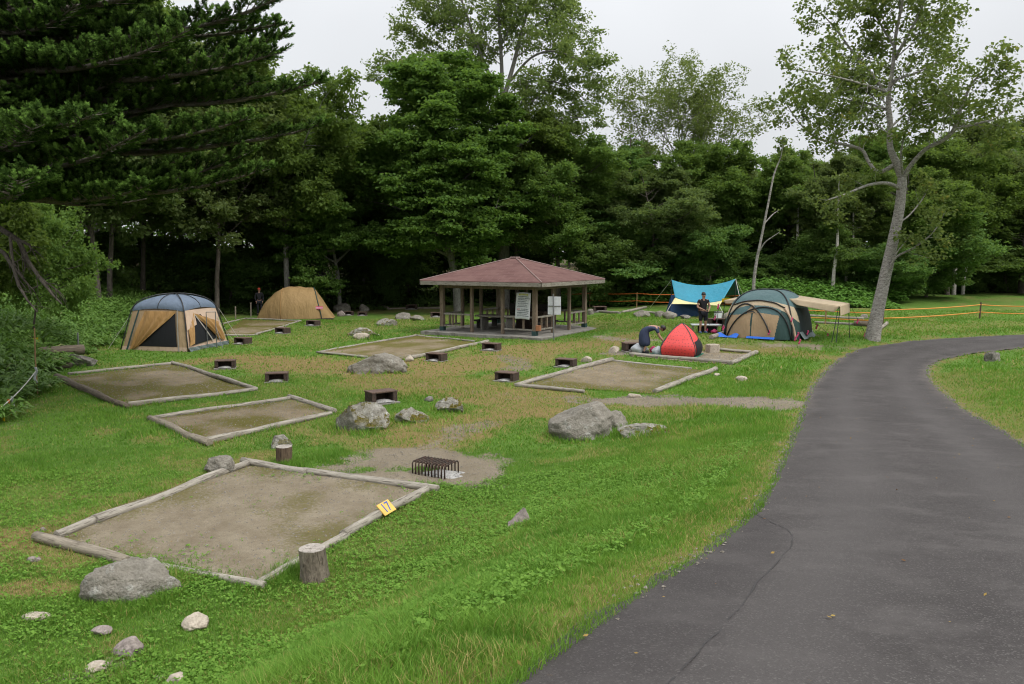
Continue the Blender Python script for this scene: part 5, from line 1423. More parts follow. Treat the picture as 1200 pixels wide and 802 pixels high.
def kids(w, pts, rs, ln, lvl, P, f0=None):
    rg = w.rg; mx = P['levels']; n = len(pts) - 1
    if lvl >= mx:
        for i in range(1, n + 1):
            if i / n >= P.get('leaf_from', .2): w.sp.append((pts[i], (pts[i] - pts[i - 1]).normalized(), P['spray'] * (1.15 - .3 * i / n)))
        return
    k = P['kids'][min(lvl, len(P['kids']) - 1)]; k = max(2, int(k * (ln / P['ref'][min(lvl, len(P['ref']) - 1)]) + .5))
    a0 = P['f0'][min(lvl, len(P['f0']) - 1)] if f0 is None else f0
    for j in range(k):
        f = a0 + (1 - a0) * (j + rg.random()) / k
        x = f * n; i = min(int(x), n - 1); c = pts[i].lerp(pts[i + 1], x - i)
        t = (pts[i + 1] - pts[i]).normalized()
        o = rv(rg); o = o - t * o.dot(t); o.z *= P['flat'][min(lvl, len(P['flat']) - 1)]; o = o.normalized() if o.length > 1e-4 else t.orthogonal()
        ang = math.radians(P['ang'][min(lvl, len(P['ang']) - 1)]) * rg.uniform(.75, 1.25)
        cd = t * math.cos(ang) + o * math.sin(ang)
        shp = P['shape'](f) if lvl == 0 else (1.1 - .6 * f)
        cl = ln * P['ratio'][min(lvl, len(P['ratio']) - 1)] * shp * rg.uniform(.75, 1.2)
        cr = min(rs[i] * .62, rs[0] * P.get('rr', .42) * max(.35, cl / max(ln, .1) * 1.6))
        if cl > .15: grow(w, c, cd, cl, cr, lvl + 1, P)
    # the tip carries on
    if lvl > 0 or P.get('tip', True): w.sp.append((pts[-1], (pts[-1] - pts[-2]).normalized(), P['spray']))

def leaves(w, per, size, aspect=.62, updev=.55, flatz=.35, keep=1.0):
    """diamond leaves in flattish sprays round every twig point"""
    ng = w.ng; sp = w.sp
    if keep < 1: sp = [s for s in sp if w.rg.random() < keep]
    C = np.array([s[0][:] for s in sp]); D = np.array([s[1][:] for s in sp]); Sz = np.array([s[2] for s in sp])
    C = np.repeat(C, per, 0); D = np.repeat(D, per, 0); Sz = np.repeat(Sz, per)
    n = len(C)
    off = ng.normal(size=(n, 3)) * np.array([1, 1, flatz]) * Sz[:, None] * .55
    c = C + off
    up = np.array([0, 0, 1.0]) + ng.normal(size=(n, 3)) * updev; up /= np.linalg.norm(up, axis=1)[:, None]
    ax = D * .6 + off / (Sz[:, None] + 1e-6) * .8 + ng.normal(size=(n, 3)) * .6 + np.array([0, 0, -.25]); ax -= up * (ax * up).sum(1)[:, None]; ax /= np.linalg.norm(ax, axis=1)[:, None]
    sd = np.cross(up, ax); s = size * ng.uniform(.65, 1.3, n)[:, None]
    v0 = c - ax * s * .5; v2 = c + ax * s * .55 - up * s * .12; m = c + ax * s * .02
    v1 = m + sd * s * aspect * .5 + up * s * .06; v3 = m - sd * s * aspect * .5 + up * s * .06
    V = np.stack([v0, v1, v2, v3], 1).reshape(-1, 3)
    f = np.arange(n * 4).reshape(n, 4)
    # neighbouring leaves share a tint, so that a crown shows lighter and darker sprays
    base = np.repeat(ng.uniform(0, .75, len(sp)), per)
    return V, f, np.clip(base + ng.uniform(-.2, .3, n), 0, 1)

def wood_mesh(w, name, mat, extra=None):
    b = MB()
    for pts, rs, sd in w.t: b.tube(pts, rs, sd, caps=False)
    me = bpy.data.meshes.new(name); me.from_pydata(b.v, [], b.f); me.update(); me.shade_smooth(); me.materials.append(mat)
    return me

def make_tree(seed, h, r, P, leaf, leafmatk, barkk, trunk=None, lean=.02):
    """returns (trunk mesh, crown mesh): the trunk stands at the origin"""
    w = Wood(seed); rg = w.rg
    if trunk is None:
        n = 12; pts = []; rs = []; q = Vector((0, 0, -.2)); d = Vector((rg.gauss(0, lean), rg.gauss(0, lean), 1))
        for i in range(n + 1):
            t = i / n; pts.append(q.copy()); rs.append(r * ((1.25 if i == 0 else 1.0) * (1 - .88 * t ** .9)))
            d = (d + Vector((rg.gauss(0, .05), rg.gauss(0, .05), .06))).normalized(); q = q + d * (h / n)
        w.t.append((pts, rs, 10)); kids(w, pts, rs, h, 0, P)
    else: trunk(w, P)
    V, f, rn = leaves(w, **leaf)
    crown = np_mesh('crown', V, [f], LEAF[leafmatk], rnd=rn, link=False)
    return wood_mesh(w, 'trunk', M[barkk]), crown

def base_par(**k):
    P = dict(levels=3, wob=[.05, .10, .14, .16], trop=[.05, .03, .01, -.01], kids=[26, 9, 6], ref=[14, 4, 1.6], f0=[.28, .22, .15], flat=[.35, .5, .55], ang=[68, 52, 48], ratio=[.34, .44, .5],
             shape=lambda f: 1.15 * max(0, math.sin(max(.03, min(1, (f - .18) / .82 * .95 + .12)) * PI)) ** .7 + .12, spray=.42, rr=.42)
    P.update(k); return P
PROTO = {}

def proto(key, *a, **k): PROTO[key] = make_tree(*a, **k)
LV = dict(per=17, size=.215, aspect=.66, updev=.95, flatz=.5)
# generic broadleaf trees, 14 m tall
proto('broad_a', 11, 14, .20, base_par(), LV, 'broad', 'trunk_dark')
proto('broad_b', 12, 14, .18, base_par(f0=[.22, .2, .15], ratio=[.30, .45, .5], kids=[30, 8, 6]), LV, 'dull', 'trunk_dark')
proto('broad_c', 13, 14, .22, base_par(f0=[.35, .2, .15], ratio=[.38, .42, .5], trop=[.05, .05, .02, 0]), LV, 'broad', 'trunk_grey')
proto('slender', 14, 15, .15, base_par(f0=[.26, .2, .1], ratio=[.25, .45, .5], kids=[32, 7, 5]), dict(LV, per=15), 'dull', 'trunk_dark')
proto('bare_stem', 24, 15, .17, base_par(f0=[.52, .2, .1], ratio=[.24, .45, .5], kids=[26, 7, 5]), dict(LV, per=14), 'dull', 'trunk_grey')
proto('layered', 15, 13, .24, base_par(f0=[.20, .2, .1], ang=[82, 55, 50], trop=[.05, .015, .0, -.02], flat=[.15, .18, .2], ratio=[.42, .42, .5], kids=[24, 10, 7], spray=.5, shape=lambda f: 1.22 * (1.03 - f) ** .36 * min(1, (f + .2) * 2.2) + .1),
      dict(per=15, size=.24, aspect=.8, updev=.6, flatz=.2), 'maple', 'trunk_grey')
proto('low_bushy', 16, 6, .09, base_par(f0=[.06, .1, .1], ratio=[.42, .5, .5], kids=[34, 7, 5], ref=[6, 2.4, 1.2], spray=.38), dict(LV, per=14, size=.18), 'under', 'trunk_dark')
proto('sapling', 19, 6, .07, base_par(f0=[.38, .1, .1], ratio=[.40, .5, .5], kids=[26, 7, 5], ref=[6, 2.4, 1.2], spray=.34), dict(LV, per=9, size=.17), 'broad', 'trunk_dark')
proto('sparse_grey', 17, 18, .2, base_par(f0=[.42, .3, .2], ang=[42, 40, 45], trop=[.05, .06, .03, 0], ratio=[.40, .42, .45], kids=[20, 9, 5], spray=.34), dict(per=4, size=.22, aspect=.6, updev=.8, flatz=.6, keep=.72), 'sparse', 'trunk_grey')
proto('conical', 18, 14, .2, base_par(f0=[.12, .2, .1], ang=[80, 50, 50], flat=[.2, .25, .3], trop=[.05, .0, -.01, -.02], ratio=[.30, .42, .5], kids=[40, 8, 5], shape=lambda f: 1.25 * (1.03 - f) + .08), dict(LV, per=15, flatz=.22), 'under', 'trunk_dark')

def place(key, loc, h, rz, label, cat='tree', group=None, name='tree', wide=1.0, lean=(0, 0), trunkmat=None):
    tm, cm = PROTO[key]
    ref = {'slender': 15, 'bare_stem': 15, 'layered': 13, 'low_bushy': 6, 'sapling': 6, 'sparse_grey': 18}.get(key, 14)
    e = empty(name, loc, rz, label, cat, group); k = h / ref * .98
    e.scale = (k * wide, k * wide, k); e.rotation_euler = (lean[0], lean[1], rz)
    a = bpy.data.objects.new('trunk', tm); COL.objects.link(a); a.parent = e
    c = bpy.data.objects.new('crown', cm); COL.objects.link(c); c.parent = e
    return e
def top_h(py, d, z0=0): return EYE + (-ST + (401 - py) / F * CT) / (CT + (401 - py) / F * ST) * d - z0
TREES = []
def tree_px(key, px, d, ytop, label, rz=None, **k):
    X = (px - 600) / F * d * .985; z = h1(X, d); h = top_h(ytop, d, z)
    e = place(key, (X, d, z - .05), h, random.uniform(0, 6.28) if rz is None else rz, label, **k); TREES.append((X, d)); return e
# the named trees of the forest edge
tree_px('broad_a', 655, 55, 148, 'round leafy tree behind the right half of the pavilion roof', wide=1.05)
tree_px('broad_a', 606, 57, 120, 'dense dark tree between the layered bright tree and the round one behind the pavilion')
tree_px('layered', 395, 53, 158, 'light green layered tree above the right end of the brown tent', wide=.75)
tree_px('broad_c', 333, 51, 78, 'tall grey-stemmed tree showing its top beside the fir tips', wide=.9)
tree_px('broad_a', 432, 60, 148, 'tall tree with rounded top left of the layered bright tree')
tree_px('slender', 247, 48, 40, 'crooked tall tree with a thick trunk right of the blue-roofed tent', lean=(0, .03))
tree_px('broad_b', 300, 56, 90, 'dull green tree behind the person in the red cap')
tree_px('slender', 110, 42, 0, 'tall pair-trunked dark tree behind the bamboo grass, left of the blue-roofed tent')
tree_px('slender', 119, 43.5, 10, 'pale-barked slim tree behind the bamboo grass, next to the dark pair')
tree_px('slender', 160, 50, 20, 'dark straight tree above the blue roof of the screen tent')
tree_px('slender', 182, 55, 40, 'thin dark tree just right of the dark straight one above the blue-roofed tent')
tree_px('broad_b', 60, 45, 60, 'dense dull tree behind the dead fir branch on the left')
tree_px('broad_a', 200, 62, 60, 'leafy tree deep in the forest above the blue-roofed tent')
tree_px('broad_b', -40, 40, -40, 'big dark tree behind the fir at the left edge')
tree_px('sparse_grey', 785, 61, 105, 'tall thin-leaved greyish tree standing above the forest right of the pavilion', rz=.5, wide=1.0)
tree_px('conical', 722, 56, 150, 'dark bushy tree right of the pavilion, left of the greyish tall tree', wide=1.3)
tree_px('broad_b', 765, 54, 190, 'dull green tree below the tall greyish tree', wide=1.2)
tree_px('broad_a', 815, 58, 158, 'dense tree above the turquoise tarp', wide=1.1)
tree_px('broad_b', 868, 60, 188, 'rounded tree between the turquoise tarp and the thin white-stemmed tree')
tree_px('broad_c', 925, 57, 190, 'leafy tree right behind the thin white-stemmed tree', wide=1.1)
tree_px('broad_b', 965, 55, 176, 'grey-stemmed tree behind the right awning of the big dome tent', wide=1.0)
tree_px('broad_c', 1008, 60, 170, 'light-trunked tree behind the crown of the big birch, on its left')
tree_px('broad_a', 1065, 54, 188, 'leafy tree directly behind the lower trunk of the big birch', wide=1.1)
tree_px('broad_a', 1117, 58, 150, 'pale-footed tree above the rope fence right of the big birch', wide=1.05)
tree_px('broad_b', 1160, 63, 128, 'tall rounded tree at the right end of the meadow')
tree_px('conical', 1205, 60, 178, 'dark tree at the right edge, behind the meadow', wide=1.4)
tree_px('broad_b', 1260, 62, 140, 'large tree beyond the meadow, just past the right edge')
tree_px('low_bushy', 1092, 55, 250, 'small round bushy tree at the near forest edge right of the big birch', wide=1.3)
tree_px('low_bushy', 972, 54, 262, 'bushy young tree behind the right awning of the dome tent', wide=1.1)
tree_px('low_bushy', 700, 54, 268, 'bushy young tree beside the right end of the pavilion roof', wide=1.2)
tree_px('low_bushy', 838, 53, 262, 'bushy young tree right above the turquoise tarp', wide=1.1)
tree_px('sapling', 24, 28, 232, 'leafy young tree under the fir at the left edge, above the bamboo grass', wide=.75)
tree_px('sapling', -45, 26, 215, 'leafy young tree under the fir at the very edge of the photo', wide=.8)
tree_px('low_bushy', 450, 58, 285, 'low bushy tree in the shade left of the pavilion')
for px, d, yt, lab in ((90, 47, 268, 'low bush left of the pale-barked slim tree in the forest shade'), (176, 53, 272, 'low bush just above the blue roof of the screen tent'), 
        (262, 53, 288, 'low bush at the foot of the crooked tall tree'), (330, 58, 275, 'low bush above the left end of the brown tent'), (412, 60, 270, 'low bush above the little dark hearths'),
        (480, 62, 276, 'low bush above the long thin edging log'), (560, 64, 282, 'low bush seen behind the pavilion roof'), (618, 63, 268, 'low bush right behind the roof peak of the pavilion'), (740, 60, 285, 'low bush behind the orange rope, right of the pavilion'), (785, 57, 292, 'low bush at the left pole of the turquoise tarp'), (880, 58, 285, 'low bush at the foot of the thin pale curving tree'),
        (930, 54, 295, 'low bush behind the top of the big dome tent'), (1050, 52, 285, 'low bush behind the lower trunk of the big birch'), (1150, 60, 290, 'low bush at the right forest edge beyond the meadow'), (1190, 61, 282, 'low bush at the very right of the forest edge')):
    tree_px('low_bushy', px, d, yt, lab, cat='bush', name='bush', wide=random.uniform(1.3, 1.7))
for px, d, yt, lab in ((132, 54, 40, 'bare-stemmed tree between the pale-barked slim tree and the dark straight one'), (228, 57, 50, 'bare-stemmed tree right above the right end of the blue roof'), (270, 58, 60, 'bare-stemmed tree right of the crooked tall tree'),
        (317, 59, 110, 'bare-stemmed tree above the left end of the brown tent'), (352, 56.5, 140, 'bare-stemmed tree above the middle of the brown tent'), (382, 60, 160, 'bare-stemmed tree above the right end of the brown tent'), (418, 58, 165, 'bare-stemmed tree above the round grey rock at the forest edge'),
        (446, 63, 165, 'bare-stemmed tree above the short dark edging log'), (475, 65, 120, 'bare-stemmed tree above the long thin edging log'), (705, 62, 190, 'bare-stemmed tree above the rope fence, right next to the pavilion'), (840, 59, 200, 'bare-stemmed tree above the right half of the turquoise tarp')):
    tree_px('bare_stem', px, d, yt, lab, group='bare-stemmed trees of the forest edge')
# rows deeper in the forest: heights follow the skyline of the photograph
SKY = ([-200, 0, 250, 300, 350, 420, 500, 600, 700, 780, 880, 1000, 1080, 1150, 1200, 1500], [0, 10, 50, 85, 135, 160, 165, 175, 182, 190, 202, 205, 170, 152, 178, 150])
rr = random.Random(21); deep = []
for row, (d0, step) in enumerate(((66, 60), (88, 46))):
    px = -190 + row * 17
    while px < 1400:
        p = px + rr.uniform(-16, 16); d = d0 + rr.uniform(-4, 4)
        hh = top_h(float(np.interp(p, *SKY)) + 6 + rr.uniform(0, 34), d)
        deep.append((p, d, max(8, hh), rr.choice(['broad_a', 'broad_b', 'broad_c', 'slender', 'slender', 'broad_b'])))
        px += step
marks = [(-900, 'far left edge'), (60, 'bamboo grass'), (200, 'blue-roofed tent'), (345, 'brown tent'), (470, 'shaded rocks beside pavilion'), (603, 'pavilion'), (720, 'gap right of the pavilion'), (825, 'turquoise tarp'), (908, 'dome tent'), (1030, 'big birch'), (1110, 'rope post on the meadow'), (1180, 'right end of the meadow'), (1290, 'far right edge')]
byr = {}
for (p, d, hh, key) in deep:
    row = 0 if d < 76 else 3; mk = min(marks, key=lambda m: abs(m[0] - p))[1]
    byr.setdefault((row, mk), []).append((p, d, hh, key))
ordn = ['first', 'second', 'third', 'fourth', 'fifth', 'sixth', 'seventh', 'eighth']
for (row, mk), lst in byr.items():
    lst.sort()
    for i, (p, d, hh, key) in enumerate(lst):
        w_ = ['first forest row', 'second forest row', 'third forest row', 'last forest row'][row]
        lab = f'tree in {w_} behind {mk}' + (f', {ordn[i]} from left' if len(lst) > 1 else '')
        X = (p - 600) / F * d; place(key, (X, d, h1(X, d) - .1), hh, rr.uniform(0, 6.28), lab, group='trees deeper in the forest', wide=rr.uniform(.9, 1.15))

# ---- explicit trees: stem and limbs follow the photograph, twigs and leaves grow from them
def stem_tree(seed, d, base_px, stems, P, leaf, lk, bk, label, cat='tree', name='tree', twigr=None):
    """stems: lists of (px, py, depth offset, radius)"""
    g = Vector((at(base_px[0], base_px[1], d).x, d, 0)); g.z = h1(g.x, g.y)
    e = empty(name, g, 0, label, cat); w = Wood(seed)
    for (st, first, kl) in stems:
        pts = [at(px, py, d + dd) - g for px, py, dd, r in st]; rs = [s[3] for s in st]
        q = []; qr = []
        for i in range(len(pts) - 1):   # smooth
            p0, p1, p2, p3 = pts[max(i - 1, 0)], pts[i], pts[i + 1], pts[min(i + 2, len(pts) - 1)]
            m_ = 4
            for t in np.linspace(0, 1, m_ + 1)[:-1]:
                q.append(.5 * ((2 * p1) + (p2 - p0) * t + (2 * p0 - 5 * p1 + 4 * p2 - p3) * t * t + (3 * p1 - p0 - 3 * p2 + p3) * t ** 3)); qr.append(rs[i] * (1 - t) + rs[i + 1] * t)
        q.append(pts[-1]); qr.append(rs[-1])
        w.t.append((q, qr, 12 if rs[0] > .12 else 7))
        if kl > 0: kids(w, q, qr, kl, 1, P, f0=first)
    V, f, rn = leaves(w, **leaf)
    np_mesh('crown', V, [f], LEAF[lk], rnd=rn, parent=e)
    me = wood_mesh(w, 'trunk', M[bk]); o = bpy.data.objects.new('trunk', me); COL.objects.link(o); o.parent = e
    return e
PB = base_par(levels=3, kids=[1, 10, 7], ref=[1, 4, 1.3], ratio=[1, .40, .48], ang=[60, 55, 50], flat=[.6, .75, .7], wob=[.1, .1, .16, .18], trop=[0, .04, .0, -.06], spray=.24, rr=.32, seg=.35)
D = 31.4
birch = [
 ([(1022, 400, 0, .32), (1027, 372, 0, .25), (1036, 330, 0, .222), (1047, 280, 0, .205), (1054, 245, 0, .19), (1057, 215, 0, .175), (1057, 203, 0, .15)], .5, 0),
 ([(1056, 206, 0, .16), (1050, 190, 0, .14), (1043, 172, .1, .115), (1043, 140, .2, .10), (1041, 118, .2, .09), (1046, 80, .1, .07), (1050, 40, 0, .06), (1058, 0, -.1, .045), (1062, -40, 0, .03), (1066, -75, 0, .015)], .25, 9.5),
 ([(1058, 212, 0, .11), (1066, 196, -.3, .09), (1085, 175, -.8, .08), (1105, 165, -1.2, .07), (1118, 152, -1.5, .08), (1125, 130, -1.6, .065), (1138, 100, -1.8, .045), (1155, 80, -2, .02)], .3, 6.5),
 ([(1118, 152, -1.5, .06), (1145, 145, -1.7, .045), (1168, 138, -1.9, .03), (1185, 118, -2, .015)], .1, 3.6),
 ([(1050, 192, 0, .10), (1030, 202, .4, .075), (1018, 190, .8, .07), (1010, 176, 1, .065), (990, 170, 1.3, .055), (960, 163, 1.6, .045), (940, 148, 1.8, .03), (920, 120, 2, .015)], .35, 5.5),
 ([(1056, 222, 0, .085), (1040, 215, -.4, .07), (1018, 217, -.7, .055), (990, 228, -1, .035), (968, 235, -1.1, .014)], .4, 2.6),
 ([(1045, 118, .2, .07), (1020, 85, .8, .055), (1000, 62, 1.2, .045), (980, 35, 1.5, .03), (962, 15, 1.6, .015)], .15, 5.5),
 ([(1048, 70, .1, .07), (1065, 40, -.5, .055), (1080, 10, -.8, .04), (1092, -25, -1, .02)], .2, 4.5),
 ([(1043, 110, .2, .06), (1015, 100, -.8, .05), (985, 92, -1.4, .035), (950, 84, -1.8, .025), (915, 80, -2.1, .012)], .15, 5.2),
 ([(1046, 95, .1, .05), (1075, 85, .8, .04), (1100, 72, 1.2, .03), (1125, 62, 1.5, .014)], .2, 4.0),
 ([(1041, 130, .2, .05), (1020, 122, 1.2, .04), (995, 118, 1.8, .03), (965, 112, 2.1, .014)], .2, 4.2),
 ([(1043, 150, .2, .05), (1065, 130, 1.2, .04), (1085, 115, 1.8, .03), (1110, 108, 2.2, .014)], .2, 4.0),
 ([(1048, 55, .1, .05), (1030, 25, .6, .04), (1015, -5, 1, .02)], .2, 3.4),
 ([(1058, 205, -.1, .05), (1056, 180, -.8, .04), (1062, 150, -1.2, .03), (1070, 125, -1.5, .015)], .35, 3.4),
 ([(1039, 322, -.1, .06), (1050, 302, -.4, .045), (1072, 290, -.7, .035), (1094, 272, -.9, .025), (1108, 248, -1, .012)], .35, 3.2),
 ([(1043, 315, -.3, .035), (1050, 298, -.6, .028), (1062, 282, -.8, .018), (1066, 275, -.9, .008)], .5, 1.8),
 ([(1052, 262, 0, .04), (1066, 252, .4, .03), (1082, 232, .8, .022), (1090, 215, 1, .01)], .4, 2.6),
]
stem_tree(41, D, (1023, 400), birch, PB, dict(per=9, size=.138, aspect=.78, updev=.9, flatz=.9, keep=.62), 'birch', 'birch', 'big leaning silver birch by the bend of the road', name='birch_tree')
# thin pale tree behind the dome tent
PT = base_par(levels=3, kids=[1, 9, 5], ref=[1, 4, 1.2], ratio=[1, .25, .5], ang=[60, 55, 50], flat=[.6, .6, .6], spray=.3, rr=.3)
stem_tree(42, 46, (886, 366), [([(886, 366, 0, .12), (883, 340, 0, .10), (886, 310, 0, .085), (893, 275, 0, .07), (900, 240, 0, .06), (907, 205, 0, .05), (915, 184, 0, .03), (918, 165, 0, .02)], .8, 3.2),
    ([(887, 300, 0, .05), (896, 285, -.3, .035), (905, 278, -.5, .025), (914, 272, -.6, .01)], .8, 1.0), ([(896, 262, 0, .04), (905, 252, .3, .03), (912, 247, .5, .01)], .8, .8)],
    PT, dict(per=7, size=.2, aspect=.7, updev=.8, flatz=.6), 'birch', 'birch', 'thin pale-stemmed tree curving up behind the big dome tent', name='birch_tree')
for k, (px, py, d, tx, ty, r, lab) in enumerate(((924, 345, 54, 935, 255, .15, 'pale slim trunk right of the thin curving tree, half hidden by leaves'), (975, 350, 51, 982, 245, .13, 'pale slim trunk rising above the right awning of the dome tent'), (989, 350, 53, 1000, 255, .12, 'second pale slim trunk above the right awning, next to the first'),
        (1117, 346, 58, 1124, 255, .17, 'pale grey trunk beyond the meadow, above the rope post'), (1127, 346, 58.5, 1142, 265, .14, 'leaning grey trunk beyond the meadow, right of the pale grey one'))):
    stem_tree(50 + k, d, (px, py), [([(px, py + 12, 0, r), (px + (tx - px) * .3, py - 30, 0, r * .85), (tx - 1, (py + ty) / 2 - 8, 0, r * .7), (tx, ty, 0, r * .45), (tx + 2, ty - 40, 0, .03)], .6, 4.0)], PT, dict(per=9, size=.24, aspect=.7, updev=.7, flatz=.5), 'birch', 'trunk_pale', lab, name='birch_tree')
# tall open-crowned tree behind the pavilion
PS = base_par(levels=3, kids=[1, 12, 7], ref=[1, 5, 1.6], ratio=[1, .42, .45], ang=[60, 50, 48], flat=[.6, .55, .55], wob=[.1, .10, .14, .16], trop=[0, .03, .01, -.01], spray=.42, rr=.34, seg=.5)
tallt = [
 ([(590, 372, 0, .48), (591, 290, 0, .40), (590, 200, 0, .34), (589, 150, 0, .30), (588, 120, 0, .25)], .8, 2),
 ([(588, 125, 0, .17), (572, 85, .4, .13), (558, 50, .8, .105), (545, 12, 1, .08), (530, -30, 1, .05), (520, -70, 1, .02)], .25, 9),
 ([(588, 122, 0, .16), (588, 80, -.4, .13), (585, 30, -.6, .10), (582, -20, -.8, .07), (580, -80, -1, .02)], .25, 9),
 ([(589, 120, 0, .18), (602, 75, .3, .14), (612, 35, .6, .11), (622, 0, .8, .08), (632, -50, 1, .03)], .25, 9),
 ([(598, 95, .2, .10), (622, 68, -1, .08), (650, 60, -1.6, .06), (680, 72, -2, .045), (705, 95, -2.4, .02)], .25, 7.5),
 ([(610, 42, .5, .09), (635, 28, 1.4, .07), (660, 26, 2, .05), (695, 40, 2.6, .02)], .2, 6.5),
 ([(586, 130, 0, .10), (558, 100, 1, .08), (535, 72, 1.6, .06), (505, 48, 2, .045), (470, 30, 2.4, .02)], .25, 7.5),
 ([(560, 55, .8, .07), (535, 30, -.4, .055), (508, 5, -1, .04), (480, -10, -1.4, .015)], .2, 6),
 ([(590, 185, 0, .12), (610, 170, -1.4, .09), (632, 155, -2, .07), (650, 140, -2.4, .05), (690, 138, -3, .02)], .35, 6),
 ([(590, 165, 0, .11), (572, 135, -.8, .08), (556, 112, -1.3, .055), (545, 85, -1.6, .02)], .3, 5.5),
 ([(590, 160, 0, .11), (612, 130, .8, .08), (632, 112, 1.3, .055), (655, 98, 1.6, .02)], .3, 5.5),
 ([(590, 175, 0, .10), (600, 145, -2, .07), (612, 118, -3, .05), (620, 95, -3.4, .02)], .3, 5),
 ([(590, 205, 0, .11), (620, 195, 1, .08), (650, 178, 1.6, .05), (685, 170, 2, .02)], .3, 5.5),
 ([(597, 100, .2, .07), (640, 95, .6, .055), (672, 105, .8, .04), (700, 135, 1, .015)], .2, 6),
 ([(566, 100, .5, .06), (520, 95, -.8, .05), (480, 88, -1.2, .035), (446, 78, -1.6, .015)], .2, 6),
]
stem_tree(43, 57, (590, 372), tallt, PS, dict(per=9, size=.21, aspect=.66, updev=.8, flatz=.5, keep=.78), 'sparse', 'trunk_grey', 'tallest open-crowned tree with forked grey limbs behind the pavilion')

# broad layered tree behind the pavilion's left half: limbs fan out and carry flat sprays
PL = base_par(levels=3, kids=[1, 11, 8], ref=[1, 4, 1.6], ratio=[1, .46, .5], ang=[60, 58, 52], flat=[.3, .22, .25], wob=[.08, .09, .1, .12], trop=[0, .0, -.005, -.03], spray=.5, rr=.34, seg=.5)
lay = [([(537, 372, 0, .30), (534, 330, 0, .25), (526, 290, 0, .22), (520, 250, 0, .19), (516, 200, 0, .16), (514, 150, 0, .11), (512, 105, 0, .06), (511, 72, 0, .02)], .35, 7)]
rl = random.Random(31)
for (x1, y1, dd, y0) in ((432, 150, 1, 220), (418, 195, -1.5, 250), (428, 235, .5, 275), (448, 275, -2.5, 300), (470, 105, 2, 180), (486, 85, -1.5, 160), (540, 80, 2, 160), (560, 95, -2, 175), (588, 125, .5, 200), (602, 160, -1.5, 225), (606, 200, 1.5, 250), (596, 240, -2.8, 280), (575, 275, -3, 300),
                         (500, 130, -3.5, 200), (530, 180, -4, 240), (480, 215, -4.5, 260), (540, 235, -4.6, 280), (460, 165, -3.2, 225), (565, 195, -3.8, 250), (505, 270, -4.6, 300), (450, 200, 3.5, 250), (575, 160, 3.5, 230), (500, 110, 3.8, 190)):
    x0 = 520 + (y0 - 250) * .1
    lay.append(([(x0, y0, 0, .10), (x0 + (x1 - x0) * .35, y0 - (y0 - y1) * .55, dd * .35, .075), (x0 + (x1 - x0) * .7, y0 - (y0 - y1) * .85, dd * .75, .05), (x1, y1, dd, .015)], .25, 5.5))
stem_tree(61, 52.5, (537, 372), lay, PL, dict(per=13, size=.215, aspect=.8, updev=.62, flatz=.2), 'maple', 'trunk_grey', 'broad layered bright green tree rising behind the left half of the pavilion roof', name='tree')

# ---- the big fir on the left
fx, fy = -13.6, 19.5; fz = h1(fx, fy)
fir = empty('fir_tree', (fx, fy, fz), 0, 'huge dark fir filling the upper left, boughs reaching over the lawn', 'tree')
rg = random.Random(77); ngf = np.random.default_rng(77); fw = Wood(5)
fw.t.append(([Vector((0, 0, -.3)), Vector((.02, 0, 4)), Vector((0, .05, 9)), Vector((.05, 0, 14)), Vector((0, 0, 18))], [.42, .36, .28, .17, .05], 12))
shoots = []   # (base, direction, length)
def bough(z, az, ln, droop, dens=1.0):
    p = Vector((0, 0, z)); d = Vector((math.cos(az), math.sin(az), droop)); n = 14; pts = [p.copy()]
    for i in range(n):
        t = i / n
        d = (d + Vector((rg.gauss(0, .035), rg.gauss(0, .035), (.055 if t > .45 else -.02) + rg.gauss(0, .02)))).normalized()
        p = p + d * (ln / n); pts.append(p.copy())
    fw.t.append((pts, [.085 * (1 - .9 * i / n) * (ln / 6) + .006 for i in range(n + 1)], 6))
    k = int(ln / .13 * dens)
    for j in range(k):
        f = .22 + .78 * (j + rg.random()) / k; x = f * n; i = min(int(x), n - 1); c = pts[i].lerp(pts[i + 1], x - i); t = (pts[i + 1] - pts[i]).normalized()
        s = (1 if j % 2 else -1); side = t.cross(Vector((0, 0, 1))).normalized() * s
        cd = (t * rg.uniform(.6, 1.0) + side * rg.uniform(.45, 1.0) + Vector((0, 0, rg.uniform(-.10, .18)))).normalized()
        cl = (1.5 * (1 - f) ** .8 + .30) * rg.uniform(.6, 1.15) * min(1, ln / 4.5)
        m_ = 5; q = c.copy(); sub = [q.copy()]; dd = cd.copy()
        for _ in range(m_):
            dd = (dd + Vector((rg.gauss(0, .06), rg.gauss(0, .06), .05))).normalized(); q = q + dd * (cl / m_); sub.append(q.copy())
        fw.t.append((sub, [.014 * (1 - .7 * a / m_) for a in range(m_ + 1)], 4))
        ks = max(3, int(cl / .105))
        for a in range(ks):
            g_ = .30 + .70 * (a + rg.random()) / ks; y = g_ * m_; b2 = min(int(y), m_ - 1); e_ = sub[b2].lerp(sub[b2 + 1], y - b2); tt = (sub[b2 + 1] - sub[b2]).normalized()
            ss = tt.cross(Vector((0, 0, 1))).normalized() * (1 if a % 2 else -1)
            shoots.append((e_, (tt * rg.uniform(.7, 1.1) + ss * rg.uniform(.2, .75) + Vector((0, 0, rg.uniform(.05, .45)))).normalized(), rg.uniform(.15, .27) * (1.1 - .2 * g_)))
        shoots.append((sub[-1], dd, rg.uniform(.2, .32)))
    # the outer part of the bough itself is clothed as well
    for j in range(int(ln * 5)):
        f = .5 + .5 * rg.random(); x = f * n; i = min(int(x), n - 1); t = (pts[i + 1] - pts[i]).normalized()
        shoots.append((pts[i].lerp(pts[i + 1], x - i), (t + rv(rg) * .35 + Vector((0, 0, .25))).normalized(), rg.uniform(.15, .25)))
z = 5.0; kb = 0
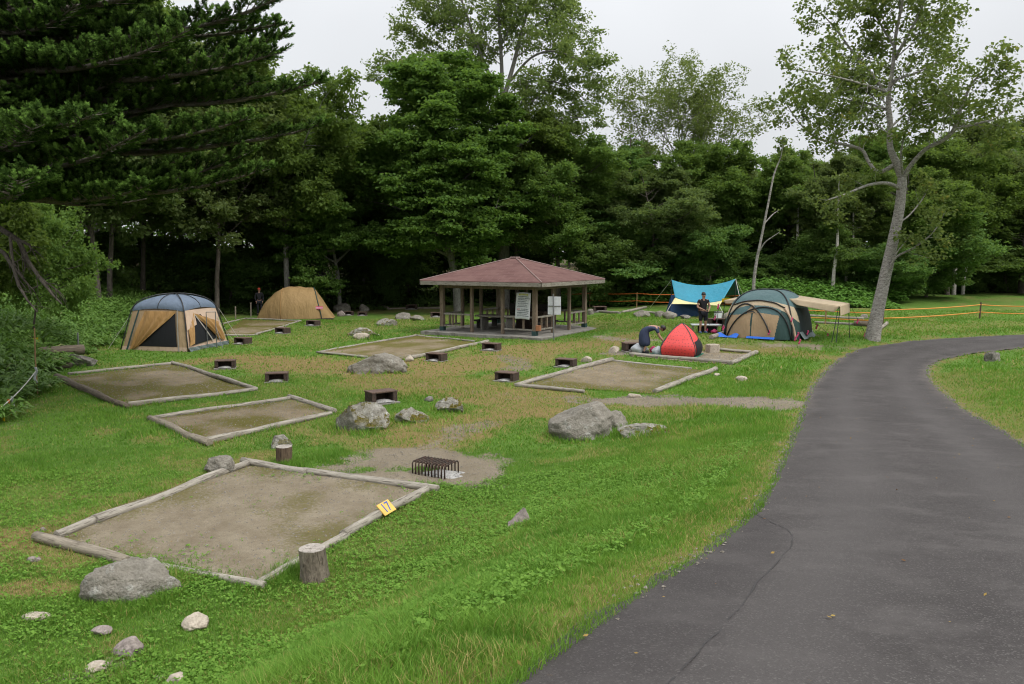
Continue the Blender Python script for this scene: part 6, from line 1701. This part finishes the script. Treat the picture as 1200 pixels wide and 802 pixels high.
while z < 17:
    nb = 7 if z < 12 else 5
    for a in range(nb):
        az = 2 * PI * a / nb + kb * .83 + rg.uniform(-.25, .25); L_ = max(1.2, 7.6 * (1 - (z / 19.5) ** 1.5)) * rg.uniform(.72, 1.06)
        if math.sin(az) > .55: L_ *= .8
        bough(z + rg.uniform(-.15, .15), az, L_, rg.uniform(-.10, .10) + .02 * z / 4, (1.0 if math.cos(az) > -.2 else .45) * (1 if z < 11 else .5))
    z += .62; kb += 1
# a few long boughs that reach out over the lawn, as in the photograph
for (zz, az, ln) in ((5.3, -.10, 7.6), (5.2, -.22, 8.2), (5.9, -.05, 9.0), (6.4, -.32, 8.4), (7.2, -.12, 9.3), (7.8, -.42, 8.0), (8.4, -.2, 9.0), (9.2, -.08, 8.4), (5.0, -.55, 6.8), (6.0, -.7, 6.4), (5.6, -.4, 7.2), (5.2, -.75, 6.0), (6.8, -.55, 7.6), (8.8, -.5, 8.2), (9.6, -.3, 8.8), (7.6, -.3, 8.8), (6.6, -.18, 7.8), (8.0, -.02, 8.2)): bough(zz, az, ln, .02, 1.15)
B0 = np.array([s[0][:] for s in shoots]); Dr = np.array([s[1][:] for s in shoots]); Ln = np.array([s[2] for s in shoots])
K = 40
n = len(B0) * K; B = np.repeat(B0, K, 0); Dd = np.repeat(Dr, K, 0); Lr = np.repeat(Ln, K)
t = ngf.uniform(0, 1, n); o_ = ngf.normal(size=(n, 3)); o_[:, 2] += .25; o_ -= Dd * (o_ * Dd).sum(1)[:, None]; o_ /= np.linalg.norm(o_, axis=1)[:, None]
nd = o_ * .8 + Dd * .65; nd /= np.linalg.norm(nd, axis=1)[:, None]
c = B + Dd * (t * Lr)[:, None]; ln_ = (.078 * (1.1 - .45 * t))[:, None]; wd = np.cross(nd, Dd); wd /= np.linalg.norm(wd, axis=1)[:, None]; wd = wd * .0115
V = np.stack([c - wd, c + wd, c + nd * ln_ + wd * .5, c + nd * ln_ - wd * .5], 1).reshape(-1, 3)
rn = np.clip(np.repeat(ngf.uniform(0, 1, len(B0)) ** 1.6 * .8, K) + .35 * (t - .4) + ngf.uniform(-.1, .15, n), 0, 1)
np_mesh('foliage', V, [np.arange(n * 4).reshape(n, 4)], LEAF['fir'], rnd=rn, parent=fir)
o = bpy.data.objects.new('trunk', wood_mesh(fw, 'trunk', M['fir_bark'])); COL.objects.link(o); o.parent = fir
# bare dead limbs hanging out of the fir
dw = Wood(9)
for pl in ([(-40, 245, 18, .075), (0, 268, 17.5, .065), (22, 282, 17.2, .055), (32, 305, 17, .045), (48, 328, 16.8, .035), (62, 346, 16.7, .024), (73, 357, 16.6, .012)], [(22, 282, 17.2, .04), (34, 287, 17.1, .03), (37, 293, 17, .01)],
           [(-30, 275, 17.4, .055), (5, 297, 17, .045), (16, 314, 16.8, .04), (22, 335, 16.6, .032), (32, 352, 16.5, .022), (44, 366, 16.4, .012)], [(12, 278, 17, .035), (14, 300, 16.9, .03), (18, 318, 16.8, .02)],
           [(18, 315, 16.8, .03), (28, 328, 16.7, .02), (40, 341, 16.7, .008)], [(40, 318, 16.9, .025), (54, 331, 16.8, .018), (70, 342, 16.8, .007)], [(24, 292, 17.1, .02), (28, 306, 17, .015), (31, 314, 17, .006)]):
    pts = [at(a, b2, d) - fir.location for a, b2, d, r in pl]; rs = [q[3] for q in pl]
    dw.t.append((pts, rs, 6))
    for _ in range(9):
        i = rg.randrange(len(pts) - 1); c = pts[i].lerp(pts[i + 1], rg.random()); d = ((pts[i + 1] - pts[i]).normalized() + rv(rg) * .6).normalized(); l_ = rg.uniform(.15, .5)
        dw.t.append(([c, c + d * l_ * .5, c + d * l_ + Vector((0, 0, -.04))], [.010, .007, .003], 4))
o = bpy.data.objects.new('dead_limb', wood_mesh(dw, 'dead_limb', M['trunk_dark'])); COL.objects.link(o); o.parent = fir

# ---- ground cover: broad-bladed bamboo grass, shade undergrowth, bright weeds
def blades(name, C, hgt, nl, ln, wd, mat, seed, rise=.75, droop=.55):
    """leafy stalks at the points C: nl arching leaves on each"""
    ng = np.random.default_rng(seed); n0 = len(C); C = np.repeat(C, nl, 0); n = len(C)
    z = np.repeat(hgt, nl) * ng.uniform(.45, 1.0, n); a = ng.uniform(0, 2 * PI, n)
    L_ = ln * ng.uniform(.6, 1.25, n)
    hd = np.stack([np.cos(a), np.sin(a), np.zeros(n)], 1); sd = np.stack([-np.sin(a), np.cos(a), np.zeros(n)], 1) + ng.normal(size=(n, 3)) * .25
    r_ = rise * ng.uniform(.2, 1.2, n); b0 = C + np.stack([np.zeros(n), np.zeros(n), z], 1) + hd * .03
    p1 = b0 + hd * (L_ * .5)[:, None] + np.array([0, 0, 1]) * (L_ * .5 * r_)[:, None]
    p2 = p1 + hd * (L_ * .55)[:, None] + np.array([0, 0, 1]) * (L_ * (.4 * r_ - droop) * .7)[:, None]
    w_ = wd * ng.uniform(.7, 1.25, n)[:, None] * .5
    V = np.stack([b0 - sd * w_ * .3, b0 + sd * w_ * .3, p1 + sd * w_, p1 - sd * w_, p2], 1).reshape(-1, 3)
    i = np.arange(n)[:, None] * 5
    rn = np.clip(np.repeat(ng.uniform(0, .6, n0), nl) + ng.uniform(-.1, .4, n), 0, 1)
    q = np.hstack([i, i + 1, i + 2, i + 3]); t3 = np.hstack([i + 3, i + 2, i + 4])
    o = np_mesh(name, V, [q, t3], LEAF[mat], rnd=np.concatenate([rn, rn])); return tag(o, kind='stuff')
ng = np.random.default_rng(99)
def scatter(n, x0, x1, y0, y1, test):
    x = ng.uniform(x0, x1, n); y = ng.uniform(y0, y1, n); k = test(x, y); x, y = x[k], y[k]
    return np.stack([x, y, H(x, y)], 1)
def edge_x(y): return np.interp(y, [p[1] for p in EDGE_L], [p[0] for p in EDGE_L])
C = scatter(34000, -34, -8, 12, 50, lambda x, y: (edge_x(y) - x > .25 * np.sin(y * 1.7) + .2 * np.sin(x * 3.1)) & (edge_x(y) - x < 11) & (ng.random(len(x)) < np.where(edge_x(y) - x < 5, 1, .5)))
ex = edge_x(C[:, 1]) - C[:, 0]; hg = (.35 + .8 * sstep(0, 2.0, ex)) * ng.uniform(.6, 1.15, len(C)) * np.clip(.45 + .02 * C[:, 1], .6, 1)
blades('bamboo_grass', C, hg, 7, .33, .068, 'sasa', 1)
def leafmass(name, C, sz, mat, seed):
    ng = np.random.default_rng(seed); n = len(C); up = np.array([0, -.25, 1.0]) + ng.normal(size=(n, 3)) * .6; up /= np.linalg.norm(up, axis=1)[:, None]
    ax = ng.normal(size=(n, 3)); ax -= up * (ax * up).sum(1)[:, None]; ax /= np.linalg.norm(ax, axis=1)[:, None]; sd = np.cross(up, ax); s = sz * ng.uniform(.6, 1.4, n)[:, None]
    V = np.stack([C - ax * s * .5, C + sd * s * .3, C + ax * s * .5, C - sd * s * .3], 1).reshape(-1, 3)
    return tag(np_mesh(name, V, [np.arange(n * 4).reshape(n, 4)], LEAF[mat], rnd=ng.random(n)), kind='stuff')
fe = lambda x: np.interp(x, *FOREST_EDGE)
n = 90000; x = ng.uniform(-190, 210, n); y = ng.uniform(104, 122, n); z = H(x, y) + 11.5 * ng.random(n) ** .8 * (.7 + .6 * fbm(x * .12, y * .12, seed=5)); leafmass('far_woods', np.stack([x, y, z], 1), .75, 'bright', 4)
n = 60000; x = ng.uniform(-75, 80, n); y = ng.uniform(58, 76, n); hh = 2.6 * sstep(.42, .72, fbm(x * .28, y * .28, seed=15, octv=3)) * sstep(2, 10, y - fe(x)); z = H(x, y) + hh * ng.random(n); k = hh > .25
leafmass('shrub_undergrowth', np.stack([x, y, z], 1)[k], .30, 'under', 6)
C = scatter(26000, -40, 45, 44, 84, lambda x, y: (y > fe(x) - .5 + np.sin(x * .9) * .8) & ((edge_x(y) - x) < 12) & (ng.random(len(x)) < np.where(y - fe(x) < 8, 1, .35)))
blades('undergrowth', C, .95 * ng.uniform(.4, 1.2, len(C)) * sstep(-1, 4, C[:, 1] - fe(C[:, 0])), 7, .36, .12, 'under', 2)
C = scatter(26000, 3, 34, 42, 60, lambda x, y: (y > fe(x) - 7 - 4 * ((x > 14) & (x < 23)) + 1.2 * np.sin(x * .7)) & (y < fe(x) + 2) & ~((x > 25) & (y < fe(x) - 1.5)))
blades('weeds', C, .75 * ng.uniform(.3, 1.3, len(C)) * (1 + .6 * (C[:, 0] > 13)) * sstep(-11.5, -5, C[:, 1] - fe(C[:, 0])), 7, .34, .15, 'weed', 3, .6, .5)

# ------------------------------------------------------------------ grass and clover on the lawn
def lawn_points(n, d0, d1, seed):
    ng = np.random.default_rng(seed); a = ng.uniform(-.80, .80, n); d = np.sqrt(ng.uniform(d0 ** 2, d1 ** 2, n)) / np.cos(a) * .92
    x = d * np.sin(a); y = d * np.cos(a)
    k = ng.random(n)
    m_, g_, f_ = masks(x, y)
    e = np.minimum(dist_poly(x, y, ROAD_L), dist_poly(x, y, ROAD_R)); ins = inside_poly(x, y, ROAD_POLY)
    ok = (~ins | ((e < .09) & (ng.random(n) < .5))) & (f_ < .6) & (k < (1 - sstep(.35, .85, m_)) * (1 - .55 * sstep(.3, .9, g_)) * (1 - f_))
    for pp in PADS:
        i_ = inside_poly(x, y, pp); de = dist_poly(x, y, pp + [pp[0]])
        ok &= ~i_ | ((ng.random(n) < .16 * (1 - sstep(.0, .75, de)) + .05 * (fbm(x * 1.5, y * 1.5, seed=51) > .62)))
    lx = (x - pv.location.x) * math.cos(aP) - (y - pv.location.y) * math.sin(aP); ly = (x - pv.location.x) * math.sin(aP) + (y - pv.location.y) * math.cos(aP)
    ok &= ~((abs(lx) < S / 2 + .74) & (abs(ly) < S / 2 + .74))
    x, y, e, g_ = x[ok], y[ok], e[ok], g_[ok]
    return x, y, H(x, y), e, g_
gv, gq, gt, gr, gr2 = [], [], [], [], []; cnt = 0
for (n, d0, d1, hh, ww, fine) in ((240000, 2.4, 6, .036, .0045, 1), (300000, 6, 10, .038, .006, 1), (260000, 10, 16, .042, .011, 0), (230000, 16, 26, .045, .022, 0), (190000, 26, 50, .05, .05, 0)):
    x, y, z, e, g_ = lawn_points(n, d0, d1, int(d0 * 10)); n = len(x); ng = np.random.default_rng(int(d1))
    tall = 1 + .65 * sstep(.35, .9, e) * (1 - sstep(1.8, 3.4, e)) * (x > -2) + .7 * sstep(.58, .75, fbm(x * .8, y * .8, seed=61, octv=3))
    nb = np.zeros(n)
    for pp in PADS: nb = np.maximum(nb, .35 * (1 - sstep(.06, .25, dist_poly(x, y, pp + [pp[0]]))))
    for (rx, ry, rr_) in ROCKS:
        if rr_ > .28: nb = np.maximum(nb, 1 - sstep(rr_ * .9, rr_ + .22, np.hypot(x - rx, y - ry)))
    tall = tall * (1 + 1.5 * nb)
    tall *= .65 + .8 * fbm(x * 4.5, y * 4.5, seed=62, octv=2)
    tall *= np.where(x > np.interp(y, [p[1] for p in ROAD_C], [p[0] for p in ROAD_C]), .8, 1)
    hgt = hh * ng.uniform(.5, 1.45, n) * tall; a = ng.uniform(0, 2 * PI, n); la = ng.uniform(0, 2 * PI, n); lean = hgt * ng.uniform(.15, 1.1, n)
    w_ = ww * ng.uniform(.6, 1.3, n); s = np.stack([np.cos(a) * w_ / 2, np.sin(a) * w_ / 2, np.zeros(n)], 1)
    b0 = np.stack([x, y, z - .006], 1); ld = np.stack([np.cos(la) * lean, np.sin(la) * lean, np.zeros(n)], 1)
    tip = b0 + ld + np.array([0, 0, 1]) * hgt[:, None]
    rn = np.clip(ng.uniform(0, .85, n) * .7 + .6 * (fbm(x * .7, y * .7, seed=71, octv=3) - .3) + .6 * (fbm(x * 5, y * 5, seed=72, octv=2) - .5) + .5 * g_ * ng.random(n), 0, 1)
    rn = np.where(ng.random(n) < .03 + .4 * g_, 1.0, np.minimum(rn, .9))
    if fine:
        md = b0 + ld * .35 + np.array([0, 0, .62]) * hgt[:, None]
        gv.append(np.stack([b0 - s, b0 + s, md + s * .75, md - s * .75, tip], 1).reshape(-1, 3)); i = cnt + np.arange(n)[:, None] * 5
        gq.append(np.hstack([i, i + 1, i + 2, i + 3])); gt.append(np.hstack([i + 3, i + 2, i + 4])); gr.append(rn); gr2.append(rn); cnt += 5 * n
    else:
        gv.append(np.stack([b0 - s, b0 + s, tip], 1).reshape(-1, 3)); i = cnt + np.arange(n)[:, None] * 3
        gt.append(np.hstack([i, i + 1, i + 2])); gr2.append(rn); cnt += 3 * n
tag(np_mesh('grass', np.concatenate(gv), [np.concatenate(gq), np.concatenate(gt)], LEAF['grass'], rnd=np.concatenate(gr + gr2)), kind='stuff')
# clover: three round leaflets on every stem
x, y, z, e, g_ = lawn_points(110000, 2.4, 14, 555); ng = np.random.default_rng(8)
k = (fbm(x * 1.1, y * 1.1, seed=81, octv=3) + ng.uniform(-.3, .3, len(x)) > .52) & (e > .5); x, y, z = x[k], y[k], z[k]; n = len(x)
hz = ng.uniform(.025, .06, n); vs = []
for k in range(3):
    a = ng.uniform(0, 2 * PI, n) * 0 + k * 2.09 + (x * 91.7) % 6.28; r = ng.uniform(.008, .0165, n)
    up = ng.normal(size=(n, 2)) * .35
    def P_(f, s): 
        dx = np.cos(a) * f - np.sin(a) * s; dy = np.sin(a) * f + np.cos(a) * s
        return np.stack([x + dx * r, y + dy * r, z + hz + (dx * up[:, 0] + dy * up[:, 1]) * r], 1)
    vs.append(np.stack([P_(.1, 0), P_(1.0, -.85), P_(1.9, -.45), P_(1.9, .45), P_(1.0, .85)], 1).reshape(-1, 3))
V = np.concatenate(vs); f = np.arange(len(V)).reshape(-1, 5)
tag(np_mesh('clover', V, [f], LEAF['clover'], rnd=ng.random(len(f))), kind='stuff')

# ------------------------------------------------------------------ gravel on bare soil, fallen leaves
ng = np.random.default_rng(123); n = 130000; a = ng.uniform(-.75, .75, n); d = np.sqrt(ng.uniform(4 ** 2, 30 ** 2, n)); x, y = d * np.sin(a), d * np.cos(a)
m_, g_, f_ = masks(x, y); k = np.zeros(n, bool)
for pp in PADS: k |= inside_poly(x, y, pp) & (ng.random(n) < .5)
er = np.minimum(dist_poly(x, y, ROAD_L), dist_poly(x, y, ROAD_R)); k |= (er < .16) & (ng.random(n) < np.exp(-er / .07))
k |= (m_ > .45) & ~inside_poly(x, y, ROAD_POLY) & (ng.random(n) < .7); x, y = x[k], y[k]; n = len(x)
s = .004 + .012 * ng.random(n) ** 3 + .0005 * y; z = H(x, y) + .016
oct_ = np.array([[1, 0, 0], [0, 1, 0], [-1, 0, 0], [0, -1, 0], [0, 0, .7]], float)
V = (oct_[None] * ng.uniform(.6, 1.3, (n, 5, 1)) * s[:, None, None]) + np.stack([x, y, z], 1)[:, None, :]
i = np.arange(n)[:, None] * 5; F3 = np.concatenate([np.hstack([i + q, i + (q + 1) % 4, i + 4]) for q in range(4)])
tag(np_mesh('gravel', V.reshape(-1, 3), [F3], surf('gravel_stones', [(.14, .125, .10), (.30, .27, .23), (.08, .07, .06)], 40, (1, 1, 1), .95, .2)), kind='stuff')
n = 2600; a = ng.uniform(-.75, .75, n); d = np.sqrt(ng.uniform(3 ** 2, 26 ** 2, n)); x, y = d * np.sin(a), d * np.cos(a)
ins = inside_poly(x, y, ROAD_POLY); e = np.minimum(dist_poly(x, y, ROAD_L), dist_poly(x, y, ROAD_R)); k = ~ins & (ng.random(n) < .6) | ins & (ng.random(n) < .16 + .8 * np.exp(-e / .3)); x, y, ins = x[k], y[k], ins[k]
C = np.stack([x, y, H(x, y) + np.where(ins, .045, .04)], 1); n = len(C)
th = ng.uniform(0, 2 * PI, n); ax = np.stack([np.cos(th), np.sin(th), ng.normal(size=n) * .25], 1); sd = np.stack([-np.sin(th), np.cos(th), ng.normal(size=n) * .25], 1); s = ng.uniform(.015, .04, n)[:, None]
V = np.stack([C - ax * s * .5, C + sd * s * .3, C + ax * s * .5, C - sd * s * .3], 1).reshape(-1, 3)
LEAF['litter'] = leafmat('fallen_leaves', (.13, .065, .025), (.34, .25, .07), (.10, .15, .03), .2, .7, 0)
tag(np_mesh('fallen_leaves', V, [np.arange(n * 4).reshape(n, 4)], LEAF['litter'], rnd=ng.random(n)), kind='stuff')

# ------------------------------------------------------------------ light, sky, camera
w = bpy.data.worlds.new('World'); SC.world = w; w.use_nodes = True
nt = w.node_tree; bg = nt.nodes['Background']
SUN_EL, SUN_AZ = 52, 125      # behind cloud; high, to the right and a little behind the camera
sky = N(nt, 'ShaderNodeTexSky', sky_type='NISHITA'); sky.sun_disc = False
sky.sun_elevation = math.radians(SUN_EL); sky.sun_rotation = math.radians(SUN_AZ); sky.air_density = 1; sky.dust_density = 3
tc = N(nt, 'ShaderNodeTexCoord'); sp = N(nt, 'ShaderNodeSeparateXYZ'); L(nt, tc.outputs['Generated'], sp.inputs[0])
cl, _ = noise_fac(nt, tc.outputs['Generated'], 1.6, 4, .3, .7)
up = math_(nt, 'MAXIMUM', sp.outputs['Z'], 0.0)
# layer of high cloud: brighter overhead than at the horizon, faint mottling
gr_ = math_(nt, 'ADD', CLOUD_LO, math_(nt, 'MULTIPLY', math_(nt, 'MULTIPLY', up, up), CLOUD_UP))
gr_ = math_(nt, 'MULTIPLY', gr_, math_(nt, 'ADD', .90, math_(nt, 'MULTIPLY', cl, .16)))
cc = N(nt, 'ShaderNodeVectorMath', operation='SCALE'); cc.inputs[0].default_value = (.965, .98, 1.0); L(nt, gr_, cc.inputs['Scale'])
L(nt, mixc(nt, .9, sky.outputs['Color'], cc.outputs[0]), bg.inputs['Color']); bg.inputs['Strength'].default_value = .1
sl_ = bpy.data.lights.new('sun', 'SUN'); sl_.energy = SUN_E; sl_.angle = math.radians(15); sl_.color = (1, .965, .91)
so = bpy.data.objects.new('sun', sl_); COL.objects.link(so)
el, az = math.radians(SUN_EL), math.radians(SUN_AZ)
dv = Vector((math.sin(az) * math.cos(el), math.cos(az) * math.cos(el), math.sin(el)))
so.rotation_euler = (-dv).to_track_quat('-Z', 'Y').to_euler()
cd = bpy.data.cameras.new('camera'); cd.sensor_width = 36; cd.lens = 36 * F / 1200; cd.clip_end = 1500; cd.clip_start = .05
co = bpy.data.objects.new('camera', cd); COL.objects.link(co); co.location = (0, 0, EYE); co.rotation_euler = (PI / 2 - TH, 0, 0); SC.camera = co
SC.view_settings.view_transform = 'Standard'; SC.view_settings.look = 'None'; SC.view_settings.gamma = 1; SC.view_settings.exposure = EXPO
SC.render.engine = 'CYCLES'; SC.cycles.use_denoising = True; SC.cycles.filter_width = 1.1; SC.cycles.max_bounces = 8; SC.cycles.diffuse_bounces = 4; SC.cycles.glossy_bounces = 2
SC.cycles.transmission_bounces = 3; SC.cycles.transparent_max_bounces = 4; SC.cycles.caustics_reflective = False; SC.cycles.caustics_refractive = False
SC.cycles.use_adaptive_sampling = True; SC.cycles.adaptive_threshold = .02
